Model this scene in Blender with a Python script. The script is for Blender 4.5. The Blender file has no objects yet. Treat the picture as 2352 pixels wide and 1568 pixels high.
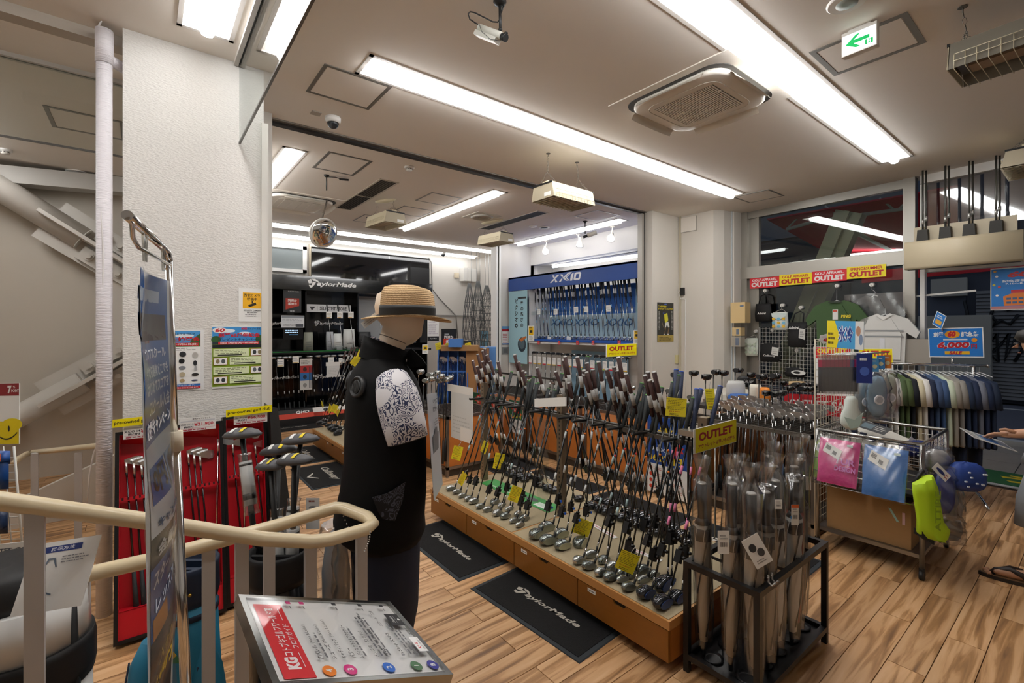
import bpy, math, random
from math import sin, cos, pi, radians as rad
from mathutils import Vector, Matrix
S = bpy.context.scene
COL = S.collection
RN = random.Random(11)
# ---------------------------------------------------------------- camera, light, exposure
F, CX, HY, H, CH = 1076.0, 1176.0, 755.0, 1.6, 3.3
AZ = math.atan((2550 - CX) / F)
FW = (cos(AZ), sin(AZ)); RT = (sin(AZ), -cos(AZ))
cam = bpy.data.cameras.new('camera'); co = bpy.data.objects.new('camera', cam); COL.objects.link(co)
cam.sensor_width = 36; cam.lens = F / 2352 * 36; cam.shift_y = (HY - 784) / 2352; cam.clip_start = .05
co.location = (0, 0, H); co.rotation_euler = (pi / 2, 0, AZ - pi / 2); S.camera = co
wd = bpy.data.worlds.new('world'); S.world = wd; wd.use_nodes = True
wd.node_tree.nodes['Background'].inputs[0].default_value = (.45, .55, .75, 1)
wd.node_tree.nodes['Background'].inputs[1].default_value = .30
S.view_settings.view_transform = 'Standard'; S.view_settings.look = 'None'
S.view_settings.gamma = 1; S.view_settings.use_curve_mapping = False
S.view_settings.exposure = 0.1
TUBE = 17.0          # radiance of the LED tubes
S.cycles.use_denoising = True; S.cycles.max_bounces = 7; S.cycles.diffuse_bounces = 4; S.cycles.glossy_bounces = 4
S.cycles.transmission_bounces = 6; S.cycles.transparent_max_bounces = 16; S.cycles.sample_clamp_indirect = 6
S.cycles.caustics_reflective = False; S.cycles.caustics_refractive = False
# ---------------------------------------------------------------- pixel -> place on a known plane
def ray(px, py):
    u = (px - CX) / F
    return Vector((FW[0] + u * RT[0], FW[1] + u * RT[1], (HY - py) / F))
O0 = Vector((0, 0, H))
def PZ(px, py, z): d = ray(px, py); return O0 + d * ((z - H) / d.z)
def PX(px, py, x): d = ray(px, py); return O0 + d * (x / d.x)
def PY(px, py, y): d = ray(px, py); return O0 + d * (y / d.y)
def PD(px, py, t): return O0 + ray(px, py) * t
# ---------------------------------------------------------------- materials
MATS = {}
def lin(c):
    return tuple((v / 12.92 if v <= .04045 else ((v + .055) / 1.055) ** 2.4) for v in c)
def M(col, rough=.5, metal=0., emit=0., alpha=1., trans=0., noise=0., nscale=40., bump=0., coat=0., spec=.5, stretch=None):
    """col is an sRGB hex string"""
    key = (col, rough, metal, emit, alpha, trans, noise, nscale, bump, coat, spec, stretch)
    if key in MATS: return MATS[key]
    c = lin([int(col[i:i + 2], 16) / 255 for i in (0, 2, 4)])
    m = bpy.data.materials.new('m_' + col); m.use_nodes = True
    nt = m.node_tree; b = nt.nodes['Principled BSDF']
    b.inputs['Base Color'].default_value = (*c, 1); b.inputs['Roughness'].default_value = rough
    b.inputs['Metallic'].default_value = metal; b.inputs['Specular IOR Level'].default_value = spec
    b.inputs['Alpha'].default_value = alpha; b.inputs['Transmission Weight'].default_value = trans
    b.inputs['Coat Weight'].default_value = coat
    if emit:
        b.inputs['Emission Color'].default_value = (*c, 1); b.inputs['Emission Strength'].default_value = emit
    if noise or bump:
        tc = nt.nodes.new('ShaderNodeTexCoord'); mp = nt.nodes.new('ShaderNodeMapping')
        n = nt.nodes.new('ShaderNodeTexNoise'); n.inputs['Scale'].default_value = nscale; n.inputs['Detail'].default_value = 4
        nt.links.new(tc.outputs['Object'], mp.inputs[0]); nt.links.new(mp.outputs[0], n.inputs['Vector'])
        if stretch: mp.inputs['Scale'].default_value = stretch
        if noise:
            mx = nt.nodes.new('ShaderNodeMix'); mx.data_type = 'RGBA'
            mx.inputs[6].default_value = (*[v * (1 - noise) for v in c], 1)
            mx.inputs[7].default_value = (*[min(1, v * (1 + noise)) for v in c], 1)
            nt.links.new(n.outputs[0], mx.inputs[0]); nt.links.new(mx.outputs[2], b.inputs['Base Color'])
        if bump:
            bp = nt.nodes.new('ShaderNodeBump'); bp.inputs['Strength'].default_value = bump; bp.inputs['Distance'].default_value = .01
            nt.links.new(n.outputs[0], bp.inputs['Height']); nt.links.new(bp.outputs[0], b.inputs['Normal'])
    MATS[key] = m
    return m
WHT = M('f2f1ee', .45); WALL = M('dad6d0', .7); CEIL = M('efe8df', .8); CREAM = M('d9ccb4', .5)
BLK = M('141414', .5); BLKG = M('0a0a0b', .12, coat=.3); DARK = M('2a2a2c', .5); GREY = M('8d8b88', .5)
CHROME = M('d5d5d5', .12, 1.); STEEL = M('9a9a98', .35, 1.); ALU = M('b9b6b0', .4, .8); DSTEEL = M('55565a', .18, 1.)
YEL = M('f5e100', .5); RED = M('d5182c', .5); BLUE = M('2a63b8', .5)
WOODO = M('a8672b', .4, noise=.12, nscale=6, stretch=(1, 1, 8)); CARD = M('a07a4e', .8, noise=.05)
def glass(name, col=(1, 1, 1), rough=0., alpha=.12):
    """thin pane: mostly clear, mirror-like at grazing angles"""
    m = bpy.data.materials.new(name); m.use_nodes = True; nt = m.node_tree; nt.nodes.clear()
    o = nt.nodes.new('ShaderNodeOutputMaterial'); t = nt.nodes.new('ShaderNodeBsdfTransparent'); t.inputs[0].default_value = (*col, 1)
    g = nt.nodes.new('ShaderNodeBsdfGlossy'); g.inputs['Roughness'].default_value = rough
    lw = nt.nodes.new('ShaderNodeLayerWeight'); lw.inputs[0].default_value = .5
    pw = nt.nodes.new('ShaderNodeMath'); pw.operation = 'POWER'; pw.inputs[1].default_value = 5
    sc = nt.nodes.new('ShaderNodeMath'); sc.operation = 'MULTIPLY_ADD'; sc.inputs[1].default_value = .9; sc.inputs[2].default_value = .05
    nt.links.new(lw.outputs['Facing'], pw.inputs[0]); nt.links.new(pw.outputs[0], sc.inputs[0]); fr = sc
    ad = nt.nodes.new('ShaderNodeMath'); ad.operation = 'ADD'; ad.use_clamp = True; ad.inputs[1].default_value = alpha
    mx = nt.nodes.new('ShaderNodeMixShader')
    nt.links.new(fr.outputs[0], ad.inputs[0]); nt.links.new(ad.outputs[0], mx.inputs[0]); nt.links.new(t.outputs[0], mx.inputs[1])
    nt.links.new(g.outputs[0], mx.inputs[2]); nt.links.new(mx.outputs[0], o.inputs[0])
    return m
GLASS = glass('window_glass', (.82, .88, .87), 0, .0); GLASSC = glass('curtain_glass', (.93, .96, .95), 0, .0)
FILM = glass('plastic_film', (.9, .9, .9), .22, .13)
# ---------------------------------------------------------------- mesh builder
def frame(p, q):
    d = (q - p).normalized(); a = Vector((0, 0, 1)) if abs(d.z) < .9 else Vector((1, 0, 0))
    x = d.cross(a).normalized(); return x, x.cross(d), d
class MB:
    def __init__(s, m=None): s.v = []; s.f = []; s.mi = []; s.ms = []; s.k = 0; s.sm = []; s.smooth = False; s.use(m or WHT)
    def use(s, m):
        if m not in s.ms: s.ms.append(m)
        s.k = s.ms.index(m); return s
    def face(s, ids): s.f.append(ids); s.mi.append(s.k); s.sm.append(s.smooth)
    def add(s, vs): n = len(s.v); s.v += [Vector(p) for p in vs]; return n
    def poly(s, vs): n = s.add(vs); s.face(tuple(range(n, n + len(vs)))); return s
    def hexa(s, b, t):
        n = s.add(list(b) + list(t))
        for f in ((3, 2, 1, 0), (4, 5, 6, 7), (0, 1, 5, 4), (1, 2, 6, 5), (2, 3, 7, 6), (3, 0, 4, 7)): s.face(tuple(n + i for i in f))
        return s
    def box(s, x0, y0, z0, x1, y1, z1):
        return s.hexa([(x0, y0, z0), (x1, y0, z0), (x1, y1, z0), (x0, y1, z0)], [(x0, y0, z1), (x1, y0, z1), (x1, y1, z1), (x0, y1, z1)])
    def obox(s, c, ax, ay, az):
        """oriented box: centre and three half-extent vectors"""
        c, ax, ay, az = Vector(c), Vector(ax), Vector(ay), Vector(az)
        return s.hexa([c - ax - ay - az, c + ax - ay - az, c + ax + ay - az, c - ax + ay - az], [c - ax - ay + az, c + ax - ay + az, c + ax + ay + az, c - ax + ay + az])
    def bar(s, p, q, w, h=None):
        p, q = Vector(p), Vector(q); x, y, d = frame(p, q); h = h or w
        return s.obox((p + q) / 2, x * w / 2, y * h / 2, (q - p) / 2)
    def ring(s, c, x, y, r, n, ry=None):
        ry = ry or r
        return s.add([c + x * (r * cos(2 * pi * i / n)) + y * (ry * sin(2 * pi * i / n)) for i in range(n)])
    def cyl(s, p, q, r, r2=None, n=10, cap=True):
        p, q = Vector(p), Vector(q); x, y, d = frame(p, q); r2 = r if r2 is None else r2; sm = s.smooth
        a = s.ring(p, x, y, r, n); b = s.ring(q, x, y, r2, n); s.smooth = True
        for i in range(n): s.face((a + i, a + (i + 1) % n, b + (i + 1) % n, b + i))
        s.smooth = sm
        if cap: s.face(tuple(a + n - 1 - i for i in range(n))); s.face(tuple(b + i for i in range(n)))
        return s
    def tube(s, pts, r, n=8, closed=False, ry=None):
        pts = [Vector(p) for p in pts]; L = len(pts); rings = []; up = None
        for i, p in enumerate(pts):
            d = (pts[(i + 1) % L] - pts[i - 1]) if closed else (pts[min(i + 1, L - 1)] - pts[max(i - 1, 0)])
            if d.length < 1e-9: d = Vector((0, 0, 1))
            d.normalize()
            if up is None: x, y, _ = frame(Vector((0, 0, 0)), d); up = y
            x = d.cross(up); x = x.normalized() if x.length > 1e-4 else frame(Vector((0, 0, 0)), d)[0]
            y = x.cross(d); up = y; rr = r[i] if isinstance(r, (list, tuple)) else r
            rings.append(s.ring(p, x, y, rr, n, (ry[i] if isinstance(ry, (list, tuple)) else ry)))
        sm = s.smooth; s.smooth = True
        for i in range(L if closed else L - 1):
            a, b = rings[i], rings[(i + 1) % L]
            for j in range(n): s.face((a + j, a + (j + 1) % n, b + (j + 1) % n, b + j))
        s.smooth = sm
        if not closed: s.face(tuple(rings[0] + n - 1 - j for j in range(n))); s.face(tuple(rings[-1] + j for j in range(n)))
        return s
    def loft(s, rings, cap=True, closed=True):
        """rings: lists of points of equal length"""
        ids = [s.add(r) for r in rings]; n = len(rings[0]); sm = s.smooth; s.smooth = True
        for a, b in zip(ids, ids[1:]):
            for j in range(n if closed else n - 1): s.face((a + j, a + (j + 1) % n, b + (j + 1) % n, b + j))
        s.smooth = sm
        if cap and closed: s.face(tuple(ids[0] + n - 1 - j for j in range(n))); s.face(tuple(ids[-1] + j for j in range(n)))
        return s
    def lathe(s, prof, c=(0, 0, 0), n=16, sx=1., sy=1.):
        c = Vector(c)
        return s.loft([[c + Vector((r * sx * cos(2 * pi * i / n), r * sy * sin(2 * pi * i / n), z)) for i in range(n)] for r, z in prof])
    def ball(s, c, rx, ry=None, rz=None, n=10, m=7):
        ry = ry or rx; rz = rz or rx; c = Vector(c)
        return s.loft([[c + Vector((rx * sin(t) * cos(2 * pi * i / n), ry * sin(t) * sin(2 * pi * i / n), -rz * cos(t))) for i in range(n)] for t in [pi * (k + .02) / (m + .04) for k in range(m + 1)]])
    def prism(s, pts, off):
        off = Vector(off); pts = [Vector(p) for p in pts]; n = len(pts); a = s.add(pts); b = s.add([p + off for p in pts])
        s.face(tuple(a + n - 1 - i for i in range(n))); s.face(tuple(b + i for i in range(n)))
        for i in range(n): s.face((a + i, a + (i + 1) % n, b + (i + 1) % n, b + i))
        return s
    def grid(s, fn, nu, nv, thick=0):
        a = s.add([fn(i / nu, j / nv) for j in range(nv + 1) for i in range(nu + 1)]); sm = s.smooth; s.smooth = True
        for j in range(nv):
            for i in range(nu): k = a + j * (nu + 1) + i; s.face((k, k + 1, k + nu + 2, k + nu + 1))
        s.smooth = sm; return s
    def mesh(s, name, inv=None):
        me = bpy.data.meshes.new(name); vs = [inv @ p for p in s.v] if inv else s.v
        me.from_pydata([tuple(p) for p in vs], [], s.f)
        for m in s.ms: me.materials.append(m)
        me.polygons.foreach_set('material_index', s.mi); me.polygons.foreach_set('use_smooth', s.sm); me.update()
        return me
    def build(s, name, parent=None, local=False, **kw):
        """vertices are in world space unless local"""
        inv = None
        if parent is not None and not local: inv = wmat(parent).inverted()
        o = bpy.data.objects.new(name, s.mesh(name, inv)); COL.objects.link(o); o.parent = parent
        return tag(o, **kw)
def wmat(o):
    m = o.matrix_basis.copy()
    while o.parent: o = o.parent; m = o.matrix_basis @ m
    return m
def tag(o, label=None, cat=None, group=None, kind=None):
    for k, v in (('label', label), ('category', cat), ('group', group), ('kind', kind)):
        if v: o[k] = v
    return o
def T(name, label, cat, loc=(0, 0, 0), rz=0., group=None, kind=None):
    o = bpy.data.objects.new(name, None); o.empty_display_size = .05; COL.objects.link(o)
    o.location = loc; o.rotation_euler = (0, 0, rz)
    return tag(o, label, cat, group, kind)
KIDS = {}
def kids(o):
    return [c for c in bpy.data.objects if c.parent == o]
def dup(o, parent=None, ks=None):
    c = o.copy(); COL.objects.link(c); c.parent = parent
    for ch, sub in (ks if ks is not None else tree(o)): dup(ch, c, sub)
    return c
def tree(o): return [(c, tree(c)) for c in kids(o)]
ORD = 'first second third fourth fifth sixth seventh eighth ninth tenth eleventh twelfth thirteenth fourteenth fifteenth sixteenth seventeenth eighteenth nineteenth twentieth'.split()
TENS = {2: 'twenty', 3: 'thirty', 4: 'forty', 5: 'fifty', 6: 'sixty', 7: 'seventy'}
def ordn(i):
    i += 1
    if i <= 20: return ORD[i - 1]
    t, u = divmod(i, 10)
    return TENS[t] + '-' + ORD[u - 1] if u else TENS[t][:-1] + 'ieth'
# ---------------------------------------------------------------- flat print (lettering and pictures on a real panel)
TXC = {}
def text2d(t, bold=0., shear=0.):
    key = (t, bold, shear)
    if key not in TXC:
        c = bpy.data.curves.new('t', 'FONT'); c.body = t; c.resolution_u = 2; c.offset = bold; c.shear = shear; c.fill_mode = 'FRONT'
        o = bpy.data.objects.new('t', c); m = o.to_mesh()
        vs = [(v.co.x, v.co.y) for v in m.vertices]; fs = [tuple(p.vertices) for p in m.polygons]
        o.to_mesh_clear(); bpy.data.objects.remove(o); bpy.data.curves.remove(c)
        if not vs: vs = [(0, 0), (1, 1)]
        TXC[key] = (vs, fs, min(v[0] for v in vs), max(v[0] for v in vs), min(v[1] for v in vs), max(v[1] for v in vs))
    return TXC[key]
class PR:
    """flat print laid on a panel: origin o (lower left, world), u right, v up; everything sits a fraction of a millimetre proud"""
    def __init__(s, o, u, v, W, Hh, lift=.0006):
        s.o = Vector(o); s.u = Vector(u).normalized(); s.v = Vector(v).normalized(); s.W = W; s.H = Hh
        s.n = s.u.cross(s.v); s.l = lift; s.mb = MB(); s.mb.ms = []
    def P(s, x, y): return s.o + s.u * (x * s.W) + s.v * (y * s.H) + s.n * s.l
    def mat(s, c): s.mb.use(c if not isinstance(c, str) else M(c, .5))
    def step(s): s.l += .00022
    def poly(s, pts, c): s.mat(c); s.mb.poly([s.P(x, y) for x, y in pts]); s.step(); return s
    def rect(s, x0, y0, x1, y1, c): return s.poly([(x0, y0), (x1, y0), (x1, y1), (x0, y1)], c)
    def ell(s, x, y, rx, ry, c, n=16): return s.poly([(x + rx * cos(2 * pi * i / n), y + ry * sin(2 * pi * i / n)) for i in range(n)], c)
    def text(s, t, x, y, h, c, w=None, bold=.0, shear=0., al='c', rot=0):
        """box centre (or left/right edge) x, centre y, height h and width w as fractions of the panel"""
        vs, fs, x0, x1, y0, y1 = text2d(t, bold, shear); s.mat(c)
        sy = h * s.H / max(y1 - y0, .3); sx = (w * s.W / (x1 - x0)) if w else sy; ww = (x1 - x0) * sx
        ox = {'c': -ww / 2, 'l': 0, 'r': -ww}[al]; base = s.o + s.u * (x * s.W) + s.v * (y * s.H) + s.n * s.l
        cr, sr = cos(rot), sin(rot); n = len(s.mb.v)
        for a, b in vs:
            p, q = ox + (a - x0) * sx, (b - (y0 + y1) / 2) * sy
            s.mb.v.append(base + s.u * (p * cr - q * sr) + s.v * (p * sr + q * cr))
        for f in fs: s.mb.face(tuple(n + i for i in f))
        s.step(); return s
    def lines(s, x0, y0, x1, y1, n, c, fill=.5, seed=1):
        """small print too fine to read: thin dashes"""
        r = random.Random(seed); s.mat(c); dy = (y1 - y0) / n
        for i in range(n):
            y = y1 - dy * (i + .5); x = x0; xe = x0 + (x1 - x0) * r.uniform(.7, 1)
            while x < xe:
                w = min((x1 - x0) * r.uniform(.05, .16), xe - x); hh = dy * fill / 2
                s.mb.poly([s.P(a, b) for a, b in ((x, y - hh), (x + w, y - hh), (x + w, y + hh), (x, y + hh))]); x += w + (x1 - x0) * .03
        s.step(); return s
    def build(s, name='print', parent=None, **kw):
        return s.mb.build(name, parent, **kw)
def panel(name, label, cat, o, u, v, W, Hh, mat, th=.002, group=None, parent=None):
    """thin rigid sheet with a print on it; returns (thing, PR)"""
    o, u, v = Vector(o), Vector(u).normalized(), Vector(v).normalized(); n = u.cross(v)
    mb = MB(mat); mb.obox(o + u * W / 2 + v * Hh / 2 - n * th / 2, u * W / 2, v * Hh / 2, n * th / 2)
    if parent is None:
        t = T(name, label, cat, o, group=group); mb.build('sheet', t)
    else: t = mb.build(name, parent)
    return t, PR(o, u, v, W, Hh)
def quadpanel(name, label, cat, tl, tr, br, bl, mat, th=.002, group=None):
    """sheet through four measured corners (made planar and rectangular from tl, tr and bl)"""
    tl, tr, bl = Vector(tl), Vector(tr), Vector(bl); u = (tr - tl); W = u.length; u.normalize()
    v = (tl - bl); v -= u * v.dot(u); Hh = v.length
    return panel(name, label, cat, tl - v, u, v, W, Hh, mat, th, group)
UX, UY, UZ = Vector((1, 0, 0)), Vector((0, 1, 0)), Vector((0, 0, 1))
# ================================================================ THE SETTING
def struct(name, mb, parent=None): return mb.build(name, parent, kind='structure')
def PW(px, py, off=0.):
    """point on the window wall's inner plane (off: metres into the room)"""
    d = ray(px, py); return O0 + d * ((6.7475 - off) / (d.x - .0644 * d.y))
def WX(y): return 6.7475 + .0644 * y
def pixof(p):
    t = p[0] * FW[0] + p[1] * FW[1]; r = p[0] * RT[0] + p[1] * RT[1]
    return (CX + F * r / t, HY - F * (p[2] - H) / t, t) if t > .2 else (-9e3, -9e3, t)
# --- floor of loose-lay planks
def plank_mat(i):
    m = bpy.data.materials.new('plank_wood'); m.use_nodes = True; nt = m.node_tree; b = nt.nodes['Principled BSDF']
    tc = nt.nodes.new('ShaderNodeTexCoord'); oi = nt.nodes.new('ShaderNodeObjectInfo'); va = nt.nodes.new('ShaderNodeVectorMath'); va.operation = 'ADD'
    sc = nt.nodes.new('ShaderNodeVectorMath'); sc.operation = 'SCALE'; sc.inputs['Scale'].default_value = 40
    cb = nt.nodes.new('ShaderNodeCombineXYZ')
    for k in range(3): nt.links.new(oi.outputs['Random'], cb.inputs[k])
    nt.links.new(cb.outputs[0], sc.inputs[0]); nt.links.new(tc.outputs['Object'], va.inputs[0]); nt.links.new(sc.outputs[0], va.inputs[1])
    mp = nt.nodes.new('ShaderNodeMapping'); mp.inputs['Scale'].default_value = (1.0, 13, 1); mp.inputs['Location'].default_value = (i * 7.3, i * 3.1, 0)
    mp.inputs['Rotation'].default_value = (0, 0, .03)
    n = nt.nodes.new('ShaderNodeTexNoise'); n.inputs['Scale'].default_value = 1.7; n.inputs['Detail'].default_value = 6; n.inputs['Distortion'].default_value = .7
    nt.links.new(va.outputs[0], mp.inputs[0]); nt.links.new(mp.outputs[0], n.inputs['Vector'])
    cr = nt.nodes.new('ShaderNodeValToRGB'); e = cr.color_ramp.elements
    k = (1.0, .93, 1.07, .97, 1.03, .9)[i]
    def c(h): return (*[v * k for v in lin([int(h[j:j + 2], 16) / 255 for j in (0, 2, 4)])], 1)
    e[0].position = .28; e[0].color = c('7d5a3c'); e[1].position = .70; e[1].color = c('dcb488')
    for p, h in ((.44, 'b08355'), (.52, 'cfa274')): x = e.new(p); x.color = c(h)
    nt.links.new(n.outputs[0], cr.inputs[0]); nt.links.new(cr.outputs[0], b.inputs['Base Color'])
    b.inputs['Roughness'].default_value = .42
    return m
PLK = [plank_mat(i) for i in range(6)]
floor = struct('floor', MB(M('4a3422', .7)).box(-3.4, -2.4, -.06, 6.84, 9.8, -.006))
PW_, PL_ = .1445, .915; cells = []
for r in range(-16, 67):
    for k in range(-4, 8):
        x = 1.455 + (k + (.5 if r % 2 else 0)) * PL_; y = 2.257 - .1445 + r * PW_
        x0, x1 = max(x, -3.2), min(x + PL_, WX(y) - .02)
        if x1 - x0 < .06 or y < -2.2 or y > 9.5: continue
        q = [pixof((a, b, 0)) for a in (x0, (x0 + x1) / 2, x1) for b in (y, y + PW_)]
        vis = any(-40 < a[0] < 2392 and 700 < a[1] < 1610 for a in q)
        cells.append((0 if vis else 1, math.hypot((x0 + x1) / 2, y), x0, x1, y))
cells.sort(); plmesh = {}
stuff = MB(PLK[0]); stuff.ms = list(PLK); npl = 0
for vis, d, x0, x1, y in cells:
    i = RN.randrange(6); g = .0012
    if npl < 290 and not vis:
        key = (i, round(x1 - x0, 3))
        if key not in plmesh:
            w = x1 - x0; mb = MB(PLK[i]); a, b, c, e = g, g, w - g, PW_ - g
            mb.hexa([(a, b, -.005), (c, b, -.005), (c, e, -.005), (a, e, -.005)], [(a + .0008, b + .0008, 0), (c - .0008, b + .0008, 0), (c - .0008, e - .0008, 0), (a + .0008, e - .0008, 0)])
            plmesh[key] = mb.mesh('plank')
        o = bpy.data.objects.new('plank', plmesh[key]); COL.objects.link(o); o.parent = floor; o.location = (x0, y, 0); npl += 1
    else:
        stuff.k = i; stuff.box(x0 + g, y + g, -.005, x1 - g, y + PW_ - g, 0)
stuff.build('planks', floor, kind='stuff')
# --- ceiling, with real recesses cut for the troughs
TRO = []          # (x0, y0, x1, y1)
def trough(x0, y0, x1, y1): TRO.append((x0, y0, x1, y1))
pz = lambda x, y: PZ(x, y, CH)
trough(pz(834, 150).x, 2.83, pz(1722, 440).x, 3.08)
trough(-.3, 1.20, pz(2085, 360).x, 1.45)
trough(.15, 1.1, .40, 3.2)
trough(1.02, 4.75, 1.22, 7.0)
ye = [pz(932, 523), pz(1138, 443)]; trough(ye[1].x - .1, ye[1].y - .1, ye[1].x + .1, ye[0].y + .1)
yf = [pz(1195, 558), pz(1420, 506)]; trough(yf[1].x - .1, yf[1].y - .1, yf[1].x + .1, yf[0].y + .1)
trough(-1.9, 1.3, -1.65, 3.9); trough(-1.45, 4.4, -1.2, 6.5)  # stairwell troughs out of view, added to brighten the stair wall
yg = pz(617, 512); yh = pz(617, 535)
trough(1.0, yg.y - .1, 6.3, yg.y + .1); trough(1.0, yh.y - .1, 6.15, yh.y + .1)
xs = sorted({-3.4, 7.0} | {v for t in TRO for v in (t[0], t[2])}); ys = sorted({-2.4, 9.8} | {v for t in TRO for v in (t[1], t[3])})
mb = MB(CEIL)
for x0, x1 in zip(xs, xs[1:]):
    for y0, y1 in zip(ys, ys[1:]):
        cx, cy = (x0 + x1) / 2, (y0 + y1) / 2
        if not any(t[0] < cx < t[2] and t[1] < cy < t[3] for t in TRO): mb.poly([(x0, y0, CH), (x0, y1, CH), (x1, y1, CH), (x1, y0, CH)])
mb.box(-3.4, -2.4, CH + .08, 7.0, 9.8, CH + .12); ceiling = struct('ceiling', mb)
LAMP = M('ffffff', .4, emit=TUBE)
TRM = M('cfcac4', .45)
LAMP2 = M('fefefe', .4, emit=TUBE * .42); LAMP3 = M('fffffe', .4, emit=TUBE * .65)
def light(k, label, splits=1, w=.075, lamp=None):
    x0, y0, x1, y1 = TRO[k]; ax = 0 if (x1 - x0) > (y1 - y0) else 1
    t = T('ceiling_light', label, 'light', ((x0 + x1) / 2, (y0 + y1) / 2, CH), group='recessed tube lights')
    mb = MB(TRM); e = .012; zb = CH + .07
    for a, b, c, d in ((x0 - e, y0 - e, x1 + e, y0 + e), (x0 - e, y1 - e, x1 + e, y1 + e), (x0 - e, y0 - e, x0 + e, y1 + e), (x1 - e, y0 - e, x1 + e, y1 + e)): mb.box(a, b, CH - .006, c, d, CH + .004)
    # sloping reflector sides and the base plate
    g = .004; X0, X1, Y0, Y1 = x0 + g, x1 - g, y0 + g, y1 - g; i = .06
    lo = [(X0, Y0, CH + .002), (X1, Y0, CH + .002), (X1, Y1, CH + .002), (X0, Y1, CH + .002)]
    ii = [(X0 + i, Y0 + i, zb), (X1 - i, Y0 + i, zb), (X1 - i, Y1 - i, zb), (X0 + i, Y1 - i, zb)]
    for a in range(4): mb.poly([lo[a], ii[a], ii[(a + 1) % 4], lo[(a + 1) % 4]])
    mb.poly(ii[::-1]); mb.build('housing', t)
    a0, a1 = (x0, x1) if ax == 0 else (y0, y1); a0 += .05; a1 -= .05; c = (y0 + y1) / 2 if ax == 0 else (x0 + x1) / 2
    for s in range(splits):
        p, q = a0 + (a1 - a0) * s / splits + .006, a0 + (a1 - a0) * (s + 1) / splits - .006
        V = (lambda u, z: Vector((u, c, z))) if ax == 0 else (lambda u, z: Vector((c, u, z)))
        sd = UY if ax == 0 else UX; prof = [(-w / 2, zb), (-w / 2, CH - .028), (-w * .33, CH - .05), (0, CH - .056), (w * .33, CH - .05), (w / 2, CH - .028), (w / 2, zb)]
        mb = MB(lamp or LAMP); mb.loft([[V(u, z) + sd * b for b, z in prof] for u in (p, q)]); mb.build('diffuser', t)
light(0, 'long white tube light running above the mannequin to the right wall', 2)
light(1, 'long white tube light crossing the upper right corner past the air conditioner', 3)
light(2, 'short tube light at the top left beside the white pillar')
light(3, 'tube light cut off by the pillar, above the left end of the back room', 2, .075, LAMP3)
light(4, 'slanting tube light in the middle of the back room ceiling', 1, .06, LAMP3)
light(5, 'tube light above the blue club wall, near its spotlights', 1, .05, LAMP3)
light(6, 'added unseen stairwell tube light on the near side of the glass curtain', 2)
light(7, 'added unseen stairwell tube light beyond the glass curtain', 2)
light(8, 'front one of the two parallel tube lights along the back wall', 3, .05, LAMP2)
light(9, 'rear one of the two parallel tube lights along the back wall', 3, .05, LAMP2)
# --- walls
TEXW = M('dedbd6', .75, bump=.5, nscale=55, stretch=(1, 1, 2.6)); BEIGE = M('cfc7bb', .8)
struct('wall_pillar', MB(TEXW).box(-.10, 3.44, 0, .615, 4.08, CH))
mb = MB(M('d8d4cd', .5)); mb.box(.60, 3.425, 0, .64, 4.1, 2.95); mb.box(.64, 4.08, 0, .79, 4.26, CH); struct('trim_1', mb)
struct('wall_back', MB(WALL).box(.7, 9.5, 0, 6.4, 9.62, CH))
mb = MB(WALL); mb.box(6.34, 7.46, 0, 6.44, 9.5, 2.66); mb.box(6.34, 7.46, 2.66, 6.44, 9.5, CH); struct('wall_right', mb)
struct('wall_partition', MB(WALL).box(5.47, 7.46, 0, 6.44, 7.56, CH))
mb = MB(WALL); mb.box(6.34, 4.28, 2.92, 6.42, 7.46, CH); mb.box(6.42, 4.28, 2.92, 6.95, 7.46, 3.0); mb.box(6.34, 4.28, 0, 6.42, 7.46, 2.3); mb.box(6.9, 4.28, 2.2, 6.96, 7.46, 3.0); mb.box(6.42, 4.28, 2.2, 6.9, 4.34, 3.0); mb.box(6.42, 7.4, 2.2, 6.9, 7.46, 3.0); struct('wall_alcove', mb)
fp = [(5.74, 4.06), (6.40, 4.06), (6.40, 3.50), (6.55, 3.42), (6.70, 3.40), (6.72, 3.36), (6.99, 3.33), (7.1, 4.4), (5.74, 4.26)]
struct('wall_front', MB(M('dcd6cc', .7)).prism([(x, y, 0) for x, y in fp], (0, 0, CH)))
struct('wall_left', MB(BEIGE).box(-3.5, -2.4, 0, -3.38, 7.2, CH))
struct('wall_stair', MB(BEIGE).box(-3.4, 7.1, 0, .85, 7.2, CH))
struct('wall_inner', MB(WALL).box(.72, 4.26, 0, .79, 9.5, CH))
struct('wall_near', MB(WALL).box(-3.4, -2.5, 0, 6.4, -2.4, CH))
# shutter guides and the ceiling track between the two rooms
mb = MB(M('3a3634', .35, .6)); mb.box(.79, 4.19, CH - .03, 5.74, 4.25, CH + .002); mb.use(M('8a857d', .4, .6)); mb.box(.79, 4.15, CH - .012, 5.74, 4.19, CH + .002); mb.box(.79, 4.25, CH - .012, 5.74, 4.29, CH + .002)
struct('trim_2', mb)
mb = MB(BLK); mb.box(5.70, 4.18, 0, 5.74, 4.24, CH - .03); mb.use(ALU); mb.box(5.655, 4.17, 0, 5.70, 4.25, CH - .03); struct('trim_3', mb)
mb = MB(WHT); mb.box(5.42, 7.42, 0, 5.455, 7.6, CH); mb.box(5.48, 7.40, 0, 5.52, 7.46, CH); mb.use(DARK); mb.box(5.455, 7.42, 0, 5.48, 7.5, CH); struct('trim_4', mb)
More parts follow.
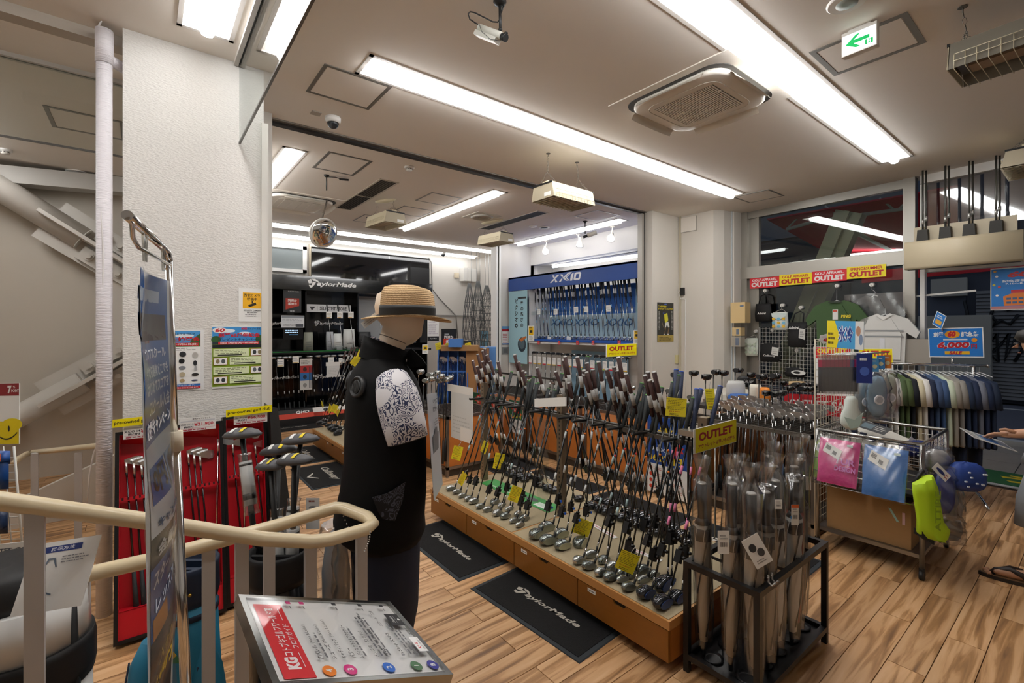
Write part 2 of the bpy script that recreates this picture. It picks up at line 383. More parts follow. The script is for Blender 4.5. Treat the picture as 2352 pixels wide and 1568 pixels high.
# smoke curtains of glass hanging from the ceiling
def curtain(n, p, q, th, z0=2.79):
    t = T(n, None, None, p, kind='structure'); p, q = Vector(p), Vector(q); d = (q - p).normalized(); sd = Vector((-d.y, d.x, 0))
    mb = MB(GLASSC); mb.obox((p + q) / 2 + UZ * (z0 + CH) / 2, (q - p) / 2, sd * .003, UZ * (CH - z0) / 2); mb.build('glass_pane', t)
    mb = MB(M('6f6f6d', .3, .6)); mb.obox((p + q) / 2 + UZ * (z0 - .004), (q - p) / 2, sd * .006, UZ * .006)
    mb.use(M('c9c6c0', .4)); mb.obox((p + q) / 2 + UZ * (CH - .012) + sd * .02, (q - p) / 2, sd * .012, UZ * .014); mb.obox((p + q) / 2 + UZ * (CH - .012) - sd * .02, (q - p) / 2, sd * .012, UZ * .014)
    mb.use(BLK); mb.obox((p + q) / 2 + UZ * (CH - .006), (q - p) / 2, sd * .008, UZ * .006); mb.build('rail', t)
    return t
curtain('window_1', (.475, 3.43, 0), (.475, .4, 0), .006)
curtain('window_2', (-3.3, 4.2, 0), (-.1, 4.2, 0), .006)
# --- window wall on the street side
def wquad(mb, px0, py0, px1, py1, d0, d1):
    """frame bar on the window wall between two measured pixels along it (top edge left/right given by the callers)"""
AL2 = M('aaa79f', .35, .75)
def wbar(mb, y0, z0, y1, z1, d0=-.05, d1=.05):
    a, b = WX(y0), WX(y1)
    mb.hexa([(a + d0, y0, z0), (a + d1, y0, z0), (b + d1, y1, z0), (b + d0, y1, z0)], [(a + d0, y0, z1), (a + d1, y0, z1), (b + d1, y1, z1), (b + d0, y1, z1)])
yl, ym, yr = PW(1706, 500).y, PW(2090, 600).y, -2.4
tr_t, tr_b = PW(1900, 596).z, PW(1900, 625).z
w3 = T('window_3', None, None, (WX(ym), ym, 0), kind='structure')
mb = MB(AL2); wbar(mb, yl, 0, yl - .10, CH, -.08, .05); wbar(mb, yl - .22, 0, yl - .25, CH, -.03, .05); wbar(mb, yl - .1, 0, yl - .22, CH, .0, .03)
wbar(mb, yl, CH - .10, ym, CH, -.04, .05); wbar(mb, yl, tr_b, ym, tr_t, -.09, .05); wbar(mb, yl, 0, ym, .12, -.05, .05); wbar(mb, ym + .05, 0, ym - .06, CH, -.07, .06)
mb.use(WHT); wbar(mb, ym - .1, 0, ym - .14, CH - .1, -.06, .05); wbar(mb, ym - .1, tr_b - .1, yr, tr_b + .05, -.03, .06); wbar(mb, ym - .1, CH - .09, yr, CH, -.05, .05)
a, b = PW(2097, 681), PW(2242, 667); mb.bar(a, b, .02); mb.build('window_frame', w3)
mb = MB(GLASS); wbar(mb, yl - .25, tr_t, ym, CH - .1, -.004, .004); mb.build('glass_pane', w3)
mb = MB(GLASS); wbar(mb, yl - .25, .12, ym, tr_b, -.004, .004); mb.build('glass_pane', w3)
mb = MB(glass('fanlight', (.88, .9, .92), .05, .25)); wbar(mb, ym - .14, tr_b + .05, yr, CH - .09, -.004, .004); mb.build('glass_pane', w3)
# --- street outside
ASPH = M('6f6f70', .9, noise=.1)
st = struct('ground', MB(M('5a5856', .9)).box(6.86, -14, -.12, 30, 16, -.02))
TIL = M('a09688', .75, noise=.12, nscale=4); tm = {}
for i in range(13):
    for j in range(4):
        p = Vector((6.92 + j * .62, -2.7 + i * .42, -.02))
        if 'a' not in tm: tm['a'] = MB(TIL).box(.004, .004, -.01, .614, .414, .012).mesh('paving_slab')
        o = bpy.data.objects.new('paving_slab', tm['a']); COL.objects.link(o); o.parent = st; o.location = p
mb = MB(M('62626a', .9, noise=.1)); mb.box(9.6, -14, -.03, 14.4, 16, -.012); mb.use(M('c9c6c0', .8)); mb.box(9.42, -14, -.03, 9.6, 16, .05); mb.box(13.6, -14, -.03, 13.75, 16, -.008); struct('ground_road', mb)
BW = M('5d6068', .9, noise=.08, nscale=2)
bt = T('building', 'dark grey building with a graffiti covered shutter across the street', 'building', (14.6, 0, 0))
mb = MB(BW); mb.box(14.6, -14, 0, 15.2, 16, 7); mb.use(M('6d6f75', .9)); mb.box(14.35, -14, 2.95, 14.6, 16, 3.4); mb.box(14.45, 3.0, 4.2, 14.6, 12, 5.2); mb.use(M('7d7f84', .9)); mb.box(14.5, 6, 2.0, 14.6, 6.8, 2.9); mb.use(M('2c2e33', .7)); mb.box(14.5, 3.2, 3.5, 14.6, 11, 4.1); mb.box(14.5, 4.2, .1, 14.6, 7.8, 2.8)
mb.use(M('30333a', .6)); mb.box(14.52, 9.0, .2, 14.6, 12, 2.8); mb.use(M('5d6068', .8)); mb.box(14.5, 2.0, 0, 14.6, 2.9, 2.7); mb.build('facade', bt)
SH = M('7d7a76', .5, .2, noise=.1, nscale=3); n = 0
y0, y1 = PX(2242, 700, 14.4).y, -6
SLm = None
for k in range(30):
    z = .1 + k * .078
    if SLm is None: SLm = MB(SH).hexa([(0, 0, 0), (.05, 0, 0), (.05, y0 - y1, 0), (0, y0 - y1, 0)], [(.03, 0, .07), (.05, 0, .07), (.05, y0 - y1, .07), (.03, y0 - y1, .07)]).mesh('shutter_slat')
    o = bpy.data.objects.new('shutter_slat', SLm); COL.objects.link(o); o.parent = bt; o.location = (14.38 - 14.6, y1, z)
gm = MB(M('141414', .6))
for stroke in ([(2255, 770), (2262, 735), (2280, 728), (2290, 740), (2272, 755), (2300, 735), (2320, 745), (2340, 722)], [(2270, 800), (2290, 765), (2292, 830), (2275, 812), (2300, 790), (2318, 765), (2308, 830), (2335, 770), (2350, 800), (2330, 830)], [(2262, 760), (2285, 700), (2315, 712), (2345, 705)]):
    gm.tube([PX(x, y, 14.375) for x, y in stroke], .03, 5)
gm.build('graffiti', bt)
mb = MB(BLK); pts = [PX(x, y, 14.3) for x, y in ((2215, 690), (2222, 720), (2212, 760), (2215, 800), (2228, 850))]; mb.tube(pts, .03, 6); mb.use(M('b7b09f', .6)); q = PX(2180, 660, 14.4); mb.box(q.x - .1, q.y - .3, q.z - .2, q.x + .1, q.y + .3, q.z + .2); q = PX(2150, 780, 14.3); mb.box(q.x - .1, q.y - .9, 0.1, q.x + .1, q.y + .6, 1.9); mb.build('meter_box', bt)
# red awning with its truss, and the sloping steel column outside the glass
aw = T('awning', 'red fabric awning over the pavement outside the window', 'awning', (8.6, 2, 3.6))
RF = M('c42838', .7); mb = MB(RF)
A = [PX(1762, 505, 7.75), PX(2200, 428, 7.75), PX(2200, 590, 9.6), PX(1915, 590, 9.6)]
mb.prism([A[0], A[1], A[2], A[3]], (0, 0, .02)); mb.build('canopy', aw)
mb = MB(RF); a, b = PX(1912, 600, 9.55), PX(2200, 566, 9.55); mb.obox((a + b) / 2, (b - a) / 2, UX * .02, UZ * .05); a, b = PX(1980, 638, 9.55), PX(2352, 600, 9.55); mb.obox((a + b) / 2, (b - a) / 2, UX * .02, UZ * .09); mb.build('valance', aw)
mb = MB(M('b9b4a8', .5)); mb.tube([PX(1806, 527, 7.9), PX(1870, 508, 7.9), PX(2085, 478, 7.9)], .025, 6)
for a, b in (((1806, 527), (1842, 490)), ((1895, 473), (1925, 495)), ((2020, 455), (2052, 480)), ((2064, 480), (2085, 460))): mb.tube([PX(*a, 7.9), PX(*b, 7.9)], .014, 5)
mb.tube([PX(1945, 520, 8.3), PX(2045, 570, 9.3)], .05, 6); mb.build('truss', aw)
mb = MB(M('ffffff', .4, emit=5)); a, b = PX(1922, 588, 9.3), PX(2200, 560, 9.3); mb.obox((a + b) / 2, (b - a) / 2, UX * .03, UZ * .012); mb.build('lamp_strip', aw)
dc = MB(M('a79a82', .6)); a, b = PX(1795, 870, 7.5), PX(1955, 488, 7.5); d = (b - a).normalized(); dc.obox((a + b) / 2, (b - a) / 2, d.cross(UX) * .16, UX * .1); dc.obox((a + b) / 2 + d.cross(UX) * .0, (b - a) / 2, d.cross(UX) * .03, UX * .16)
tag(dc.build('steel_brace'), 'thick sloping beige steel brace outside the street window', 'brace')
# ================================================================ CEILING FITTINGS
def chain(mb, p, q, r=.0014, L=.035, w=.008):
    p, q = Vector(p), Vector(q); x, y, d = frame(p, q); n = max(1, int((q - p).length / (L * .85)))
    for i in range(n):
        c = p + (q - p) * ((i + .5) / n); s = x if i % 2 else y
        mb.tube([c + d * (L / 2), c + s * w + d * (L * .3), c + s * w - d * (L * .3), c - d * (L / 2), c - s * w - d * (L * .3), c - s * w + d * (L * .3)], r, 4, closed=True)
AGED = M('d8ccae', .45); HEATM = M('8f8b80', .4, .3)
def heater(c, ax, label, hooks, L=.52, plate=False, mat=AGED):
    """gas heater: trough with the wide open side down; ax is the long axis"""
    c = Vector(c); ax = Vector(ax).normalized(); sd = Vector((-ax.y, ax.x, 0))
    t = T('gas_heater', label, 'heater', c, group='gas heaters hung on chains')
    hl = L / 2; w0, w1, h = .155, .125, .07
    mb = MB(mat); up, dn = UZ * h, -UZ * h
    for s in (1, -1):
        mb.hexa([c + sd * s * w0 - ax * hl + dn, c + sd * s * w0 + ax * hl + dn, c + sd * s * (w0 - .006) + ax * hl + dn, c + sd * s * (w0 - .006) - ax * hl + dn],
                [c + sd * s * w1 - ax * hl + up, c + sd * s * w1 + ax * hl + up, c + sd * s * (w1 - .006) + ax * hl + up, c + sd * s * (w1 - .006) - ax * hl + up])
    mb.obox(c + up, ax * hl, sd * w1, UZ * .003); mb.obox(c + up * 1.25, ax * hl * .9, sd * .035, UZ * .016); mb.build('casing', t)
    for s in (1, -1):
        mb = MB(M('b5aa92', .5)); e = c + ax * s * (hl + .003); mb.prism([e - sd * w0 + dn, e + sd * w0 + dn, e + sd * w1 + up, e - sd * w1 + up], ax * s * .004)
        mb.use(BLK); mb.obox(c + ax * s * (hl + .006) + UZ * (h - .002), ax * .005, sd * (w1 + .006), UZ * .008)
        mb.use(WHT); mb.obox(c + ax * s * (hl + .008) - UZ * .035 - sd * .07, ax * .001, sd * .045, UZ * .018); mb.build('end_plate', t)
    mb = MB(M('6f6a60', .35, .5)); mb.obox(c - UZ * .02, ax * hl * .97, sd * .10, UZ * .004); mb.use(M('a8927a', .6)); mb.obox(c - UZ * .03, ax * hl * .8, sd * .05, UZ * .012); mb.build('burner', t)
    mb = MB(M('cfc4a8', .4)); n = 13
    for i in range(n):
        a = c + ax * hl * (-.92 + 1.84 * i / (n - 1)); s0 = sd * (w0 + .006)
        mb.tube([a + sd * (w0 - .004) + UZ * -.0, a + s0 - UZ * (h + .006), a - s0 - UZ * (h + .006), a - sd * (w0 - .004)], .0022, 4)
    for s in (1, -1):
        for z in (.0, -.035): mb.tube([c + ax * hl * -.92 + sd * s * (w0 - .002 + .006) + UZ * z, c + ax * hl * .92 + sd * s * (w0 - .002 + .006) + UZ * z], .002, 4)
    mb.build('guard', t)
    mb = MB(M('77736a', .35, .7))
    for k, hk in enumerate(hooks):
        hk = Vector(hk); e = c + ax * (hl * .82 * (1 if (hk - c).dot(ax) > 0 else -1)); m = e + (hk - e) * .42 + UZ * .0; m.z = c.z + h + (CH - c.z - h) * .42
        chain(mb, hk - UZ * .02, m)
        for s in (1, -1): chain(mb, m, e + sd * s * w1 * .95 + up)
        if not plate: mb.cyl(hk, hk - UZ * .004, .022, n=8); mb.tube([hk, hk - UZ * .03], .003, 5)
    mb.build('chain', t)
    if plate:
        a, b = Vector(hooks[0]), Vector(hooks[1]); m = (a + b) / 2; d = (b - a).normalized(); s = Vector((-d.y, d.x, 0)); hh = (b - a).length / 2
        rg = [[m + d * (hh * k * cos(2 * pi * i / 20) * 1.25) + s * (.05 * k * sin(2 * pi * i / 20)) - UZ * z for i in range(20)] for k, z in ((1, 0), (1, .01), (.85, .026), (.3, .03))]
        MB(AGED).loft(rg).build('ceiling_plate', t)
    return t
heater(PD(1295, 452, 4.62) + UZ * .0, (1, .02, 0), 'cream gas heater hanging before the opening, nearest the middle of the shop', [(3.077, 3.36, CH), (3.474, 3.36, CH)], .56)
heater(PD(885, 507, 6.2), (-.1, 1, 0), 'gas heater on chains in the back room, left of the slanting tube light', [(2.44, 6.03, CH), (2.56, 5.79, CH)], .52, True)
heater(PD(1138, 550, 7.4), (-.1, 1, 0), 'gas heater on chains in the back room, beside the white corner post', [(4.28, 6.21, CH), (4.35, 5.84, CH)], .52, True)
heater(PD(2372, 92, 2.32), (-.05, -1, 0), 'gas heater at the top right edge of the photo, closest one, seen from below', [(3.40, .48, CH), (3.40, .05, CH)], .56, mat=HEATM)
heater(PD(2368, 372, 4.1), (1, 0, 0), 'gas heater at the right edge beneath the ceiling by the door', [(5.75, .42, CH), (6.15, .42, CH)], .56)
# access hatches: shallow aluminium frames round a ceiling panel
def hatch(px, label, fw=.018):
    q = [PZ(x, y, CH) for x, y in px]; x0, x1 = min(p.x for p in q), max(p.x for p in q); y0, y1 = min(p.y for p in q), max(p.y for p in q)
    # corners from diagonals keep it square to the room
    t = T('ceiling_hatch', label, 'hatch', ((x0 + x1) / 2, (y0 + y1) / 2, CH), group='ceiling access hatches')
    z0, z1 = CH - .005, CH - .0005; mb = MB(M('8d8b86', .4, .5))
    for a, b, c, d in ((x0, y0, x1, y0 + fw), (x0, y1 - fw, x1, y1), (x0, y0 + fw, x0 + fw, y1 - fw), (x1 - fw, y0 + fw, x1, y1 - fw)): mb.box(a, b, z0, c, d, z1)
    mb.build('hatch_frame', t); g = fw + .004
    mb = MB(CEIL); mb.box(x0 + g, y0 + g, z0 + .001, x1 - g, y1 - g, z1); mb.build('hatch_panel', t)
hatch([(745, 146), (899, 197), (848, 250), (703, 209)], 'square ceiling hatch at the left of the long tube light', .022)
hatch([(2085, 28), (2118, 98), (1920, 172), (1858, 120)], 'ceiling hatch behind the green exit sign', .03)
hatch([(1709, 447), (1766, 434), (1800, 449), (1720, 465)], 'small ceiling hatch at the right end of the long tube light')
hatch([(755, 347), (854, 371), (818, 398), (717, 384)], 'ceiling hatch in the back room beside the black wireless bracket', .025)
hatch([(992, 441), (1062, 456), (1022, 472), (958, 459)], 'back room hatch nearest the slanting tube light')
hatch([(928, 472), (990, 484), (965, 498), (905, 486)], 'back room hatch between its heater and the slanting tube light')
hatch([(838, 492), (880, 500), (850, 512), (812, 505)], 'back room hatch left of the heater')
hatch([(1365, 484), (1412, 491), (1376, 506), (1318, 496)], 'back room hatch above the spotlights')
hatch([(98, 240), (278, 282), (290, 318), (120, 290)], 'ceiling hatch seen through the glass curtain at the left', .03)
# cassette air conditioners
def cassette(c, hx, hy, label, slat_axis=1):
    x, y = c; t = T('air_conditioner', label, 'air conditioner', (x, y, CH), group='cassette air conditioners'); IV = M('eee8de', .45)
    mb = MB(IV); mb.hexa([(x - hx, y - hy, CH - .008), (x + hx, y - hy, CH - .008), (x + hx, y + hy, CH - .008), (x - hx, y + hy, CH - .008)], [(x - hx, y - hy, CH), (x + hx, y - hy, CH), (x + hx, y + hy, CH), (x - hx, y + hy, CH)])
    mb.build('base_plate', t)
    def rr(k, z, r=.55):
        pts = []
        for sx, sy, a0 in ((1, 1, 0), (-1, 1, 90), (-1, -1, 180), (1, -1, 270)):
            for i in range(6):
                a = rad(a0 + 90 * i / 5); R = .26 * hx * r * 2
                pts.append(Vector((x + sx * (hx * k - R) + R * cos(a), y + sy * (hy * k - R) + R * sin(a), z)))
        return pts
    mb = MB(M('3b3936', .5)); mb.loft([rr(.86, CH - .004), rr(.86, CH - .012)]); mb.build('air_slot', t)
    mb = MB(IV); mb.loft([rr(.79, CH - .010), rr(.79, CH - .034), rr(.75, CH - .042), rr(.60, CH - .044)]); mb.build('face_panel', t)
    mb = MB(M('e8e2d8', .4))
    mb.tube(rr(.60, CH - .045, .4), .003, 4, closed=True); mb.build('grille_rim', t)
    mb = MB(M('57524b', .5)); gx, gy = hx * .46, hy * .5; mb.box(x - gx, y - gy, CH - .0455, x + gx, y + gy, CH - .0442)
    mb.use(IV); n = 30
    for i in range(n):
        if slat_axis: u = y - gy + 2 * gy * (i + .5) / n; mb.box(x - gx, u - .0045, CH - .051, x + gx, u + .0045, CH - .0455)
        else: u = x - gx + 2 * gx * (i + .5) / n; mb.box(u - .0045, y - gy, CH - .051, u + .0045, y + gy, CH - .0455)
    for k in (-.33, 0, .33):
        if slat_axis: mb.box(x + gx * k * 1.5 - .003, y - gy, CH - .052, x + gx * k * 1.5 + .003, y + gy, CH - .0456)
        else: mb.box(x - gx, y + gy * k * 1.5 - .003, CH - .052, x + gx, y + gy * k * 1.5 + .003, CH - .0456)
    mb.build('intake_grille', t)
    for dx, dy in ((1, 0), (-1, 0), (0, 1), (0, -1)):
        c0 = Vector((x + dx * hx * .84, y + dy * hy * .84, CH - .03)); lng = Vector((dy, dx, 0)) * (hx * .55); out = Vector((dx, dy, 0)) * .05
        mb = MB(M('d2cabd', .45)); mb.grid(lambda u, v: c0 + lng * (2 * u - 1) + out * (v * 1.15 - .6) * (1 - .35 * abs(2 * u - 1) ** 3) - UZ * (v * v * .035), 8, 3); mb.grid(lambda u, v: c0 + lng * (1 - 2 * u) + out * (v * 1.15 - .6) * (1 - .35 * abs(2 * u - 1) ** 3) - UZ * (v * v * .035 + .004), 8, 3); mb.build('flap', t)
    return t
cassette(((2.788 + 3.70) / 2, (1.43 + 2.357) / 2), .465, .465, 'cassette air conditioner between the two long tube lights of the front room')
cassette((1.62, 6.72), .47, .47, 'cassette air conditioner in the back room beside the pillar')
# slot diffusers
def slotvent(px, label, n):
    q = [PZ(x, y, CH) for x, y in px]; x0, x1 = min(p.x for p in q), max(p.x for p in q); y0, y1 = min(p.y for p in q), max(p.y for p in q)
    t = T('slot_vent', label, 'vent', ((x0 + x1) / 2, (y0 + y1) / 2, CH)); mb = MB(M('c7c0b5', .4)); e = .022
    mb.box(x0 - e, y0 - e, CH - .006, x1 + e, y0, CH - .0005); mb.box(x0 - e, y1, CH - .006, x1 + e, y1 + e, CH - .0005); mb.box(x0 - e, y0, CH - .006, x0, y1, CH - .0005); mb.box(x1, y0, CH - .006, x1 + e, y1, CH - .0005)
    ym = (y0 + y1) / 2
    if n > 1: mb.box(x0, ym - .012, CH - .006, x1, ym + .012, CH - .0005)
    mb.build('vent_frame', t); mb = MB(M('1d1b19', .6)); mb.box(x0, y0, CH - .002, x1, y1, CH - .0006); mb.use(M('5a544c', .5))
    for i in range(1, n): mb.box(x0 + (x1 - x0) * i / n - .003, y0, CH - .005, x0 + (x1 - x0) * i / n + .003, y1, CH - .002)
    mb.build('vent_blade', t)
slotvent([(875, 412), (897, 417), (807, 480), (778, 477)], 'wide black slatted ceiling vent in two sections in the back room', 6)
slotvent([(1244, 487), (1257, 489), (1120, 526), (1103, 524)], 'narrow black slot vent in the back room ceiling right of its tube light', 1)
# domes, detectors, downlights
def dome(p, label, r, name='dome_camera', cat='camera', dark=True):
    p = Vector(p); t = T(name, label, cat, p); mb = MB(WHT); mb.lathe([(r, 0), (r, -r * .45), (r * .82, -r * .75)], p, 18); mb.build('camera_base', t)
    mb = MB(M('2b3138', .08, coat=.4)); mb.lathe([(r * .78, -r * .7), (r * .74, -r * 1.0), (r * .55, -r * 1.3), (r * .25, -r * 1.48), (.002, -r * 1.52)], p, 18); mb.build('camera_dome', t)
dome(PZ(765, 270, CH), 'white dome camera with a dark bubble on the front room ceiling', .06)
dome(PZ(1018, 580, CH), 'small dome camera at the back wall under the parallel tube lights', .06)
def smoke(p, label):
    p = Vector(p); t = T('smoke_detector', label, 'smoke detector', p); MB(WHT).lathe([(.05, 0), (.052, -.012), (.045, -.02)], p, 16).build('detector_base', t)
    MB(M('dcd8d0', .5)).lathe([(.032, -.02), (.032, -.038), (.02, -.046), (.002, -.048)], p, 14).build('detector_head', t)
    mb = MB(BLK)
    for i in range(8): a = i * pi / 4; mb.obox(p + Vector((.032 * cos(a), .032 * sin(a), -.029)), (-.006 * sin(a), .006 * cos(a), 0), (.001 * cos(a), .001 * sin(a), 0), UZ * .003)
    mb.build('detector_slot', t)
smoke(PZ(940, 383, CH), 'smoke detector on the back room ceiling near the track'); smoke(PZ(12, 343, CH), 'smoke detector on the ceiling at the left edge of the photo')
def puck(p, r, label, name, cat, inner, ir=.7):
    p = Vector(p); t = T(name, label, cat, p); MB(WHT).lathe([(r, 0), (r, -.006), (r * .92, -.012)], p, 20).build('ceiling_ring', t); MB(inner).lathe([(r * ir, -.0125), (r * ir, -.014), (r * .2, -.014)], p, 18).build('centre_disc', t)
t = T('round_diffuser', 'round ceiling diffuser on a square plate near the second heater', 'vent', PZ(1107, 497, CH)); p = PZ(1107, 497, CH)
mb = MB(M('cfc9bf', .5)); mb.box(p.x - .22, p.y - .22, CH - .006, p.x + .22, p.y + .22, CH - .0005); mb.build('square_plate', t)
for i, r in enumerate((.16, .11, .06)): MB(M('a9a298', .5)).lathe([(r, -.006), (r + .012, -.014), (r - .02, -.03), (r - .035, -.02)], p, 20).build('ring', t)
puck(PZ(1224, 519, CH), .07, 'white round ceiling cap beside the dark downlight', 'ceiling_vent', 'vent', WHT)
puck(PZ(1250, 522, CH), .085, 'round downlight with a dark opening in the back room', 'downlight', 'light', BLK, .75)
puck(PZ(1945, 4, CH), .09, 'round sensor on the ceiling above the exit sign', 'ceiling_sensor', 'sensor', M('9aa39c', .4), .55)
puck(PZ(176, 394, CH), .09, 'round pale downlight seen over the stair beam at the left', 'downlight', 'light', M('dedad2', .4), .7)
t = T('beam_detector', 'small square plate on the ceiling beside the dome camera', 'plate', PZ(726, 259, CH)); p = PZ(726, 259, CH); mb = MB(M('b3aba0', .5)); mb.box(p.x - .035, p.y - .035, CH - .008, p.x + .035, p.y + .035, CH - .0005); mb.build('plate', t)
# box camera on a drop pole
b = PZ(1148, 4, CH)
t = T('box_camera', 'white box camera on a black drop pole with a looped cable, top middle', 'camera', b)
tt = b.x * FW[0] + b.y * FW[1]
Q = lambda x, y, k=0: PD(x, y, tt + k)
mb = MB(M('1d1d1e', .45)); mb.lathe([(.035, 0), (.03, -.012), (.012, -.018)], b, 14); mb.cyl(b - UZ * .01, Q(1149, 70), .0075, n=8); mb.ball(Q(1149, 68), .011); mb.build('drop_pole', t)
ax = (Q(1153, 84, -.03) - Q(1100, 64, .06)); al = ax.length; ax.normalize(); up = (UZ - ax * ax.z).normalized(); sd = ax.cross(up); c = (Q(1153, 84, -.03) + Q(1100, 64, .06)) / 2
mb = MB(M('cfcdc4', .4)); mb.loft([[c + ax * k * al / 2 + (sd * cos(a) * .024 + up * sin(a) * .02) * f for a in [2 * pi * i / 14 for i in range(14)]] for k, f in ((-1, .6), (-.9, 1), (.9, 1), (1, .95))]); mb.obox(c - up * .028 - ax * .008, ax * al * .45, sd * .022, up * .012); mb.build('camera_body', t)
mb = MB(BLK); mb.cyl(c + ax * al * .5, c + ax * (al * .5 + .03), .017, .019, 12); mb.cyl(c + ax * (al * .5 + .012) + up * .02, c + ax * (al * .5 + .024) + up * .02, .008, n=8); mb.build('lens', t)
mb = MB(BLK); mb.tube([Q(1148, 45), Q(1143, 51), Q(1132, 50), Q(1110, 39), Q(1090, 29), Q(1080, 27), Q(1075, 32), Q(1079, 44), Q(1092, 53, .03), Q(1102, 58, .05)], .0035, 6)
mb.tube([Q(1101, 56, .03), Q(1106, 72), Q(1126, 90, -.03), Q(1150, 94, -.04)], .0015, 5); mb.tube([b - UZ * .005 + UX * .02, Q(1156, 15), Q(1151, 30)], .004, 5); mb.build('cable', t)
# small radio bracket and the camera on the far ceiling
b = PZ(750, 402, CH); t = T('wireless_bracket', 'black bracket with a hanging rod on the back room ceiling', 'bracket', b)
mb = MB(BLK); mb.lathe([(.03, 0), (.02, -.02)], b, 10); mb.cyl(b, b - UZ * .17, .007, n=6); d = PZ(790, 406, CH) - b; mb.tube([b - UZ * .02, b + d * .5 - UZ * .015, b + d * .9 - UZ * .03], .005, 5); mb.obox(b + d - UZ * .03, d.normalized() * .05, Vector((-d.y, d.x, 0)).normalized() * .02, UZ * .006); mb.build('rod', t)
b = PZ(1344, 508, CH); t = T('box_camera', 'small box camera on a black stem among the spotlights', 'camera', b); e = PD(1352, 540, b.x * FW[0] + b.y * FW[1])
mb = MB(BLK); mb.lathe([(.04, 0), (.015, -.03)], b, 10); mb.cyl(b, b - UZ * .2, .008, n=6); mb.build('drop_pole', t)
mb = MB(M('d9d4c8', .4)); d = Vector((.5, -.6, .25)).normalized(); mb.cyl(e - d * .02, e + d * .13, .035, n=10); mb.use(BLK); mb.cyl(e - d * .09, e - d * .02, .022, n=8); mb.build('camera_body', t)
# spotlights on their track
tr = T('lighting_track', 'thin grey lighting track under the ceiling above the blue club wall', 'track', PZ(1340, 560, CH))
a, b = PZ(1232, 566, CH), PZ(1462, 522, CH); mb = MB(M('8e8c88', .4, .5)); mb.obox((a + b) / 2 - UZ * .02, (b - a) / 2, Vector((b.y - a.y, a.x - b.x, 0)).normalized() * .012, UZ * .012); mb.build('rail', tr)
SPOTM = M('fffdf5', .3, emit=9)
for (x, y, hx, hy, aim, lab) in ((1256, 553, 1253, 575, (-.45, -.55, -.75), 'left spotlight on the track, tilted to the left'), (1328, 538, 1332, 560, (.0, .1, -1), 'middle spotlight on the track, pointing straight down'), (1407, 520, 1404, 545, (-.6, -.35, -.55), 'right spotlight on the track, facing the room')):
    p = PZ(x, y, CH); t = T('spotlight', lab, 'spotlight', p, group='spotlights above the blue club wall'); dd = p.x * FW[0] + p.y * FW[1]; e = PD(hx, hy, dd); d = Vector(aim).normalized()
    mb = MB(M('efeae0', .4)); mb.lathe([(.04, 0), (.04, -.02)], p, 12); mb.cyl(p - UZ * .02, e - d * .05, .012, n=8); mb.build('stem', t)
    x_, y_, _ = frame(e, e + d); mb = MB(M('efeae0', .4)); mb.loft([[e + d * k + (x_ * cos(2 * pi * i / 16) + y_ * sin(2 * pi * i / 16)) * r for i in range(16)] for k, r in ((-.12, .028), (-.05, .034), (.0, .06), (.05, .07), (.055, .068), (.045, .06))]); mb.build('lamp_head', t)
    mb = MB(SPOTM); mb.cyl(e + d * .042, e + d * .047, .058, n=16); mb.build('lamp', t)
# alcove tube
a, b = PX(1270, 612, 6.62), PX(1468, 587, 6.62); t = T('tube_light', 'bare tube light in the recess above the blue club header', 'light', (a + b) / 2)
mb = MB(LAMP2); mb.cyl(a, b, .028, n=10); mb.build('tube', t); mb = MB(WHT); mb.obox((a + b) / 2 + UZ * .045, (b - a) / 2, UX * .03, UZ * .018); mb.build('batten', t)
# exit sign
y0, y1 = PZ(2010, 35, CH).y, PZ(1933, 75, CH).y; xs_ = PZ(1933, 75, CH).x; zt, zb = CH - .012, PX(1935, 132, xs_).z
t = T('exit_sign', 'lit white exit sign with a green arrow hanging under the ceiling', 'sign', (xs_, (y0 + y1) / 2, CH))
mb = MB(M('e9e6e0', .4)); mb.box(xs_ + .001, y0, zb, xs_ + .045, y1, zt); mb.box(xs_ + .01, y0 + .03, zt, xs_ + .035, y1 - .03, CH); mb.build('sign_case', t)
mb = MB(M('f4fbff', .3, emit=1.1)); mb.box(xs_ - .002, y0 + .005, zb + .006, xs_ + .001, y1 - .005, zt - .02); mb.build('lit_face', t)
GRN = M('00b25a', .4, emit=.55); pr = PR((xs_ - .003, y1, zb), -UY, UZ, y1 - y0, zt - zb)
pr.poly([(.12, .44), (.42, .75), (.55, .75), (.36, .55), (.8, .55), (.8, .40), (.36, .40), (.55, .2), (.42, .2)], GRN)
pr.rect(.68, .15, .9, .36, GRN); pr.rect(.735, .15, .845, .33, M('f4fbff', .3, emit=1.1)); pr.ell(.80, .30, .018, .02, GRN, 8); pr.poly([(.76, .28), (.80, .28), (.81, .23), (.84, .16), (.82, .16), (.79, .22), (.76, .16), (.74, .17), (.775, .22)], GRN); pr.build('arrow', t)
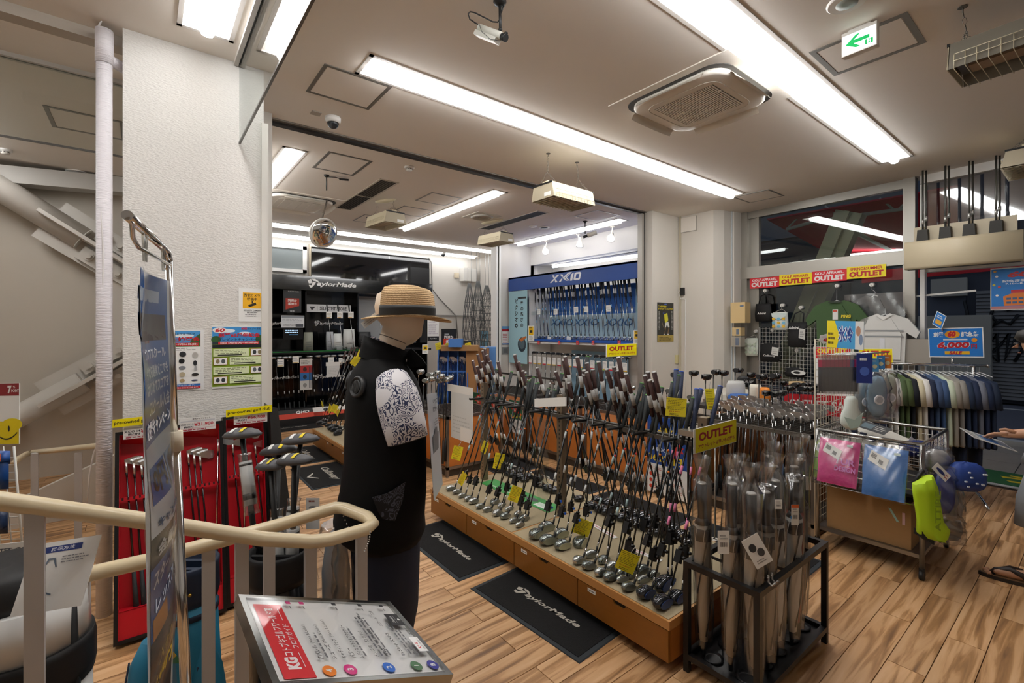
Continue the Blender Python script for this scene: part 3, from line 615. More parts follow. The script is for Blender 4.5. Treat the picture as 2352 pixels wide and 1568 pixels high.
# ================================================================ STAIRWELL AT THE LEFT
BR = M('d5d0c8', .45); GP = M('bdb8b4', .5)
t = T('riser_pipe', 'tall wrapped white pipe standing between the stairs and the pillar', 'pipe', (-.18, 3.479, 0))
def pp(py): return PD(243, py, 2.63)
mb = MB(M('e3dee2', .6, bump=.6, nscale=18, stretch=(1, 1, 9))); mb.cyl((-.18, 3.47, 0), (-.18, 3.47, 3.1), .036, n=16); mb.cyl((-.18, 3.47, 3.08), (-.18, 3.47, 3.27), .04, n=16); mb.tube([(-.18, 3.47, 3.12), (-.05, 3.6, 3.12)], .03, 12); mb.build('wrapped_pipe', t)
mb = MB(M('e8e4e2', .5)); mb.tube([PD(265, 0, 2.6), PD(245, 30, 2.59), PD(226, 60, 2.59), PD(228, 400, 2.59), PD(237, 580, 2.59), PD(236, 800, 2.6), PD(228, 900, 2.6), PD(232, 1000, 2.6), PD(215, 1040, 2.62), PD(205, 1090, 2.64), PD(200, 1160, 2.64)], .004, 5); mb.build('cord', t)
st = T('seismic_brace', 'white bolted steel braces meeting behind the wrapped pipe on the stair wall', 'brace', (-.24, 6.9, 1.8))
YB = 6.85
def brace(c0, c1, hw, fs):
    """H section member: web facing the room, flange plate standing off it along the middle, bolted splice at the node end"""
    a, b = PY(*c0, YB), PY(*c1, YB); L = b - a; d = L.normalized(); n = d.cross(UY).normalized()
    if n.z < 0: n = -n
    mb = MB(BR); mb.tube([a - d * 1.6, a + L * .62], hw * .6, 14); mb.tube([a + L * .62, a + L * .63], hw * .6, 14); mb.build('brace_tube', st)
    mb = MB(BR); mb.obox(a + L * .78 + UY * .06, L * .55, n * hw * 1.12, UY * .012); mb.build('web_plate', st)
    mb = MB(BR); mb.obox(a + L * .72 - UY * .10, L * .56, n * .018, UY * hw * .8); mb.build('flange_plate', st)
    for k in (-1, 1):
        mb = MB(BR); mb.obox(a + L * 1.0 + n * k * hw * .62 - UY * .0, L * .3, n * hw * .36, UY * .03); mb.build('splice_plate', st)
        for f in fs:
            q = a + L * f + n * k * hw * .62; m2 = MB(BR); m2.cyl(q - UY * .03, q - UY * .055, .048, n=12); m2.cyl(q - UY * .055, q - UY * .10, .03, n=6); m2.build('bolt', st)
brace((62, 470), (262, 592), .21, (.8, .96, 1.15))
brace((62, 945), (262, 838), .19, (.8, .96, 1.15))
for x, y in ((20, 440), (330, 715), (20, 968)): q = PY(x, y, YB); MB(BR).box(q.x - .08, YB, q.z - .08, q.x + .08, 7.1, q.z + .08).build('wall_bracket', st)
mb = MB(BR); q = PY(330, 715, YB + .05); mb.obox(q, UX * .30, UZ * .55, UY * .012); mb.obox(q + UX * .05, UX * .02, UZ * .9, UY * .1); mb.build('node_plate', st)
mb = MB(M('c6c3bd', .6)); a, b = PY(-60, 397, 6.9), PY(300, 430, 6.9); mb.obox((a + b) / 2, (b - a) / 2, UZ * .085, UY * .1); tag(mb.build('steel_beam'), 'pale grey beam along the top of the stair wall', 'beam')
mb = MB(M('232326', .5))
for i in range(5): mb.tube([PD(255 - 8 * cos(k) * (3 + i % 3), 408 + 9 * sin(k) + i * 3, 5.4 + i * .03) for k in [j * 2 * pi / 9 for j in range(10)]], .012, 5)
mb.tube([PD(258, 395, 5.4), PD(270, 410, 5.4), PD(276, 430, 5.4), PD(268, 440, 5.4)], .012, 5); tag(mb.build('cable_coil'), 'coil of black cable lying on the beam behind the pipe', 'cable')
mb = MB(M('232326', .5)); mb.tube([PD(26, 386, 5.0), PD(34, 382, 5.0), PD(42, 390, 5.0), PD(52, 383, 5.0)], .012, 5); tag(mb.build('cable_clip'), 'short black cable on the beam at the left edge', 'cable')
mb = MB(M('b9b0a4', .7)); a, b = PZ(-60, -10, CH), PZ(330, 110, CH); mb.obox((a + b) / 2 - UZ * .03, (b - a) / 2, UY * .05, UZ * .03); tag(mb.build('ceiling_beam'), 'thin ceiling beam at the top left corner over the stairs', 'beam')
# handrail going down along the stair wall
hr = T('stair_handrail', 'thin beige handrail with grey posts descending along the stair wall', 'handrail', PD(180, 1040, 3.6))
BG = M('d3c3a4', .35); mb = MB(BG); mb.tube([PD(30, 1066, 3.35), PD(44, 1052, 3.4), PD(62, 1042, 3.5), PD(75, 1039, 3.55), PD(180, 1028, 3.4), PD(262, 1019, 3.25)], .02, 10); mb.build('rail', hr)
for x, d in ((80, 3.5), (180, 3.4)): a = PD(x, 1040, d); mb = MB(GP); mb.box(a.x - .02, a.y - .02, .0, a.x + .02, a.y + .02, a.z); mb.build('post', hr)
mb = MB(M('cfc8be', .7)); a, b = PY(-40, 1185, 5.4), PY(262, 1045, 5.4); mb.hexa([(a.x, 5.4, 0), (b.x, 5.4, 0), (b.x, 5.46, 0), (a.x, 5.46, 0)], [(a.x, 5.4, a.z), (b.x, 5.4, b.z), (b.x, 5.46, b.z), (a.x, 5.46, a.z)]); struct('wall_stair_lower', mb)
# thick rail loop in the foreground
fr = T('stair_railing', 'thick cream stair railing with grey posts looping in front of the mannequin', 'railing', (.2, 1.75, 0))
RC = M('dac9a6', .28, coat=.25); mb = MB(RC)
mb.tube([(-.75, 1.63, 1.39), (-.31, 1.64, 1.203), (0, 1.65, 1.068), (.293, 1.655, .935), (.44, 1.65, .887), (.50, 1.64, .882), (.615, 1.62, .893), (.645, 1.635, .9), (.64, 1.67, .912), (.60, 1.80, .915), (.575, 1.83, .915), (.53, 1.832, .911), (.372, 1.835, .898), (.007, 1.845, .879), (-.35, 1.90, .866), (-.8, 1.93, .85)], .0225, 12); mb.build('handrail', fr)
for x, y, zt, c in ((-.215, 1.64, 1.16, (155, 0)), (-.172, 1.87, .86, 0), (.235, 1.655, .95, 0), (.165, 1.84, .87, 0), (.435, 1.65, .88, 0), (.345, 1.835, .885, 0), (.605, 1.64, .885, 0)):
    mb = MB(GP); mb.obox((x, y, zt / 2), UX * .018, UY * .011, UZ * zt / 2); mb.build('post', fr)
# ================================================================ GOLF CLUBS: one of each kind, copied with their parts
def pear(L, Dp, n=18):
    """plan outline of a wood head: heel at +x, toe at -x, flat face towards -y"""
    pts = []
    for i in range(n):
        a = 2 * pi * i / n; x = -L / 2 + .012 + cos(a) * L / 2; y = sin(a) * Dp * .5
        y = y * .62 if y < 0 else y * (1.0 - .18 * (cos(a) - .2) ** 2)
        pts.append((x, max(y, -Dp * .27)))
    return pts
def wood_head(L, Dp, Hh, crown, face, up=None):
    mb = MB(crown); o = pear(L, Dp); cx = -L / 2 + .012; cy = .05 * Dp; rg = []
    for z, k, dy in ((0, .55, 0), (.06, .82, 0), (.22, .97, 0), (.45, 1.0, .02), (.66, .93, .05), (.82, .76, .09), (.93, .50, .12), (.985, .25, .13), (1.0, .05, .13)):
        rg.append([Vector((cx + (x - cx) * k, cy + (y - cy) * k - dy * Dp * .3, z * Hh)) for x, y in o])
    mb.loft(rg); mb.use(face)
    f = [(cx + (L * .46) * cos(2 * pi * i / 12), -Dp * .285, Hh * .44 + Hh * .38 * sin(2 * pi * i / 12)) for i in range(12)]
    mb.prism(f, (0, -.0015, 0)); return mb
def iron_head(mt, toe=.082, Hh=.056):
    mb = MB(mt); p = [(.006, .012), (.004, .0), (-.02, -.002), (-toe * .75, -.0), (-toe, .012), (-toe * 1.02, Hh * .72), (-toe * .86, Hh), (-toe * .6, Hh * .93), (-.012, Hh * .52), (.002, Hh * .5)]
    mb.prism([(x, -.006 + z * .25, z) for x, z in p], (0, .009, 0)); mb.prism([(x * .9 - .003, .003 + z * .25, z * .35) for x, z in p], (0, .006, 0))
    return mb
def club(name, kind, theta, crown, face, shaft, grip, cap, L=1.05, size=(.1, .085, .045), tagm=None, wrap=None, ring=None, band=None, plug=None, lowtip=CHROME):
    """prototype at the origin, sole on z=0, shaft leaning towards +x by theta (head towards -x)"""
    t = T(name, 'proto', 'golf club'); s = Vector((sin(theta), 0, cos(theta)))
    if kind == 'iron': iron_head(crown).build('head', t, True); h0 = Vector((0, 0, .02)); hos = .055
    else: wood_head(*size, crown, face).build('head', t, True); h0 = Vector((.002, -.06 * size[1], size[2] * .5)); hos = .035
    mb = MB(crown if kind == 'iron' else BLK); mb.cyl(h0, h0 + s * hos, .0068, .0062, 8); mb.use(BLK if kind == 'iron' else lowtip); mb.cyl(h0 + s * hos, h0 + s * (hos + .025), .0062, .0048, 8); mb.build('ferrule', t, True)
    a = hos + .02; mb = MB(shaft); mb.cyl(h0 + s * a, h0 + s * (L - .26), .0043, .0066, 7)
    if band: mb.use(band); [mb.cyl(h0 + s * (L * k), h0 + s * (L * k + .045), .0074, n=7) for k in (.55, .3)]
    if ring: mb.use(ring); mb.ball(h0 + s * (L * .6) + Vector((0, -.008, 0)), .007, n=6, m=4)
    mb.build('shaft', t, True)
    mb = MB(grip); mb.cyl(h0 + s * (L - .27), h0 + s * (L - .004), .0098, .0142, 9)
    if wrap: mb.use(wrap); mb.cyl(h0 + s * (L - .21), h0 + s * (L - .13), .0128, .0138, 9)
    mb.use(cap); mb.cyl(h0 + s * (L - .006), h0 + s * L, .0148, .0125, 9); mb.build('grip', t, True)
    if plug:
        c = h0 + s * plug; mb = MB(M('0d0d0e', .4)); mb.obox(c, s * .03, Vector((cos(theta), 0, -sin(theta))) * .014, UY * .016); mb.cyl(c - UY * .016, c - UY * .035, .011, .008, 8); mb.cyl(c + s * .03, c + s * .045, .012, n=8)
        if tagm: mb.use(tagm); mb.cyl(c - UY * .035, c - UY * .037, .008, n=8)
        mb.build('security_clip', t, True)
    return t
SILV = M('c2c6c4', .22, .9); SILD = M('8b9290', .18, .85); DKH = M('3a3c40', .1, .6, coat=.5); BLKH = M('0c0c0e', .08, coat=.8); FACE = M('8f938f', .3, .7); FACED = M('33363a', .35, .5)
SHB = M('101418', .25, coat=.5); SHS = M('c4c6c8', .15, 1.); GRB = M('23282a', .65, bump=.3, nscale=220); GRR = M('3c1f1b', .6, bump=.3, nscale=220); GRN_ = M('1d3030', .6); GCAP = M('5b9a45', .5); CLR = M('9c9a98', .25); WRAP = M('b9b8b6', .3); BLUC = M('2a5ed0', .5); GRBL = M('25304d', .6, bump=.3, nscale=220)
TH = rad(19); PROT = {}
def proto(key, *a, **k): t = club(*a, **k); PROT[key] = (t, tree(t), [False])
proto('fw', 'fairway_wood', 'wood', TH, SILV, FACE, SHB, GRB, GCAP, 1.03, (.088, .07, .042), band=M('9fb6b8', .3), ring=M('e03030', .4))
proto('fw2', 'fairway_wood', 'wood', TH, SILD, FACE, SHB, GRB, GCAP, 1.05, (.088, .072, .042), plug=.24, ring=M('f07a1c', .4))
proto('ut', 'hybrid_club', 'wood', TH, SILV, FACE, SHB, GRB, GCAP, .98, (.082, .05, .036), plug=.12)
proto('dr', 'driver', 'wood', TH, SILD, M('b5b79f', .3, .5), SHB, GRB, GCAP, 1.12, (.115, .105, .058), ring=M('f07a1c', .4), band=M('cfd3d3', .3), plug=.16, tagm=M('1e6df0', .4))
proto('dk', 'driver', 'wood', TH, DKH, FACED, SHB, GRR, CLR, 1.12, (.112, .1, .056), band=M('e0e0e0', .3), wrap=WRAP)
proto('dk2', 'fairway_wood', 'wood', TH, BLKH, FACED, SHB, GRR, CLR, 1.06, (.095, .08, .044), wrap=WRAP, plug=.3)
proto('bl', 'driver', 'wood', TH, DKH, M('1b3a78', .3, .4), SHB, GRBL, BLUC, 1.1, (.112, .1, .056), band=M('e884b0', .4), plug=.2)
def put(key, p, rz, label, group, tilt=(0, 0), sc=1.):
    t, tr_, used = PROT[key]
    o = dup(t, None, tr_) if used[0] else t
    used[0] = True; o.location = p; o.rotation_euler = (tilt[0], tilt[1], rz); o.scale = (sc,) * 3; o['label'] = label; o['group'] = group
    return o
# ================================================================ THE WOODEN DISPLAY PLATFORMS
CARP = M('a8997c', .9, noise=.1, nscale=120); LAM = M('a8692c', .35, noise=.1, nscale=5, stretch=(1, 1, 10)); LAMD = M('8f5a20', .38, noise=.1, nscale=5, stretch=(1, 6, 10)); EDGE = M('c08a50', .35)
def platform(x0, x1, y0, y1, drs, label, seams=(), top=.253):
    t = T('display_platform', label, 'platform', ((x0 + x1) / 2, (y0 + y1) / 2, 0))
    mb = MB(LAM); mb.box(x0 + .02, y0 + .0, .055, x1 - .02, y1, top - .045); mb.build('carcass', t)
    mb = MB(M('1c1713', .7)); mb.box(x0 + .09, y0 + .06, 0, x1 - .09, y1 - .06, .056); mb.build('plinth', t)
    mb = MB(EDGE); mb.box(x0, y0 - .004, top - .045, x1, y1 + .004, top - .003); mb.build('top_edge', t)
    ys = [y0] + list(seams) + [y1]
    for a, b in zip(ys, ys[1:]): mb = MB(CARP); mb.box(x0 + .012, a + .008, top - .004, x1 - .012, b - .008, top); mb.build('carpet_top', t)
    for a, b in zip(drs, drs[1:]):
        mb = MB(LAMD); g = .003; m = (a + b) / 2
        f = [(x0 + .002, y, z) for y, z in ((a + g, .055), (b - g, .055), (b - g, top - .05), (m + .045, top - .05), (m + .028, top - .07), (m - .028, top - .07), (m - .045, top - .05), (a + g, top - .05))]
        mb.prism(f, (.018, 0, 0)); d = mb.build('drawer', t)
        mb = MB(M('1a130c', .8)); mb.prism([(x0 + .012, m + .045, top - .048), (x0 + .012, m - .045, top - .048), (x0 + .012, m - .028, top - .07), (x0 + .012, m + .028, top - .07)], (.004, 0, 0)); mb.build('notch', d)
        mb = MB(WHT); q = b - (b - a) * .18; mb.box(x0 + .0008, q - .028, top - .082, x0 + .002, q + .028, top - .062); mb.use(M('777777', .6)); mb.box(x0 + .0004, q - .02, top - .075, x0 + .0008, q + .02, top - .07); mb.build('drawer_sticker', d)
    return t
x0 = 1.90; yb = [1.255] + [PX(px, py, x0).y for px, py in ((1326, 1370), (1180, 1270), (1071, 1205))] + [3.54]
platform(x0, 2.85, 1.255, 3.54, yb, 'long low wooden drawer platform crowded with golf clubs beside the dark mats', (PZ(1180, 1221, .253).y,))
# slotted uprights and the notched rails that carry the shafts
PST = M('8a7a66', .3, .6); fx = T('club_rack', 'slotted steel club rack standing along the middle of the wooden platform', 'rack', (2.4, 2.4, .253))
for y in (3.46, 2.47, 1.36):
    mb = MB(PST); mb.box(2.37, y - .025, .253, 2.42, y + .025, 1.12); mb.use(BLK)
    for i in range(26): mb.box(2.3695, y - .004, .3 + i * .031, 2.37, y + .004, .315 + i * .031)
    mb.build('upright', fx)
mb = MB(M('5a5650', .35, .5)); mb.box(2.40, 1.3, .96, 2.43, 3.5, .985); mb.box(2.34, 1.3, .96, 2.36, 3.5, .985); mb.build('holder_rail', fx)
for y in (3.42, 3.18, 3.02, 2.88, 2.62, 2.32, 2.18, 2.02, 1.88, 1.7, 1.5):
    mb = MB(M('151515', .45)); mb.tube([(2.36, y, .985), (2.22, y, .99), (2.21, y, .995)], .009, 8); mb.build('prong', fx)
mb = MB(GLASSC); mb.box(2.29, 2.50, .3, 2.292, 2.62, .95); mb.build('acrylic_cover', fx)
mb = MB(M('b9b2a6', .2, .7)); mb.box(2.30, 1.34, 1.02, 2.5, 1.46, 1.05); mb.build('top_plate', fx)
# --- front rows: (px, py) of the heads, kind
front = []
for x, y, k in [(250, 985, 'fw'), (292, 1008, 'ut'), (330, 1036, 'ut'), (372, 1058, 'ut'), (415, 1080, 'fw'), (462, 1117, 'ut'), (522, 1142, 'ut'), (572, 1080, 'fw2'), (588, 1166, 'fw'), (622, 1104, 'ut'), (650, 1190, 'fw2'), (683, 1132, 'ut'), (712, 1222, 'ut'), (740, 1165, 'ut'), (758, 1253, 'ut'), (795, 1205, 'fw2')]:
    front.append((960 + x / 3.267, 820 + y / 3.267, k))
for x, y, k in [(345, 525, 'dr'), (462, 455, 'dr'), (462, 588, 'dr'), (592, 515, 'dr'), (602, 630, 'dr'), (752, 585, 'dr'), (735, 770, 'fw'), (832, 830, 'fw2'), (862, 710, 'fw'), (932, 888, 'fw'), (972, 758, 'fw2'), (1037, 928, 'fw2'), (1062, 822, 'fw'), (1152, 948, 'ut'), (1212, 1032, 'fw2'), (1148, 868, 'ut'), (1238, 890, 'fw2'), (1357, 948, 'ut'), (1362, 848, 'fw2'), (1382, 1080, 'bl'), (1470, 880, 'fw2'), (1545, 990, 'bl'), (1537, 1172, 'bl'), (1682, 1112, 'bl'), (1662, 918, 'bl')]:
    front.append((1150 + x / 4.126, 1100 + y / 4.126, k))
front.sort(); NM = {'fw': 'silver striped-shaft fairway wood', 'fw2': 'grey dark-shafted fairway wood', 'ut': 'slim silver hybrid', 'dr': 'large silver driver', 'bl': 'blue-faced dark driver', 'dk': 'brown-gripped dark driver', 'dk2': 'brown-gripped black fairway wood'}
DNOM = 0
for i, (px, py, k) in enumerate(front):
    p = PZ(px, py, .272); p.z = .2535; p.x = max(1.985, min(p.x + .03, 2.2))
    dx = 2.36 - p.x; L = {'dr': 1.1, 'bl': 1.1}.get(k, 1.02); th = math.asin(min(.5, dx / .8)); sc = RN.uniform(.94, 1.04)
    put(k, p, rad(RN.uniform(-14, 20)), NM[k] + ', ' + ordn(i) + ' from left along the platform front', 'clubs leaning on the front of the wooden platform', (rad(RN.uniform(-6, 1.5)), (th - TH) * .9), sc)
back = []
for x, y in [(525, 870), (570, 895), (620, 900), (652, 842), (690, 912), (735, 862), (752, 928), (795, 900), (870, 915), (902, 962), (942, 987), (985, 1002), (1180, 1060), (1262, 1122), (1312, 1150), (1372, 1172), (1432, 1202), (1482, 1222), (1542, 1252), (1602, 1267), (1652, 1292), (1702, 1312), (1762, 1332), (1832, 1362), (1340, 1065), (1400, 1100), (1452, 1120), (1542, 1160), (1602, 1190), (1652, 1207), (1722, 1232), (1882, 1302), (1952, 1350), (1990, 1390), (2052, 1362), (2092, 1400)]:
    back.append((960 + x / 3.267, 820 + y / 3.267))
back.sort()
for i, (px, py) in enumerate(back):
    p = PZ(px, py, .275); p.z = .2535; p.x = min(max(p.x, 2.6), 2.74)
    k = 'dk' if i % 3 else 'dk2'; th = math.asin(min(.5, (p.x - 2.41) / .8))
    put(k, p, pi + rad(RN.uniform(-15, 15)), NM[k] + ', ' + ordn(i) + ' from left in the platform rear', 'dark clubs leaning on the rear of the wooden platform', (rad(RN.uniform(-4, 4)), (th - TH) * .9), RN.uniform(.97, 1.06))
# extra grips standing in the holder (clubs whose heads hide behind the others)
# --- price tags
def price_tag(px, py, d, w, h, label, roll=0., yaw=0., col='f3e02a'):
    """yellow card on a clear loop, turned towards the shopper"""
    c = PD(px, py, d); u = Vector((RT[0], RT[1], 0)); n0 = -Vector((FW[0], FW[1], 0)); u = u * cos(yaw) + n0 * sin(yaw)
    n = u.cross(UZ); v = UZ * cos(roll) - u * sin(roll) + n * -.15; v.normalize(); u2 = v.cross(n).normalized()
    u2 = (u * cos(roll) + UZ * sin(roll)).normalized(); v = (UZ * cos(roll) - u * sin(roll)).normalized()
    t, pr = panel('price_tag', label, 'price tag', c - u2 * w / 2 - v * h / 2, u2, v, w, h, M(col, .45), .0012, 'yellow price tags')
    pr.rect(.0, .93, 1, .95, M('8a7f20', .5)); pr.rect(.06, .52, .94, .535, M('554d18', .5)); pr.lines(.08, .56, .92, .9, 4, M('8a7f20', .5), .35, int(px)); pr.lines(.08, .34, .92, .5, 2, M('8a7f20', .5), .35, int(py)); pr.text('¥19,800', .42, .26, .07, 'c23a1c', .55, .01); pr.lines(.2, .04, .8, .18, 2, M('554d18', .5), .4, 3)
    pr.build('print', t)
    mb = MB(M('cfd0cc', .2, alpha=.6)); q = c + v * (h / 2 + .012); mb.tube([c + v * (h / 2 - .004), q, q + v * .03 + u2 * .01], .002, 5); mb.build('loop', t)
for a in ((1050, 1040, 3.72, .075, .11, 'yellow price tag hanging at the left end of the platform, above the first heads', -.25), (1113, 1027, 3.85, .06, .105, 'narrow yellow price tag, second from the left on the platform clubs', -.45, .7),
          (1147, 1059, 3.7, .085, .125, 'yellow price tag in the middle of the left clubs', -.2), (1062, 1099, 3.6, .05, .11, 'tilted yellow price tag low at the left end of the platform', -.5, .6), (1183, 1134, 3.3, .075, .11, 'yellow price tag shining under the lamp, above the last left hybrids', -.35),
          (1337, 1210, 2.95, .115, .1, 'yellow price tag over the large silver drivers', -.35), (1441, 1290, 2.5, .105, .105, 'yellow price tag lowest on the platform, over the fairway woods', -.4), (1553, 935, 2.55, .11, .1, 'yellow price tag held up high among the blue capped grips', -.08), (1632, 916, 2.75, .05, .12, 'yellow price tag at the top right of the rack behind the outlet card', .1, .5)):
    price_tag(*a[:6], *a[6:])
# papers lying on the platform
q = [PZ(x, y, .256) for x, y in ((1102, 1108), (1125, 1095), (1263, 1158), (1258, 1177))]
u = q[3] - q[0]; w = u.length; u.normalize(); v = UZ.cross(u); hh = abs((q[1] - q[0]).dot(v)) * 1.0
t, pr = panel('flyer', 'green flyer lying on the carpet of the platform behind the left clubs', 'flyer', q[0] - UZ * .0, u, v, w, max(hh, .12), M('3f9a4a', .5), .0012)
pr.text('どこまでも', .4, .62, .22, '1d3a22', .4); pr.text('SALE ITEM', .3, .25, .16, 'e8f2e8', .3); pr.rect(.78, .15, .95, .6, 'dfe8df'); pr.ell(.68, .55, .08, .2, '5a5d5c'); pr.build('print', t)
for j, (a, b) in enumerate((((1345, 1198), (1410, 1236)), ((1448, 1262), (1515, 1290)))):
    a, b = PZ(*a, .2565), PZ(*b, .2565); u = (b - a); w = u.length; u.normalize()
    t, pr = panel('paper_strip', ('white paper strip with red print lying behind the silver drivers', 'white paper strip with red print lying behind the fairway woods at the right')[j], 'paper strip', a, u, UZ.cross(u), w, .035, WHT, .001)
    pr.text('限定販売', .3, .5, .5, 'c8202a', .4); pr.text('特価品', .78, .5, .5, 'c8202a', .3); pr.build('print', t)
# second platform in the back room
platform(1.78, 2.6, 4.95, 6.64, [4.95, 5.52, 6.08, 6.64], 'low wooden drawer platform with clubs in the back room left of the mannequin')
bb = [(640, 870), (690, 885), (735, 900), (775, 930), (810, 950), (850, 965), (870, 940), (790, 905), (830, 915), (700, 860), (660, 880), (845, 985)]
for i, (x, y) in enumerate(sorted(bb)):
    p = PZ(600 + x / 4.61, 780 + y / 4.61, .275); p.z = .2535; p.x = min(max(p.x, 1.9), 2.12)
    put('dk' if i % 2 else 'dk2', p, rad(RN.uniform(-12, 12)), ('dark driver' if i % 2 else 'black fairway wood') + ' on the back room platform, ' + ordn(i) + ' from the left', 'clubs on the back room platform', (rad(RN.uniform(-3, 1)), .02))
t = T('club_rack', 'black club rack on the back room platform behind the mannequin', 'rack', (2.3, 5.8, .253)); mb = MB(BLK); mb.box(2.27, 4.98, 1.0, 2.3, 6.6, 1.02); mb.build('holder_rail', t)
for y in (5.0, 5.8, 6.58): MB(M('44413d', .4, .5)).box(2.3, y - .02, .253, 2.34, y + .02, 1.15).build('upright', t)
for a in ((740, 929, 6.1, .05, .1, 'yellow price tag over the back platform, leftmost of four', .9, .9), (757, 938, 5.95, .06, .11, 'yellow price tag over the back platform, second of four', -.5, .7), (768, 938, 5.75, .075, .1, 'yellow price tag over the back platform, third of four', -.4), (776, 947, 5.6, .05, .1, 'yellow price tag over the back platform, rightmost of four', -.7, .8), (829, 815, 5.4, .09, .1, 'upper yellow price tag at the mannequin collar', -.45), (815, 830, 5.5, .08, .1, 'lower yellow price tag at the mannequin collar', -.6)):
    price_tag(*a[:6], *a[6:])
# ================================================================ MATS
def yp(name, label, cat, px0, px1, pt, pb, y, mat, th=.002, group=None):
    """sheet facing -Y on the plane Y=y: left/right pixel columns, top/bottom pixel rows at its left edge"""
    tl, bl = PY(px0, pt, y), PY(px0, pb, y); w = PY(px1, pt, y).x - tl.x
    return panel(name, label, cat, bl, UX, UZ, w, tl.z - bl.z, mat, th, group)
def xp(name, label, cat, px0, px1, pt, pb, x, mat, th=.002, group=None):
    tl, bl = PX(px0, pt, x), PX(px0, pb, x); w = tl.y - PX(px1, pt, x).y
    return panel(name, label, cat, bl, -UY, UZ, w, tl.z - bl.z, mat, th, group)
def tmlogo(pr, x, y, h, w, c, full=True):
    """emblem with a split T, then the rest of the word"""
    e = w * .19; k = h * 1.5; P = lambda a, b: (x + a * e, y + b * k)
    pr.poly([P(0, .3), P(.34, .48), P(.44, .12), P(.36, -.02), P(.1, -.05)], c); pr.poly([P(.42, .5), P(.75, .5), P(1.08, .3), P(1.2, .05), P(.9, .22), P(.55, .3)], c)
    pr.poly([P(.5, .16), P(.85, .16), P(.72, -.12), P(.42, -.5), P(.2, -.5), P(.1, -.2), P(.4, -.25)], c)
    pr.text('aylorMade', x + w * .18, y - h * .1, h, c, w * .82, .03, .25, 'l')
MATB = M('0c0c0e', .95, bump=.5, nscale=300); MATE = M('2d3338', .8); LET = M('b5b0a6', .9)
def floor_mat(o, u, W, Hh, label, kind):
    u = Vector(u).normalized(); v = UZ.cross(u); o = Vector(o)
    t = T('floor_mat', label, 'mat', o, group='black logo floor mats'); mb = MB(MATE); c = o + u * W / 2 + v * Hh / 2 + UZ * .0035
    b = [o, o + u * W, o + u * W + v * Hh, o + v * Hh]; e = .006
    mb.hexa([p + UZ * .0006 for p in b], [p + (c - p).normalized() * e + UZ * .005 for p in b]); mb.build('rubber_border', t)
    mb = MB(MATB); mb.obox(c + UZ * .0015, u * (W / 2 - .03), v * (Hh / 2 - .025), UZ * .003); mb.build('pile', t)
    pr = PR(o + UZ * .0085, u, v, W, Hh, .0003)
    if kind == 'tm': tmlogo(pr, .22, .52, .12, .58, LET)
    elif kind == 'cw': pr.text('Callaway', .5, .58, .2, LET, .6, .02, .35); pr.poly([(.36, .3), (.5, .12), (.64, .3), (.6, .3), (.5, .18), (.4, .3)], LET)
    pr.build('lettering', t); return t
floor_mat((1.575, 2.43, 0), (.058, -.868, 0), .87, .40, 'black floor mat in front of the platform at the right, lettering fully visible', 'tm')
floor_mat((1.56, 3.44, 0), (-.0, -.9, 0), .90, .40, 'black floor mat before the platform, behind the mannequin', 'tm')
for i, y in enumerate((4.95, 4.0, 3.05, 2.1)):
    floor_mat((3.05, y, 0), (0, -1, 0), .90, .62, 'black floor mat in the aisle behind the clubs, ' + ordn(i) + ' from the far end', 'tm')
floor_mat((1.30, 5.75, 0), (0, -1, 0), .88, .52, 'black floor mat with a curved script, nearer one beside the mannequin back', 'cw')
floor_mat((1.33, 6.75, 0), (0, -1, 0), .9, .5, 'black floor mat with a curved script, beside the back platform', 'cw')
floor_mat((1.3, 7.9, 0), (1, 0, 0), 1.0, .5, 'black floor mat before the black club wall at the back', 'tm')
# ================================================================ WOOD VENEER COUNTERS WITH STEEL GRIDS
ORG = M('c07232', .4, noise=.08, nscale=4, stretch=(1, 1, 6)); STL = M('8f8b86', .3, .9); STD = M('4a4642', .4, .6)
def counter(x0, x1, y0, y1, top, label, gridtop=None, front=True):
    t = T('club_counter', label, 'counter', ((x0 + x1) / 2, (y0 + y1) / 2, 0)); g = gridtop or top
    if front: mb = MB(ORG); mb.box(x0 + .012, y0 + .012, .10, x1 - .012, y1 - .012, top - .02); mb.build('veneer_body', t)
    mb = MB(STD); mb.box(x0 + .03, y0 + .03, 0, x1 - .03, y1 - .03, .10); mb.build('plinth', t)
    mb = MB(STL); e = .03
    for a, b in ((x0, y0), (x1 - e, y0), (x0, y1 - e), (x1 - e, y1 - e)): mb.box(a, b, 0, a + e, b + e, g)
    for z in (g - .03, .08):
        mb.box(x0, y0, z, x1, y0 + .02, z + .03); mb.box(x0, y1 - .02, z, x1, y1, z + .03); mb.box(x0, y0, z, x0 + .02, y1, z + .03); mb.box(x1 - .02, y0, z, x1, y1, z + .03)
    mb.build('steel_frame', t)
    mb = MB(STD); n = int((y1 - y0) / .04); m = int((x1 - x0) / .04)
    for i in range(1, n): y = y0 + (y1 - y0) * i / n; mb.box(x0, y - .002, g - .012, x1, y + .002, g - .004)
    for i in range(1, m): x = x0 + (x1 - x0) * i / m; mb.box(x - .002, y0, g - .012, x + .002, y1, g - .004)
    mb.build('wire_grid', t); return t
counter(4.0, 4.62, 1.38, 2.30, .79, 'steel rack full of upright irons beside the outlet card', .79, False)
mb = MB(M('7b4a26', .5)); mb.box(4.64, 1.5, 0, 4.67, 2.5, .75); tag(mb.build('backing_board', bpy.data.objects['club_counter']), kind=None)
counter(3.9, 4.55, 2.36, 3.66, .64, 'orange wooden counter behind the platform, nearest part', .72)
counter(3.9, 4.5, 3.72, 4.66, .64, 'orange wooden counter in the aisle, middle part', .72)
counter(3.9, 4.5, 4.72, 5.72, .64, 'orange wooden counter in the aisle, far part', .72)
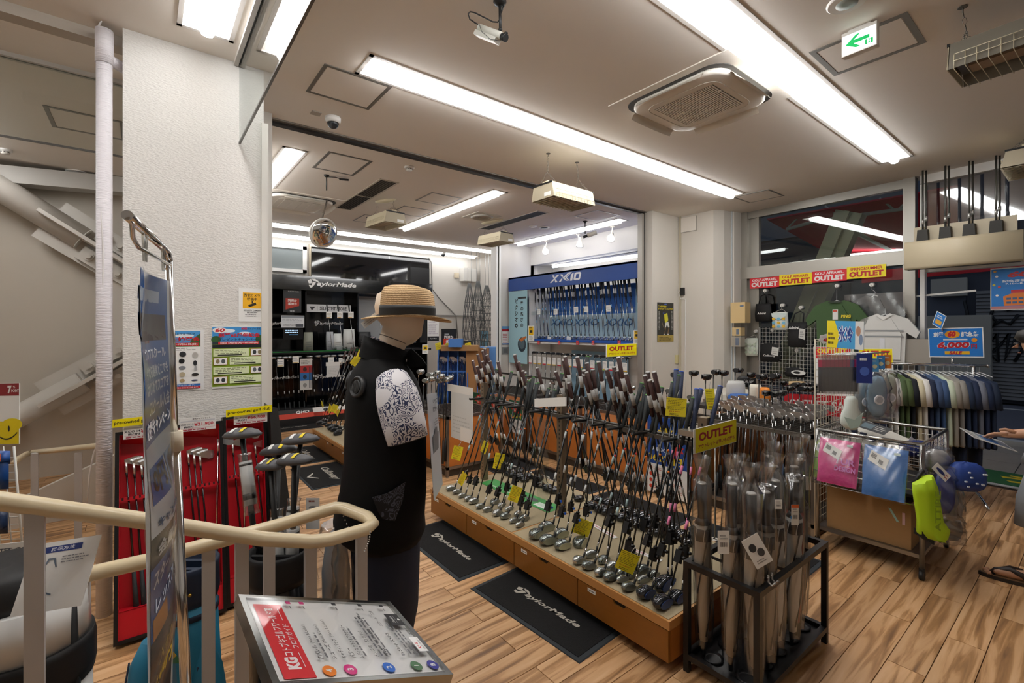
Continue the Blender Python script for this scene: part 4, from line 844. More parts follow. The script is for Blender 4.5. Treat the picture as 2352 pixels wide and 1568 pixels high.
counter(2.55, 3.3, 4.39, 5.2, .64, 'orange wooden counter with silver drivers standing in its grid, behind the mannequin', .655)
counter(2.64, 2.9, 5.26, 6.1, .64, 'narrow orange counter end behind the mannequin sign', .655)
# --- clubs standing head up
proto('iu', 'iron', 'iron', .16, M('e2e2e0', .3, .9), FACE, SHS, GRB, BLK, .86, ring=None)
proto('iu2', 'iron', 'iron', .16, M('dadada', .3, .9), FACE, SHB, GRB, BLK, .86)
proto('du', 'driver', 'wood', .12, BLKH, FACED, SHB, GRB, BLK, 1.02, (.115, .105, .058), lowtip=BLK)
proto('ds', 'driver', 'wood', .12, M('b9bbbb', .1, .95), FACE, SHB, GRB, BLK, .95, (.11, .1, .056))
k = 0
for r in range(6):
    for c in range(8):
        y = 2.24 - c * .105 + RN.uniform(-.015, .015); x = 4.07 + r * .095 + RN.uniform(-.012, .012)
        put('iu2' if (c + r) % 4 == 0 else 'iu', (x, y, .925 + r * .006 + RN.uniform(-.01, .01)), rad(RN.uniform(50, 85)), 'chrome iron standing head up in the steel rack, ' + ordn(r) + ' row, ' + ordn(c) + ' from left', 'irons standing in the steel rack', (pi + rad(RN.uniform(-4, 4)), .1))
for i, (px, py) in enumerate([(1548, 862), (1590, 858), (1622, 866), (1640, 856), (1660, 858), (1690, 852), (1722, 862), (1745, 866), (1775, 864)]):
    put('du', PZ(px, py - 8, 1.17), rad(RN.uniform(20, 60)), 'black driver standing head up behind the iron rack, ' + ordn(i) + ' from the left', 'black drivers behind the iron rack', (pi, .08), 1.1)
for i, (px, py) in enumerate([(1758, 902), (1775, 904), (1795, 902), (1800, 880), (1812, 892), (1822, 884), (1838, 892), (1846, 884), (1858, 893), (1868, 886), (1876, 896)]):
    put('du', PZ(px, py - 6, 1.06), rad(RN.uniform(20, 60)), 'black wood in the lower group right of the black drivers, ' + ordn(i) + ' from left', 'black woods by the wire grid panel', (pi, .1), .9)
SD = [(963, 848), (975, 868), (983, 855), (992, 864), (1002, 850), (1006, 868), (1012, 858), (1022, 866), (1028, 862)]
for i, (px, py) in enumerate(SD):
    p = PD(px, py, 4.9 + .05 * (i % 3)); put('ds', p, rad(RN.uniform(60, 110)), 'silver driver standing head up behind the mannequin, ' + ordn(i) + ' from the left', 'silver drivers on the counter behind the mannequin', (pi, .06), .95)
# heads standing on the middle counters, seen between the grips
for i in range(16):
    y = 2.45 + i * .2; put('iu' if i % 2 else 'ds', (4.05 + .12 * (i % 3), y, .90 + (0 if i % 2 else .08)), rad(RN.uniform(60, 110)), ('chrome iron' if i % 2 else 'silver wood') + ' standing head up on the aisle counter, ' + ordn(15 - i) + ' from the far end', 'clubs standing on the aisle counters', (pi, .1))
# --- posters fixed to the counters
def gposter(px0, px1, pt, pb, x, label):
    t, pr = xp('poster', label, 'poster', px0, px1, pt, pb, x, M('f0efec', .4), .002, 'green price posters')
    pr.rect(0, .42, 1, 1, '1f5a3c'); pr.poly([(.5 + (.36 if i % 2 else .26) * cos(i * pi / 10), .78 + (.2 if i % 2 else .15) * sin(i * pi / 10)) for i in range(20)], 'c42a20'); pr.text('緊急', .5, .84, .1, 'f3efe6', .3, .02); pr.text('値下', .5, .72, .1, 'f0d9c0', .34, .02)
    pr.text('36,000円', .5, .51, .1, 'e8c83a', .8, .02); pr.ell(.88, .6, .06, .04, 'e06a2a')
    for a in (.1, .28): pr.ell(.12, a + .02, .05, .03, 'd2562f'); pr.lines(.22, a - .04, .9, a + .08, 3, '8b8b8b', .3, 5)
    pr.build('print', t)
gposter(1087, 1117, 900, 965, 3.55, 'green price poster on the aisle counter, left of three'); gposter(1122, 1155, 908, 978, 3.55, 'green price poster on the aisle counter, middle of three'); gposter(1170, 1200, 917, 990, 3.55, 'green price poster on the aisle counter, right of three')
mb = MB(STD)
mb.box(3.56, 3.5, .0, 3.6, 5.3, .04); [mb.box(3.56, y, 0, 3.58, y + .02, 1.05) for y in (5.2, 4.3, 3.6)]; mb.box(3.56, 3.6, 1.03, 3.58, 5.22, 1.05); tag(mb.build('poster_stand'), 'dark frame holding the three green posters behind the clubs', 'stand')
t, pr = xp('poster', 'blue price poster with large yellow digits leaning behind the right clubs', 'poster', 1487, 1578, 952, 1125, 3.86, M('f0efec', .4))
pr.rect(0, .38, 1, 1, '16438f'); pr.text('頂点飛び', .42, .80, .15, 'e9c72c', .62, .02); pr.poly([(.78 + (.16 if i % 2 else .1) * cos(i * pi / 8), .62 + (.09 if i % 2 else .055) * sin(i * pi / 8)) for i in range(16)], 'c4302a'); pr.text('9,800', .3, .57, .06, 'dfe6f2', .4, .02); pr.text('36,273円', .46, .46, .11, 'e9c72c', .84, .03)
for j in range(4): pr.ell(.1, .32 - j * .08, .04, .025, 'd2462f'); pr.lines(.17, .3 - j * .08, .45, .345 - j * .08, 2, 'c0605a', .3, j); pr.ell(.56, .32 - j * .08, .05, .02, '33475c'); pr.lines(.65, .3 - j * .08, .92, .345 - j * .08, 2, 'c0605a', .3, j + 9)
pr.build('print', t)
t, pr = xp('leaflet_holder', 'white clear-fronted leaflet holder left of the clubs', 'holder', 1036, 1086, 882, 1003, 2.52, M('dfe2e2', .3), .003)
pr.rect(-.18, .86, 1, 1.0, 'efeeea'); pr.lines(.1, .1, .9, .45, 5, 'c9cccc', .3, 4); pr.rect(.45, 0, .95, .25, 'f4f3f0'); pr.build('print', t)
mb = MB(M('ecebe7', .35)); a, b = PX(1229, 925, 2.26), PX(1300, 922, 2.26); mb.obox((a + b) / 2, (b - a) / 2, UX * .006, UZ * .03); tag(mb.build('shelf_label'), 'blank white label strip fixed across the middle of the club rack', 'label')
# ================================================================ BLACK CLUB WALL AT THE BACK
YF = 8.65; xr = 4.68
t = T('club_display', 'black illuminated club wall with white lettering along the back of the shop', 'display wall', (2.7, 9.0, 0)); tmw = t
mb = MB(BLKG); mb.box(.82, 9.25, .1, xr, 9.45, 2.5); mb.build('back_panel', t)
mb = MB(BLKG); mb.box(.82, YF, 2.276, xr, 9.3, 2.52); mb.build('header', t)
mb = MB(M('17181a', .4)); mb.box(.82, YF + .1, 0, xr, 9.3, .12); mb.build('plinth', t)
mb = MB(M('151617', .3)); mb.box(.82, YF + .05, 1.165, xr, 9.3, 1.2); mb.use(M('1f7d33', .4)); mb.box(.82, YF + .04, 1.196, 3.3, YF + .055, 1.212); mb.build('shelf', t)
for x in (.84, 2.26, 3.2, 4.66): mb = MB(BLKG); mb.box(x - .012, YF + .2, .1, x + .012, 9.3, 2.3); mb.build('divider', t)
mb = MB(M('b4b7ba', .5)); mb.box(2.62 + .6, 9.235, 1.3, 4.6, 9.25, 2.25); mb.build('grey_panel', t)
pr = PR((.82, YF, 2.276), UX, UZ, xr - .82, .244); a = (PY(707, 650, YF).x - .82) / (xr - .82); b = (PY(818, 650, YF).x - .82) / (xr - .82)
tmlogo(pr, a, .52, .42, b - a, 'f4f4f2'); pr.build('header_lettering', t)
for px, w, py in ((612, 52, 742), (722, 66, 742), (600, 82, 870), (722, 70, 866)):
    q = PY(px, py, 9.24); q.y = 9.245; ww = PY(px + w, py, 9.24).x - q.x; pr = PR(q - UZ * .1, UX, UZ, ww, .2); tmlogo(pr, 0, .5, .34, 1, 'e9e9e7'); pr.build('wall_lettering', t)
t_, pr = yp('sign', 'white store sign strip across the black club wall', 'sign', 702, 806, 698, 716, 8.95, M('e9eaec', .4)); pr.text('SELECTFIT STORE', .6, .5, .5, '3c3d42', .6, .03); pr.poly([(.08, .7), (.2, .7), (.18, .5), (.13, .2), (.1, .5)], '3c3d42'); pr.rect(.245, .2, .25, .8, '3c3d42'); pr.build('lettering', t_)
t_, pr = yp('poster', 'black and orange club poster standing on the left of the black wall', 'poster', 651, 692, 664, 717, 8.72, M('1b1c1e', .35)); pr.rect(.12, .12, .88, .62, 'b5351f'); pr.poly([(.12, .12), (.88, .12), (.88, .3)], '1f2a2c'); pr.text('剛速か', .5, .52, .13, 'f4ece8', .5, .03); pr.text('柔速か', .5, .38, .12, 'f4ece8', .5, .03); pr.text('SELECTFIT STORE', .55, .92, .05, 'd8d8d8', .6, .01); pr.text('Qi4D', .5, .06, .07, 'cfd0d2', .3, .03); pr.build('print', t_)
t_, pr = yp('notice', 'white event notice on the left of the black club wall', 'notice', 646, 699, 724, 752, 8.7, M('dcdfe3', .4)); pr.rect(.02, .8, .98, .97, '8d939c'); pr.text('EXPERIENTIAL EVENT', .4, .2, .12, '3f4248', .65, .02); pr.lines(.05, .4, .95, .75, 3, 'a9aeb6', .3); pr.rect(.62, .06, .95, .3, '4a4e55'); pr.build('print', t_)
t_, pr = yp('monitor', 'small dark monitor with a glowing caption on the black wall shelf', 'monitor', 651, 696, 754, 780, 8.72, M('0b0c10', .2), .03)
pr.lines(.1, .55, .9, .9, 2, M('b9dcff', .4, emit=.7), .5, 3); pr.lines(.3, .38, .75, .5, 1, M('6fb4e8', .4, emit=.5), .4, 2); pr.build('screen_text', t_)
for i, (x0_, x1_, pt, pb, c, lab) in enumerate(((698, 719, 763, 782, '8e9184', 'pale glove pack on the green edged shelf, leftmost'), (750, 766, 762, 782, 'b5bac0', 'grey leaflet card on the green edged shelf'), (767, 786, 766, 783, 'dfe3e2', 'white calendar card on the green edged shelf'), (789, 815, 756, 783, 'd5d8d6', 'white folded cap pack on the green edged shelf'), (825, 852, 762, 783, '1d1f22', 'dark pouch on the green edged shelf'))):
    a = PY(x0_, pt, 8.75); b = PY(x1_, pb, 8.75); o = T('shelf_item', lab, 'package', ((a.x + b.x) / 2, 8.77, 1.212)); mb = MB(M(c, .4)); mb.smooth = False
    w, h = b.x - a.x, a.z - 1.212; mb.loft([[Vector((a.x + w * .5 + k * w * .5 * sx, 8.77 + sy * dy, z)) for sx, sy in ((-1, -1), (1, -1), (1, 1), (-1, 1))] for k, dy, z in ((1, .03, 1.213), (1, .035, 1.213 + h * .5), (.93, .012, 1.213 + h))]); mb.build('pack', o)
    if i == 3: pr = PR((a.x, 8.735, 1.3), UX, UZ, w, .06); pr.text('TaylorMade', .5, .5, .4, '44464a', .5, .02, .2); pr.build('lettering', o)
    else: pr = PR((a.x, 8.738 - .005, 1.25), UX, UZ, w, h * .5); pr.lines(.15, .1, .8, .8, 3, '6a6d70', .3, i); pr.build('lettering', o)
proto('iw', 'iron', 'iron', .1, SILD, FACE, SHS, M('2a2b2d', .6), BLK, .86)
for i, (px, x1_) in enumerate(((758, 750), (783, 773), (808, 797), (876, 862))):
    q = PY(px, 790, 8.72); put('iw', (q.x + .04, 8.72, 1.213), pi, 'steel shafted iron leaning on the black wall shelf, ' + ordn(i) + ' from left', 'irons on the black wall shelf', (0, .02), .95)
    c = PY(px - 2, 723, 8.7); t_, pr = panel('price_tag', 'white price tag on the shelf irons, ' + ordn(i) + ' from left', 'price tag', c - UX * .05 - UZ * .06, UX, UZ, .1, .12, WHT, .001, 'white tags on the shelf irons'); pr.lines(.1, .2, .9, .8, 3, 'b0a890', .4, i); pr.rect(.05, .02, .7, .15, 'd9a441'); pr.build('print', t_)
proto('wd', 'driver', 'wood', .05, M('a5a7a9', .1, .95), FACED, SHB, GRB, M('d9d9d9', .4), 1.02, (.12, .1, .05), band=M('dfe3e6', .3))
for i, px in enumerate((634, 650, 661, 672, 683, 694, 718, 738, 752, 760, 772, 790, 800, 812, 830)):
    q = PY(px, 806, 8.5); put('wd', (q.x, 8.5 + .03 * (i % 2), 1.14), rad(RN.uniform(-25, 25)), 'silver wood hanging head up under the green edged shelf, ' + ordn(i) + ' from left', 'woods hanging on the black club wall', (pi, .0))
for i, (px, pt, pb) in enumerate(((643, 825, 842), (678, 818, 834), (760, 820, 835), (784, 822, 834))):
    a = PY(px - 6, pb, 8.42); t_, pr = panel('price_tag', 'white price tag hanging under the wood heads, ' + ordn(i) + ' from left', 'price tag', a, UX, UZ, .1, PY(px, pt, 8.42).z - a.z, WHT, .001, 'white tags under the wood heads'); pr.lines(.1, .3, .9, .8, 2, '9aa6b4', .3, i); pr.rect(.05, .05, .9, .13, 'd9b441'); pr.build('print', t_)
t_, pr = yp('poster', 'red, blue and white shaft poster hanging on the black club wall', 'poster', 689, 717, 824, 896, 8.4, M('d8d6d2', .4)); pr.rect(0, .55, 1, .78, 'b02a2a'); pr.rect(0, .3, 1, .55, '2a6fb5'); pr.rect(0, .0, 1, .3, 'cfd1d0'); [pr.ell(.4, z, .16, .07, c) for z, c in ((.66, '3c1a1a'), (.42, '1a2c44'), (.15, '8a8c8c'))]; [pr.rect(x, .05, x + .04, .74, '33383c') for x in (.75, .87)]; pr.lines(.1, .82, .8, .96, 3, '77766f', .4); pr.build('print', t_)
t_, pr = yp('leaflet_holder', 'white leaflet holder on the black wall left of the mannequin shoulder', 'holder', 750, 780, 832, 866, 8.2, M('d9dada', .3)); pr.rect(-.05, .75, 1.05, 1, 'e8e8e6'); pr.lines(.12, .1, .88, .6, 5, 'b4b6b6', .3); pr.build('print', t_)
for i, (x0_, x1_, pt, pb, c1, txt, lab) in enumerate(((640, 722, 947, 964, 'c8381e', 'Qi4D', 'long orange club box on the floor shelf of the black wall, left'), (722, 800, 939, 956, 'd8431f', 'Qi4D', 'long white and orange club box on the floor shelf of the black wall, right'))):
    a, b = PY(x0_, pt, 8.3), PY(x1_, pb, 8.3); o = T('club_box', lab, 'box', ((a.x + b.x) / 2, 8.4, .12)); mb = MB(M('1a1a1c', .4)); mb.hexa([(a.x, 8.3, .12), (a.x + .7, 8.3, .12), (a.x + .7, 8.62, .12), (a.x, 8.62, .12)], [(a.x, 8.42, .25), (a.x + .7, 8.42, .25), (a.x + .7, 8.62, .25), (a.x, 8.62, .25)]); mb.build('carton', o)
    v = Vector((0, .12, .13)); pr = PR((a.x, 8.3, .12), UX, v, .7, v.length); pr.rect(0, 0, 1, .55, c1)
    if i: pr.rect(0, .45, 1, 1, 'e4e2de'); [pr.ell(.3 + .2 * j, .65, .06, .2, '3b4148') for j in range(2)]
    pr.text(txt, .55, .62, .35, 'f2f2f0', .3, .03, .2); pr.build('print', o)
mb = MB(M('1a1a1c', .5)); mb.box(.85, 8.3, 0, 3.2, 8.65, .12); mb.build('base_step', tmw)
# window, black glossy fascia, convex mirror, white corner
xa, xb = PY(617, 590, 9.42).x, PY(705, 590, 9.42).x; w = T('window_4', None, None, (xa, 9.45, 2.8), kind='structure')
mb = MB(WHT); za, zb = 2.66, 3.16
for a in ((xa - .8, zb - .06, xb, zb), (xa - .8, za, xb, za + .06), (xb - .07, za, xb, zb)): mb.box(a[0], 9.43, a[1], a[2], 9.48, a[3])
mb.use(CREAM); mb.box(xb + .05, 9.44, za - .2, xb + .10, 9.49, zb + .06); mb.build('window_frame', w); mb = MB(M('7f8788', .25)); mb.box(xa - .8, 9.46, za + .06, xb - .07, 9.47, zb - .06); mb.build('glass_pane', w)
mb = MB(M('0b0c0f', .06, coat=.5)); mb.box(2.5, 9.40, 2.5, 5.01, 9.44, 3.17); mb.use(M('1c1d20', .3)); mb.box(4.55, 9.395, 2.5, 5.01, 9.40, 2.95); tag(mb.build('fascia_board'), 'wide black glossy board reflecting the tube lights above the black club wall', 'board')
t_ = T('convex_mirror', 'round convex security mirror under the back room ceiling', 'mirror', PD(743, 535, 6.0)); c = PD(743, 535, 6.0); n = (Vector((0, 0, 1.5)) - c); n = (n.normalized() + Vector((.55, -.1, -.2))).normalized(); x_, y_, _ = frame(c, c + n); R_ = .185
ring = lambda r, k: [c + n * k + (x_ * cos(2 * pi * i / 28) + y_ * sin(2 * pi * i / 28)) * r for i in range(28)]
mb = MB(M('e8e6e0', .3, .3)); mb.loft([ring(R_ * .4, -.06), ring(R_, -.02), ring(R_ * 1.05, .0), ring(R_ * 1.02, .012), ring(R_ * .97, .008)]); mb.build('mirror_rim', t_)
mb = MB(M('f2f4f4', .02, 1.)); mb.loft([ring(R_ * math.sin(a), .008 + R_ * .9 * (cos(a) - .25) * .35) for a in (1.4, 1.1, .8, .5, .25, .02)]); mb.build('mirror_face', t_); mb = MB(CHROME); q = PZ(760, 505, CH); mb.tube([c - n * .05, c - n * .09 + UZ * .05, Vector((c.x + .08, c.y + .1, CH))], .01, 6); mb.build('mirror_arm', t_)
mb = MB(GREY); mb.box(4.95, 9.46, 1.9, 6.3, 9.49, 1.92); mb.tube([(5.03, 9.47, 3.2), (5.1, 9.47, 3.1), (5.12, 9.47, 2.5), (5.3, 9.47, 2.3), (5.75, 9.47, 1.9), (5.8, 9.47, 1.3)], .012, 6); tag(mb.build('surface_cable'), 'thin dark cable and rail running along the white back wall', 'cable')
q = PY(1063, 615, 9.35); t_ = T('utility_box', 'white box mounted on the back wall beside the hanging nets', 'box', q); mb = MB(M('efefec', .4)); e = PY(1093, 647, 9.35); mb.box(q.x, 9.3, e.z, e.x, 9.5, q.z); mb.build('cover', t_); mb = MB(CREAM); p = PY(1050, 632, 9.45); mb.box(p.x - .05, 9.45, p.z - .06, p.x + .05, 9.5, p.z + .06); mb.build('socket', t_)
# hanging nets in the corner
NET = glass('net_dark', (.7, .7, .7), .5, .35)
for i, (px, wd, pt, pb) in enumerate(((1078, .26, 650, 850), (1098, .28, 645, 850), (1118, .28, 655, 800))):
    a, b = PD(px, pt, 10.4), PD(px, pb, 10.4); t_ = T('golf_net', 'grey practice net hanging bunched in the back corner, ' + ordn(i) + ' from left', 'net', b, group='nets in the back corner')
    mb = MB(M('6c6e70', .8)); nr = 12
    for j in range(nr):
        ph = 2 * pi * j / nr; pts = [a + (b - a) * (k / 9) + Vector((cos(ph + k * .25), sin(ph + k * .25), 0)) * wd * (.12 + .45 * math.sin(min(1, k / 6) * pi * .62)) for k in range(10)]
        mb.tube(pts, .005, 4)
        ph2 = -ph; pts = [a + (b - a) * (k / 9) + Vector((cos(ph2 - k * .25), sin(ph2 - k * .25), 0)) * wd * (.12 + .45 * math.sin(min(1, k / 6) * pi * .62)) for k in range(10)]; mb.tube(pts, .005, 4)
    for k in range(2, 10): mb.tube([a + (b - a) * (k / 9) + Vector((cos(2 * pi * j / 12), sin(2 * pi * j / 12), 0)) * wd * (.12 + .45 * math.sin(min(1, k / 6) * pi * .62)) for j in range(12)], .004, 4, closed=True)
    mb.build('mesh', t_); mb = MB(M('b9bbbd', .4, .5)); [mb.tube([a + UX * d, Vector((a.x + d, a.y, CH))], .005, 4) for d in (-.04, .05)]; mb.build('cord', t_)
# things on and behind the counters at the back
t_, pr = yp('poster', 'white and black notice board right of the mannequin face', 'poster', 982, 1008, 735, 783, 7.6, M('ecebe8', .4)); pr.rect(0, 0, 1, .22, '1d1e20'); pr.text('TaylorMade', .5, .11, .07, 'e8e8e6', .6, .02, .2); pr.lines(.1, .3, .9, .95, 7, 'b7a9b9', .3); pr.build('print', t_)
t_, pr = yp('poster', 'black and orange display board behind the stacked boxes', 'poster', 1014, 1049, 755, 792, 7.0, M('1b1c1e', .35)); pr.rect(.1, 0, .9, .4, 'c8381e'); pr.text('剛速か', .48, .48, .2, 'f4ece8', .6, .03); pr.text('柔', .4, .2, .22, 'f4ece8', .25, .03); pr.lines(.2, .62, .6, .72, 1, 'dddddd', .5); pr.build('print', t_)
t_, pr = yp('card', 'small yellow security card standing behind the mannequin neck', 'card', 970, 984, 791, 812, 6.2, WHT, .002); pr.rect(.15, .35, .85, .9, 'f2c81e'); pr.rect(.3, .5, .7, .7, '2a2622'); pr.lines(.2, .08, .8, .3, 2, '999999', .4); pr.build('print', t_)
t_, pr = yp('poster', 'light blue rounded display board in the back corner', 'poster', 1103, 1122, 760, 795, 8.6, M('8fc3de', .4)); pr.text('AXIS', .5, .7, .2, '33506a', .6, .02); pr.rect(.1, .35, .8, .5, 'e4eef4'); pr.build('print', t_)
# blue iron stand
bs = T('iron_stand', 'blue sloping stand holding four sets of irons behind the mannequin', 'stand', (3.6, 6.05, 0)); BLU = M('3568b8', .4)
p0, p1 = Vector((3.42, 6.2, 0)), Vector((3.90, 5.84, 0)); d = (p1 - p0); Wd = d.length; d.normalize(); nb = Vector((d.y, -d.x, 0)); nb = -nb if nb.dot(Vector((FW[0], FW[1], 0))) < 0 else nb
mb = MB(BLU); mb.hexa([p0, p1, p1 + nb * .35, p0 + nb * .35], [p + UZ * .1 for p in (p0, p1, p1 + nb * .35, p0 + nb * .35)])
mb.prism([p0 + nb * .35, p1 + nb * .35, p1 + nb * .35 + UZ * 1.31, p0 + nb * .35 + UZ * 1.31], nb * -.02); mb.obox((p0 + p1) / 2 + nb * .28 + UZ * 1.32, d * Wd / 2, nb * .09, UZ * .012); mb.build('back_board', bs)
for i in range(5):
    a = p0 + d * (Wd * i / 4); mb = MB(BLU); mb.prism([a + UZ * .1, a + nb * .34 + UZ * .1, a + nb * .34 + UZ * 1.31, a + nb * .22 + UZ * 1.31, a + nb * .12 + UZ * 1.1], d * .016); mb.build('side_panel', bs)
mb = MB(BLU); [mb.obox((p0 + p1) / 2 + nb * f + UZ * z, d * Wd / 2, nb * .012, UZ * .012) for f, z in ((.14, .95), (.06, .45))]; mb.build('cross_rail', bs)
for i in range(4):
    for j in range(5):
        q = p0 + d * (Wd * (i + .2 + .13 * j) / 4) + nb * (.2) + UZ * (1.17 - .012 * j); put('iu', q, rad(150), 'iron in the blue stand, ' + ordn(i) + ' slot, ' + ordn(j) + ' from left', 'irons in the blue stand', (pi, .05), .85)
    c = p0 + d * (Wd * (i + .1) / 4) + UZ * 1.33 + nb * .1; t_, pr = panel('price_tag', 'yellow card on top of the blue stand, ' + ordn(i) + ' from left', 'price tag', c - UX * .03 - UZ * .05, (.85, -.5, .25), (-.2, .1, .9), .09, .1, M('e3d325', .45), .001, 'yellow cards on the blue stand'); pr.lines(.1, .2, .9, .85, 4, '857a20', .35, i); pr.build('print', t_)
for i, (px0, px1, pt, pb, c, dd, nm, lab) in enumerate(((1030, 1060, 778, 797, '4a7fc8', 6.9, 'blue', 'small blue box on top of the cartons behind the blue stand'), (1012, 1098, 793, 805, 'a67c4e', 7.0, '', 'low row of cartons behind the blue stand'), (1070, 1100, 797, 870, 'a8794a', 7.1, '', 'tall cardboard carton right of the blue stand'), (1100, 1122, 800, 870, '9a6a3e', 7.3, '', 'brown carton behind the grips at the blue stand'), (1092, 1138, 797, 830, '5a8fd0', 7.6, '', 'light blue box in front of the white corner post'), (1058, 1082, 782, 792, '1b1c1e', 7.4, '', 'flat black box on the cartons'))):
    a, b = PD(px0, pb, dd), PD(px1, pt, dd); o = T('carton', lab, 'box', ((a + b) / 2)); rt = Vector((RT[0], RT[1], 0)); fw = Vector((FW[0], FW[1], 0)); w = (b - a).dot(rt); zb = a.z if i in (0, 5) else 0 if i > 1 else 1.27
    mb = MB(M(c, .6)); o0 = Vector((a.x, a.y, zb)); mb.hexa([o0, o0 + rt * w, o0 + rt * w + fw * .25, o0 + fw * .25], [v + UZ * (b.z - zb) for v in (o0, o0 + rt * w, o0 + rt * w + fw * .25, o0 + fw * .25)]); mb.build('carton_body', o)
    mb = MB(M('c9b48c', .5)); mb.obox(o0 + rt * w / 2 + fw * .125 + UZ * (b.z - zb + .0005), rt * .02, fw * .125, UZ * .0005); mb.build('tape', o)
# ================================================================ BLUE CLUB WALL IN THE ALCOVE
XB = 5.73; yl_, yr_ = PX(1168, 640, XB).y, 4.29
bw = T('club_display', 'white and blue club wall with a blue lettered header in the alcove', 'display wall', (6.0, 5.9, 0)); HB = M('2c55a8', .35)
z1_, z0_ = PX(1168, 639, XB).z, PX(1168, 669, XB).z
mb = MB(HB); mb.box(XB, yr_, z0_, XB + .05, yl_, z1_); mb.box(XB, yr_, z1_ - .03, 6.33, yl_, z1_); mb.build('header', bw)
mb = MB(M('2f74d0', .4)); mb.box(6.28, yr_, 1.42, 6.33, yl_, z0_); mb.use(M('bcd8ea', .4)); mb.box(6.275, yr_, 1.42, 6.28, yl_, 1.86); mb.use(M('a9d0e6', .4)); mb.box(6.27, yr_, 1.86, 6.275, 4.75, z0_ - .1); mb.use(M('8fb4cc', .4)); mb.box(6.27, 4.9, .3, 6.28, 6.2, 1.2); mb.build('back_panel', bw)
mb = MB(WHT); mb.box(XB + .02, yl_ - .03, 0, 6.33, yl_, z0_); mb.box(XB + .02, yr_, 0, 6.33, yr_ + .03, z0_); mb.box(XB + .05, PX(1213, 780, XB).y - .0, 0, 6.3, PX(1213, 780, XB).y + .03, z0_); mb.box(XB + .03, yr_, 1.33, 6.33, yl_ - .4, 1.37); mb.box(XB + .1, yr_, 0, 6.33, yl_, .25); mb.build('side_panel', bw)
ys_ = PX(1213, 780, XB).y
mb = MB(M('2a5cb5', .4)); mb.box(XB, yr_, 1.372, XB + .3, ys_, 1.41); mb.build('shelf', bw)
mb = MB(GLASSC); mb.box(XB + .08, yr_, 1.86, XB + .085, ys_, 1.93); mb.build('holder_strip', bw)
XL = M('d9dde4', .3, .4); pr = PR((XB, yl_, z0_), -UY, UZ, yl_ - yr_, z1_ - z0_)
a = (yl_ - PX(1263, 650, XB).y) / (yl_ - yr_); b = (yl_ - PX(1334, 640, XB).y) / (yl_ - yr_)
def xxio(pr, a, b, y0, y1, c):
    w = b - a; P = lambda u, v: (a + u * w, y0 + v * (y1 - y0))
    pr.poly([P(.0, 0), P(.06, 0), P(.33, 1), P(.25, 1)], c) ; pr.poly([P(.08, 1), P(.15, 1), P(.17, .66), P(.125, .62)], c); pr.poly([P(.155, .5), P(.2, .42), P(.27, 0), P(.185, 0)], c)
    pr.poly([P(.3, 0), P(.37, 0), P(.43, .38), P(.39, .42)], c); pr.poly([P(.35, 1), P(.42, 1), P(.46, .68), P(.41, .6)], c); pr.poly([P(.42, .5), P(.62, 1.12), P(.73, 1.12), P(.57, .5), P(.66, .06), P(.54, .06)], c); pr.poly([P(.5, .5), P(.64, .98), P(.67, .98), P(.52, .5), P(.6, .14), P(.57, .14)], M('2c55a8', .35))
    pr.poly([P(.67, 0), P(.74, 0), P(.79, 1), P(.77, 1), P(.7, .8)], c); pr.poly([P(.78, .12), P(.83, 0), P(.95, 0), P(.98, .1), P(1.02, .85), P(.98, 1), P(.86, 1), P(.81, .88)], c); pr.poly([P(.84, .22), P(.93, .22), P(.96, .78), P(.87, .78)], M('2c55a8', .35))
xxio(pr, a, b, .28, .78, XL); pr.build('header_lettering', bw)
for px in (1290, 1345, 1420): q = PX(px, 740, 6.27); pr = PR((6.268, q.y + .35, q.z - .08), -UY, UZ, .7, .16); pr.text('XXIO', .5, .5, .8, M('4b74a8', .4), .9, .02, .25); pr.build('wall_lettering', bw)
t_, pr = xp('cloth_banner', 'light blue cloth banner with black brush writing left of the blue club wall', 'banner', 1169, 1211, 670, 832, XB - .01, M('a5cfdc', .6))
for i, ch in enumerate('一撃の飛びの'): pr.text(ch, .72, .9 - i * .075, .055, '22262a', None, .03)
for i, ch in enumerate('ゼクシオ。'): pr.text(ch, .42, .86 - i * .085, .065, '22262a', None, .03)
pr.ell(.72, .26, .22, .10, '2c3c48'); pr.ell(.72, .27, .15, .07, '5a6e78'); pr.poly([(.55, .33), (.95, .38), (.98, .36), (.7, .3)], 'd07a3a'); pr.build('print', t_)
proto('xi', 'iron', 'iron', .12, M('d9dcdf', .14, .95), FACE, SHS, M('2f3134', .6), M('55585c', .5), .95, wrap=M('cfd2d4', .3))
proto('xi2', 'iron', 'iron', .12, M('d9dcdf', .14, .95), FACE, SHB, M('2f3134', .6), BLUC, .95, band=M('7fc0e8', .3))
n = 46
for i in range(n):
    y = ys_ - .10 - (ys_ - yr_ - .16) * i / n; put('xi2' if i % 3 == 0 else 'xi', (XB + .16 + .03 * (i % 2), y, 1.412), pi / 2 + rad(RN.uniform(-6, 6)), 'iron hanging in the blue club wall, ' + ordn(i) + ' from left', 'irons in the blue club wall', (rad(RN.uniform(-2, 2)), RN.uniform(-.03, .02)), 1)
for i in range(18):
    y = ys_ - .08 - (ys_ - yr_ - .2) * i / 18; put('wd', (XB + .05, y, 1.18), rad(RN.uniform(60, 120)), 'silver wood standing under the blue club wall shelf, ' + ordn(i) + ' from left', 'woods under the blue club wall shelf', (pi, 0))
    c = Vector((XB - .03, y - .02, 1.02)); t_, pr = panel('price_tag', 'white tag on the woods of the blue wall, ' + ordn(i) + ' from left', 'price tag', c + UY * .045 - UZ * .07, -UY, UZ, .09, .14, WHT, .001, 'white tags on the blue wall woods'); pr.lines(.1, .5, .9, .9, 3, 'b8bcc0', .35, i); pr.rect(.0, 0, 1, .14, 'd8b34a' if i % 3 else 'c8283a'); pr.build('print', t_)
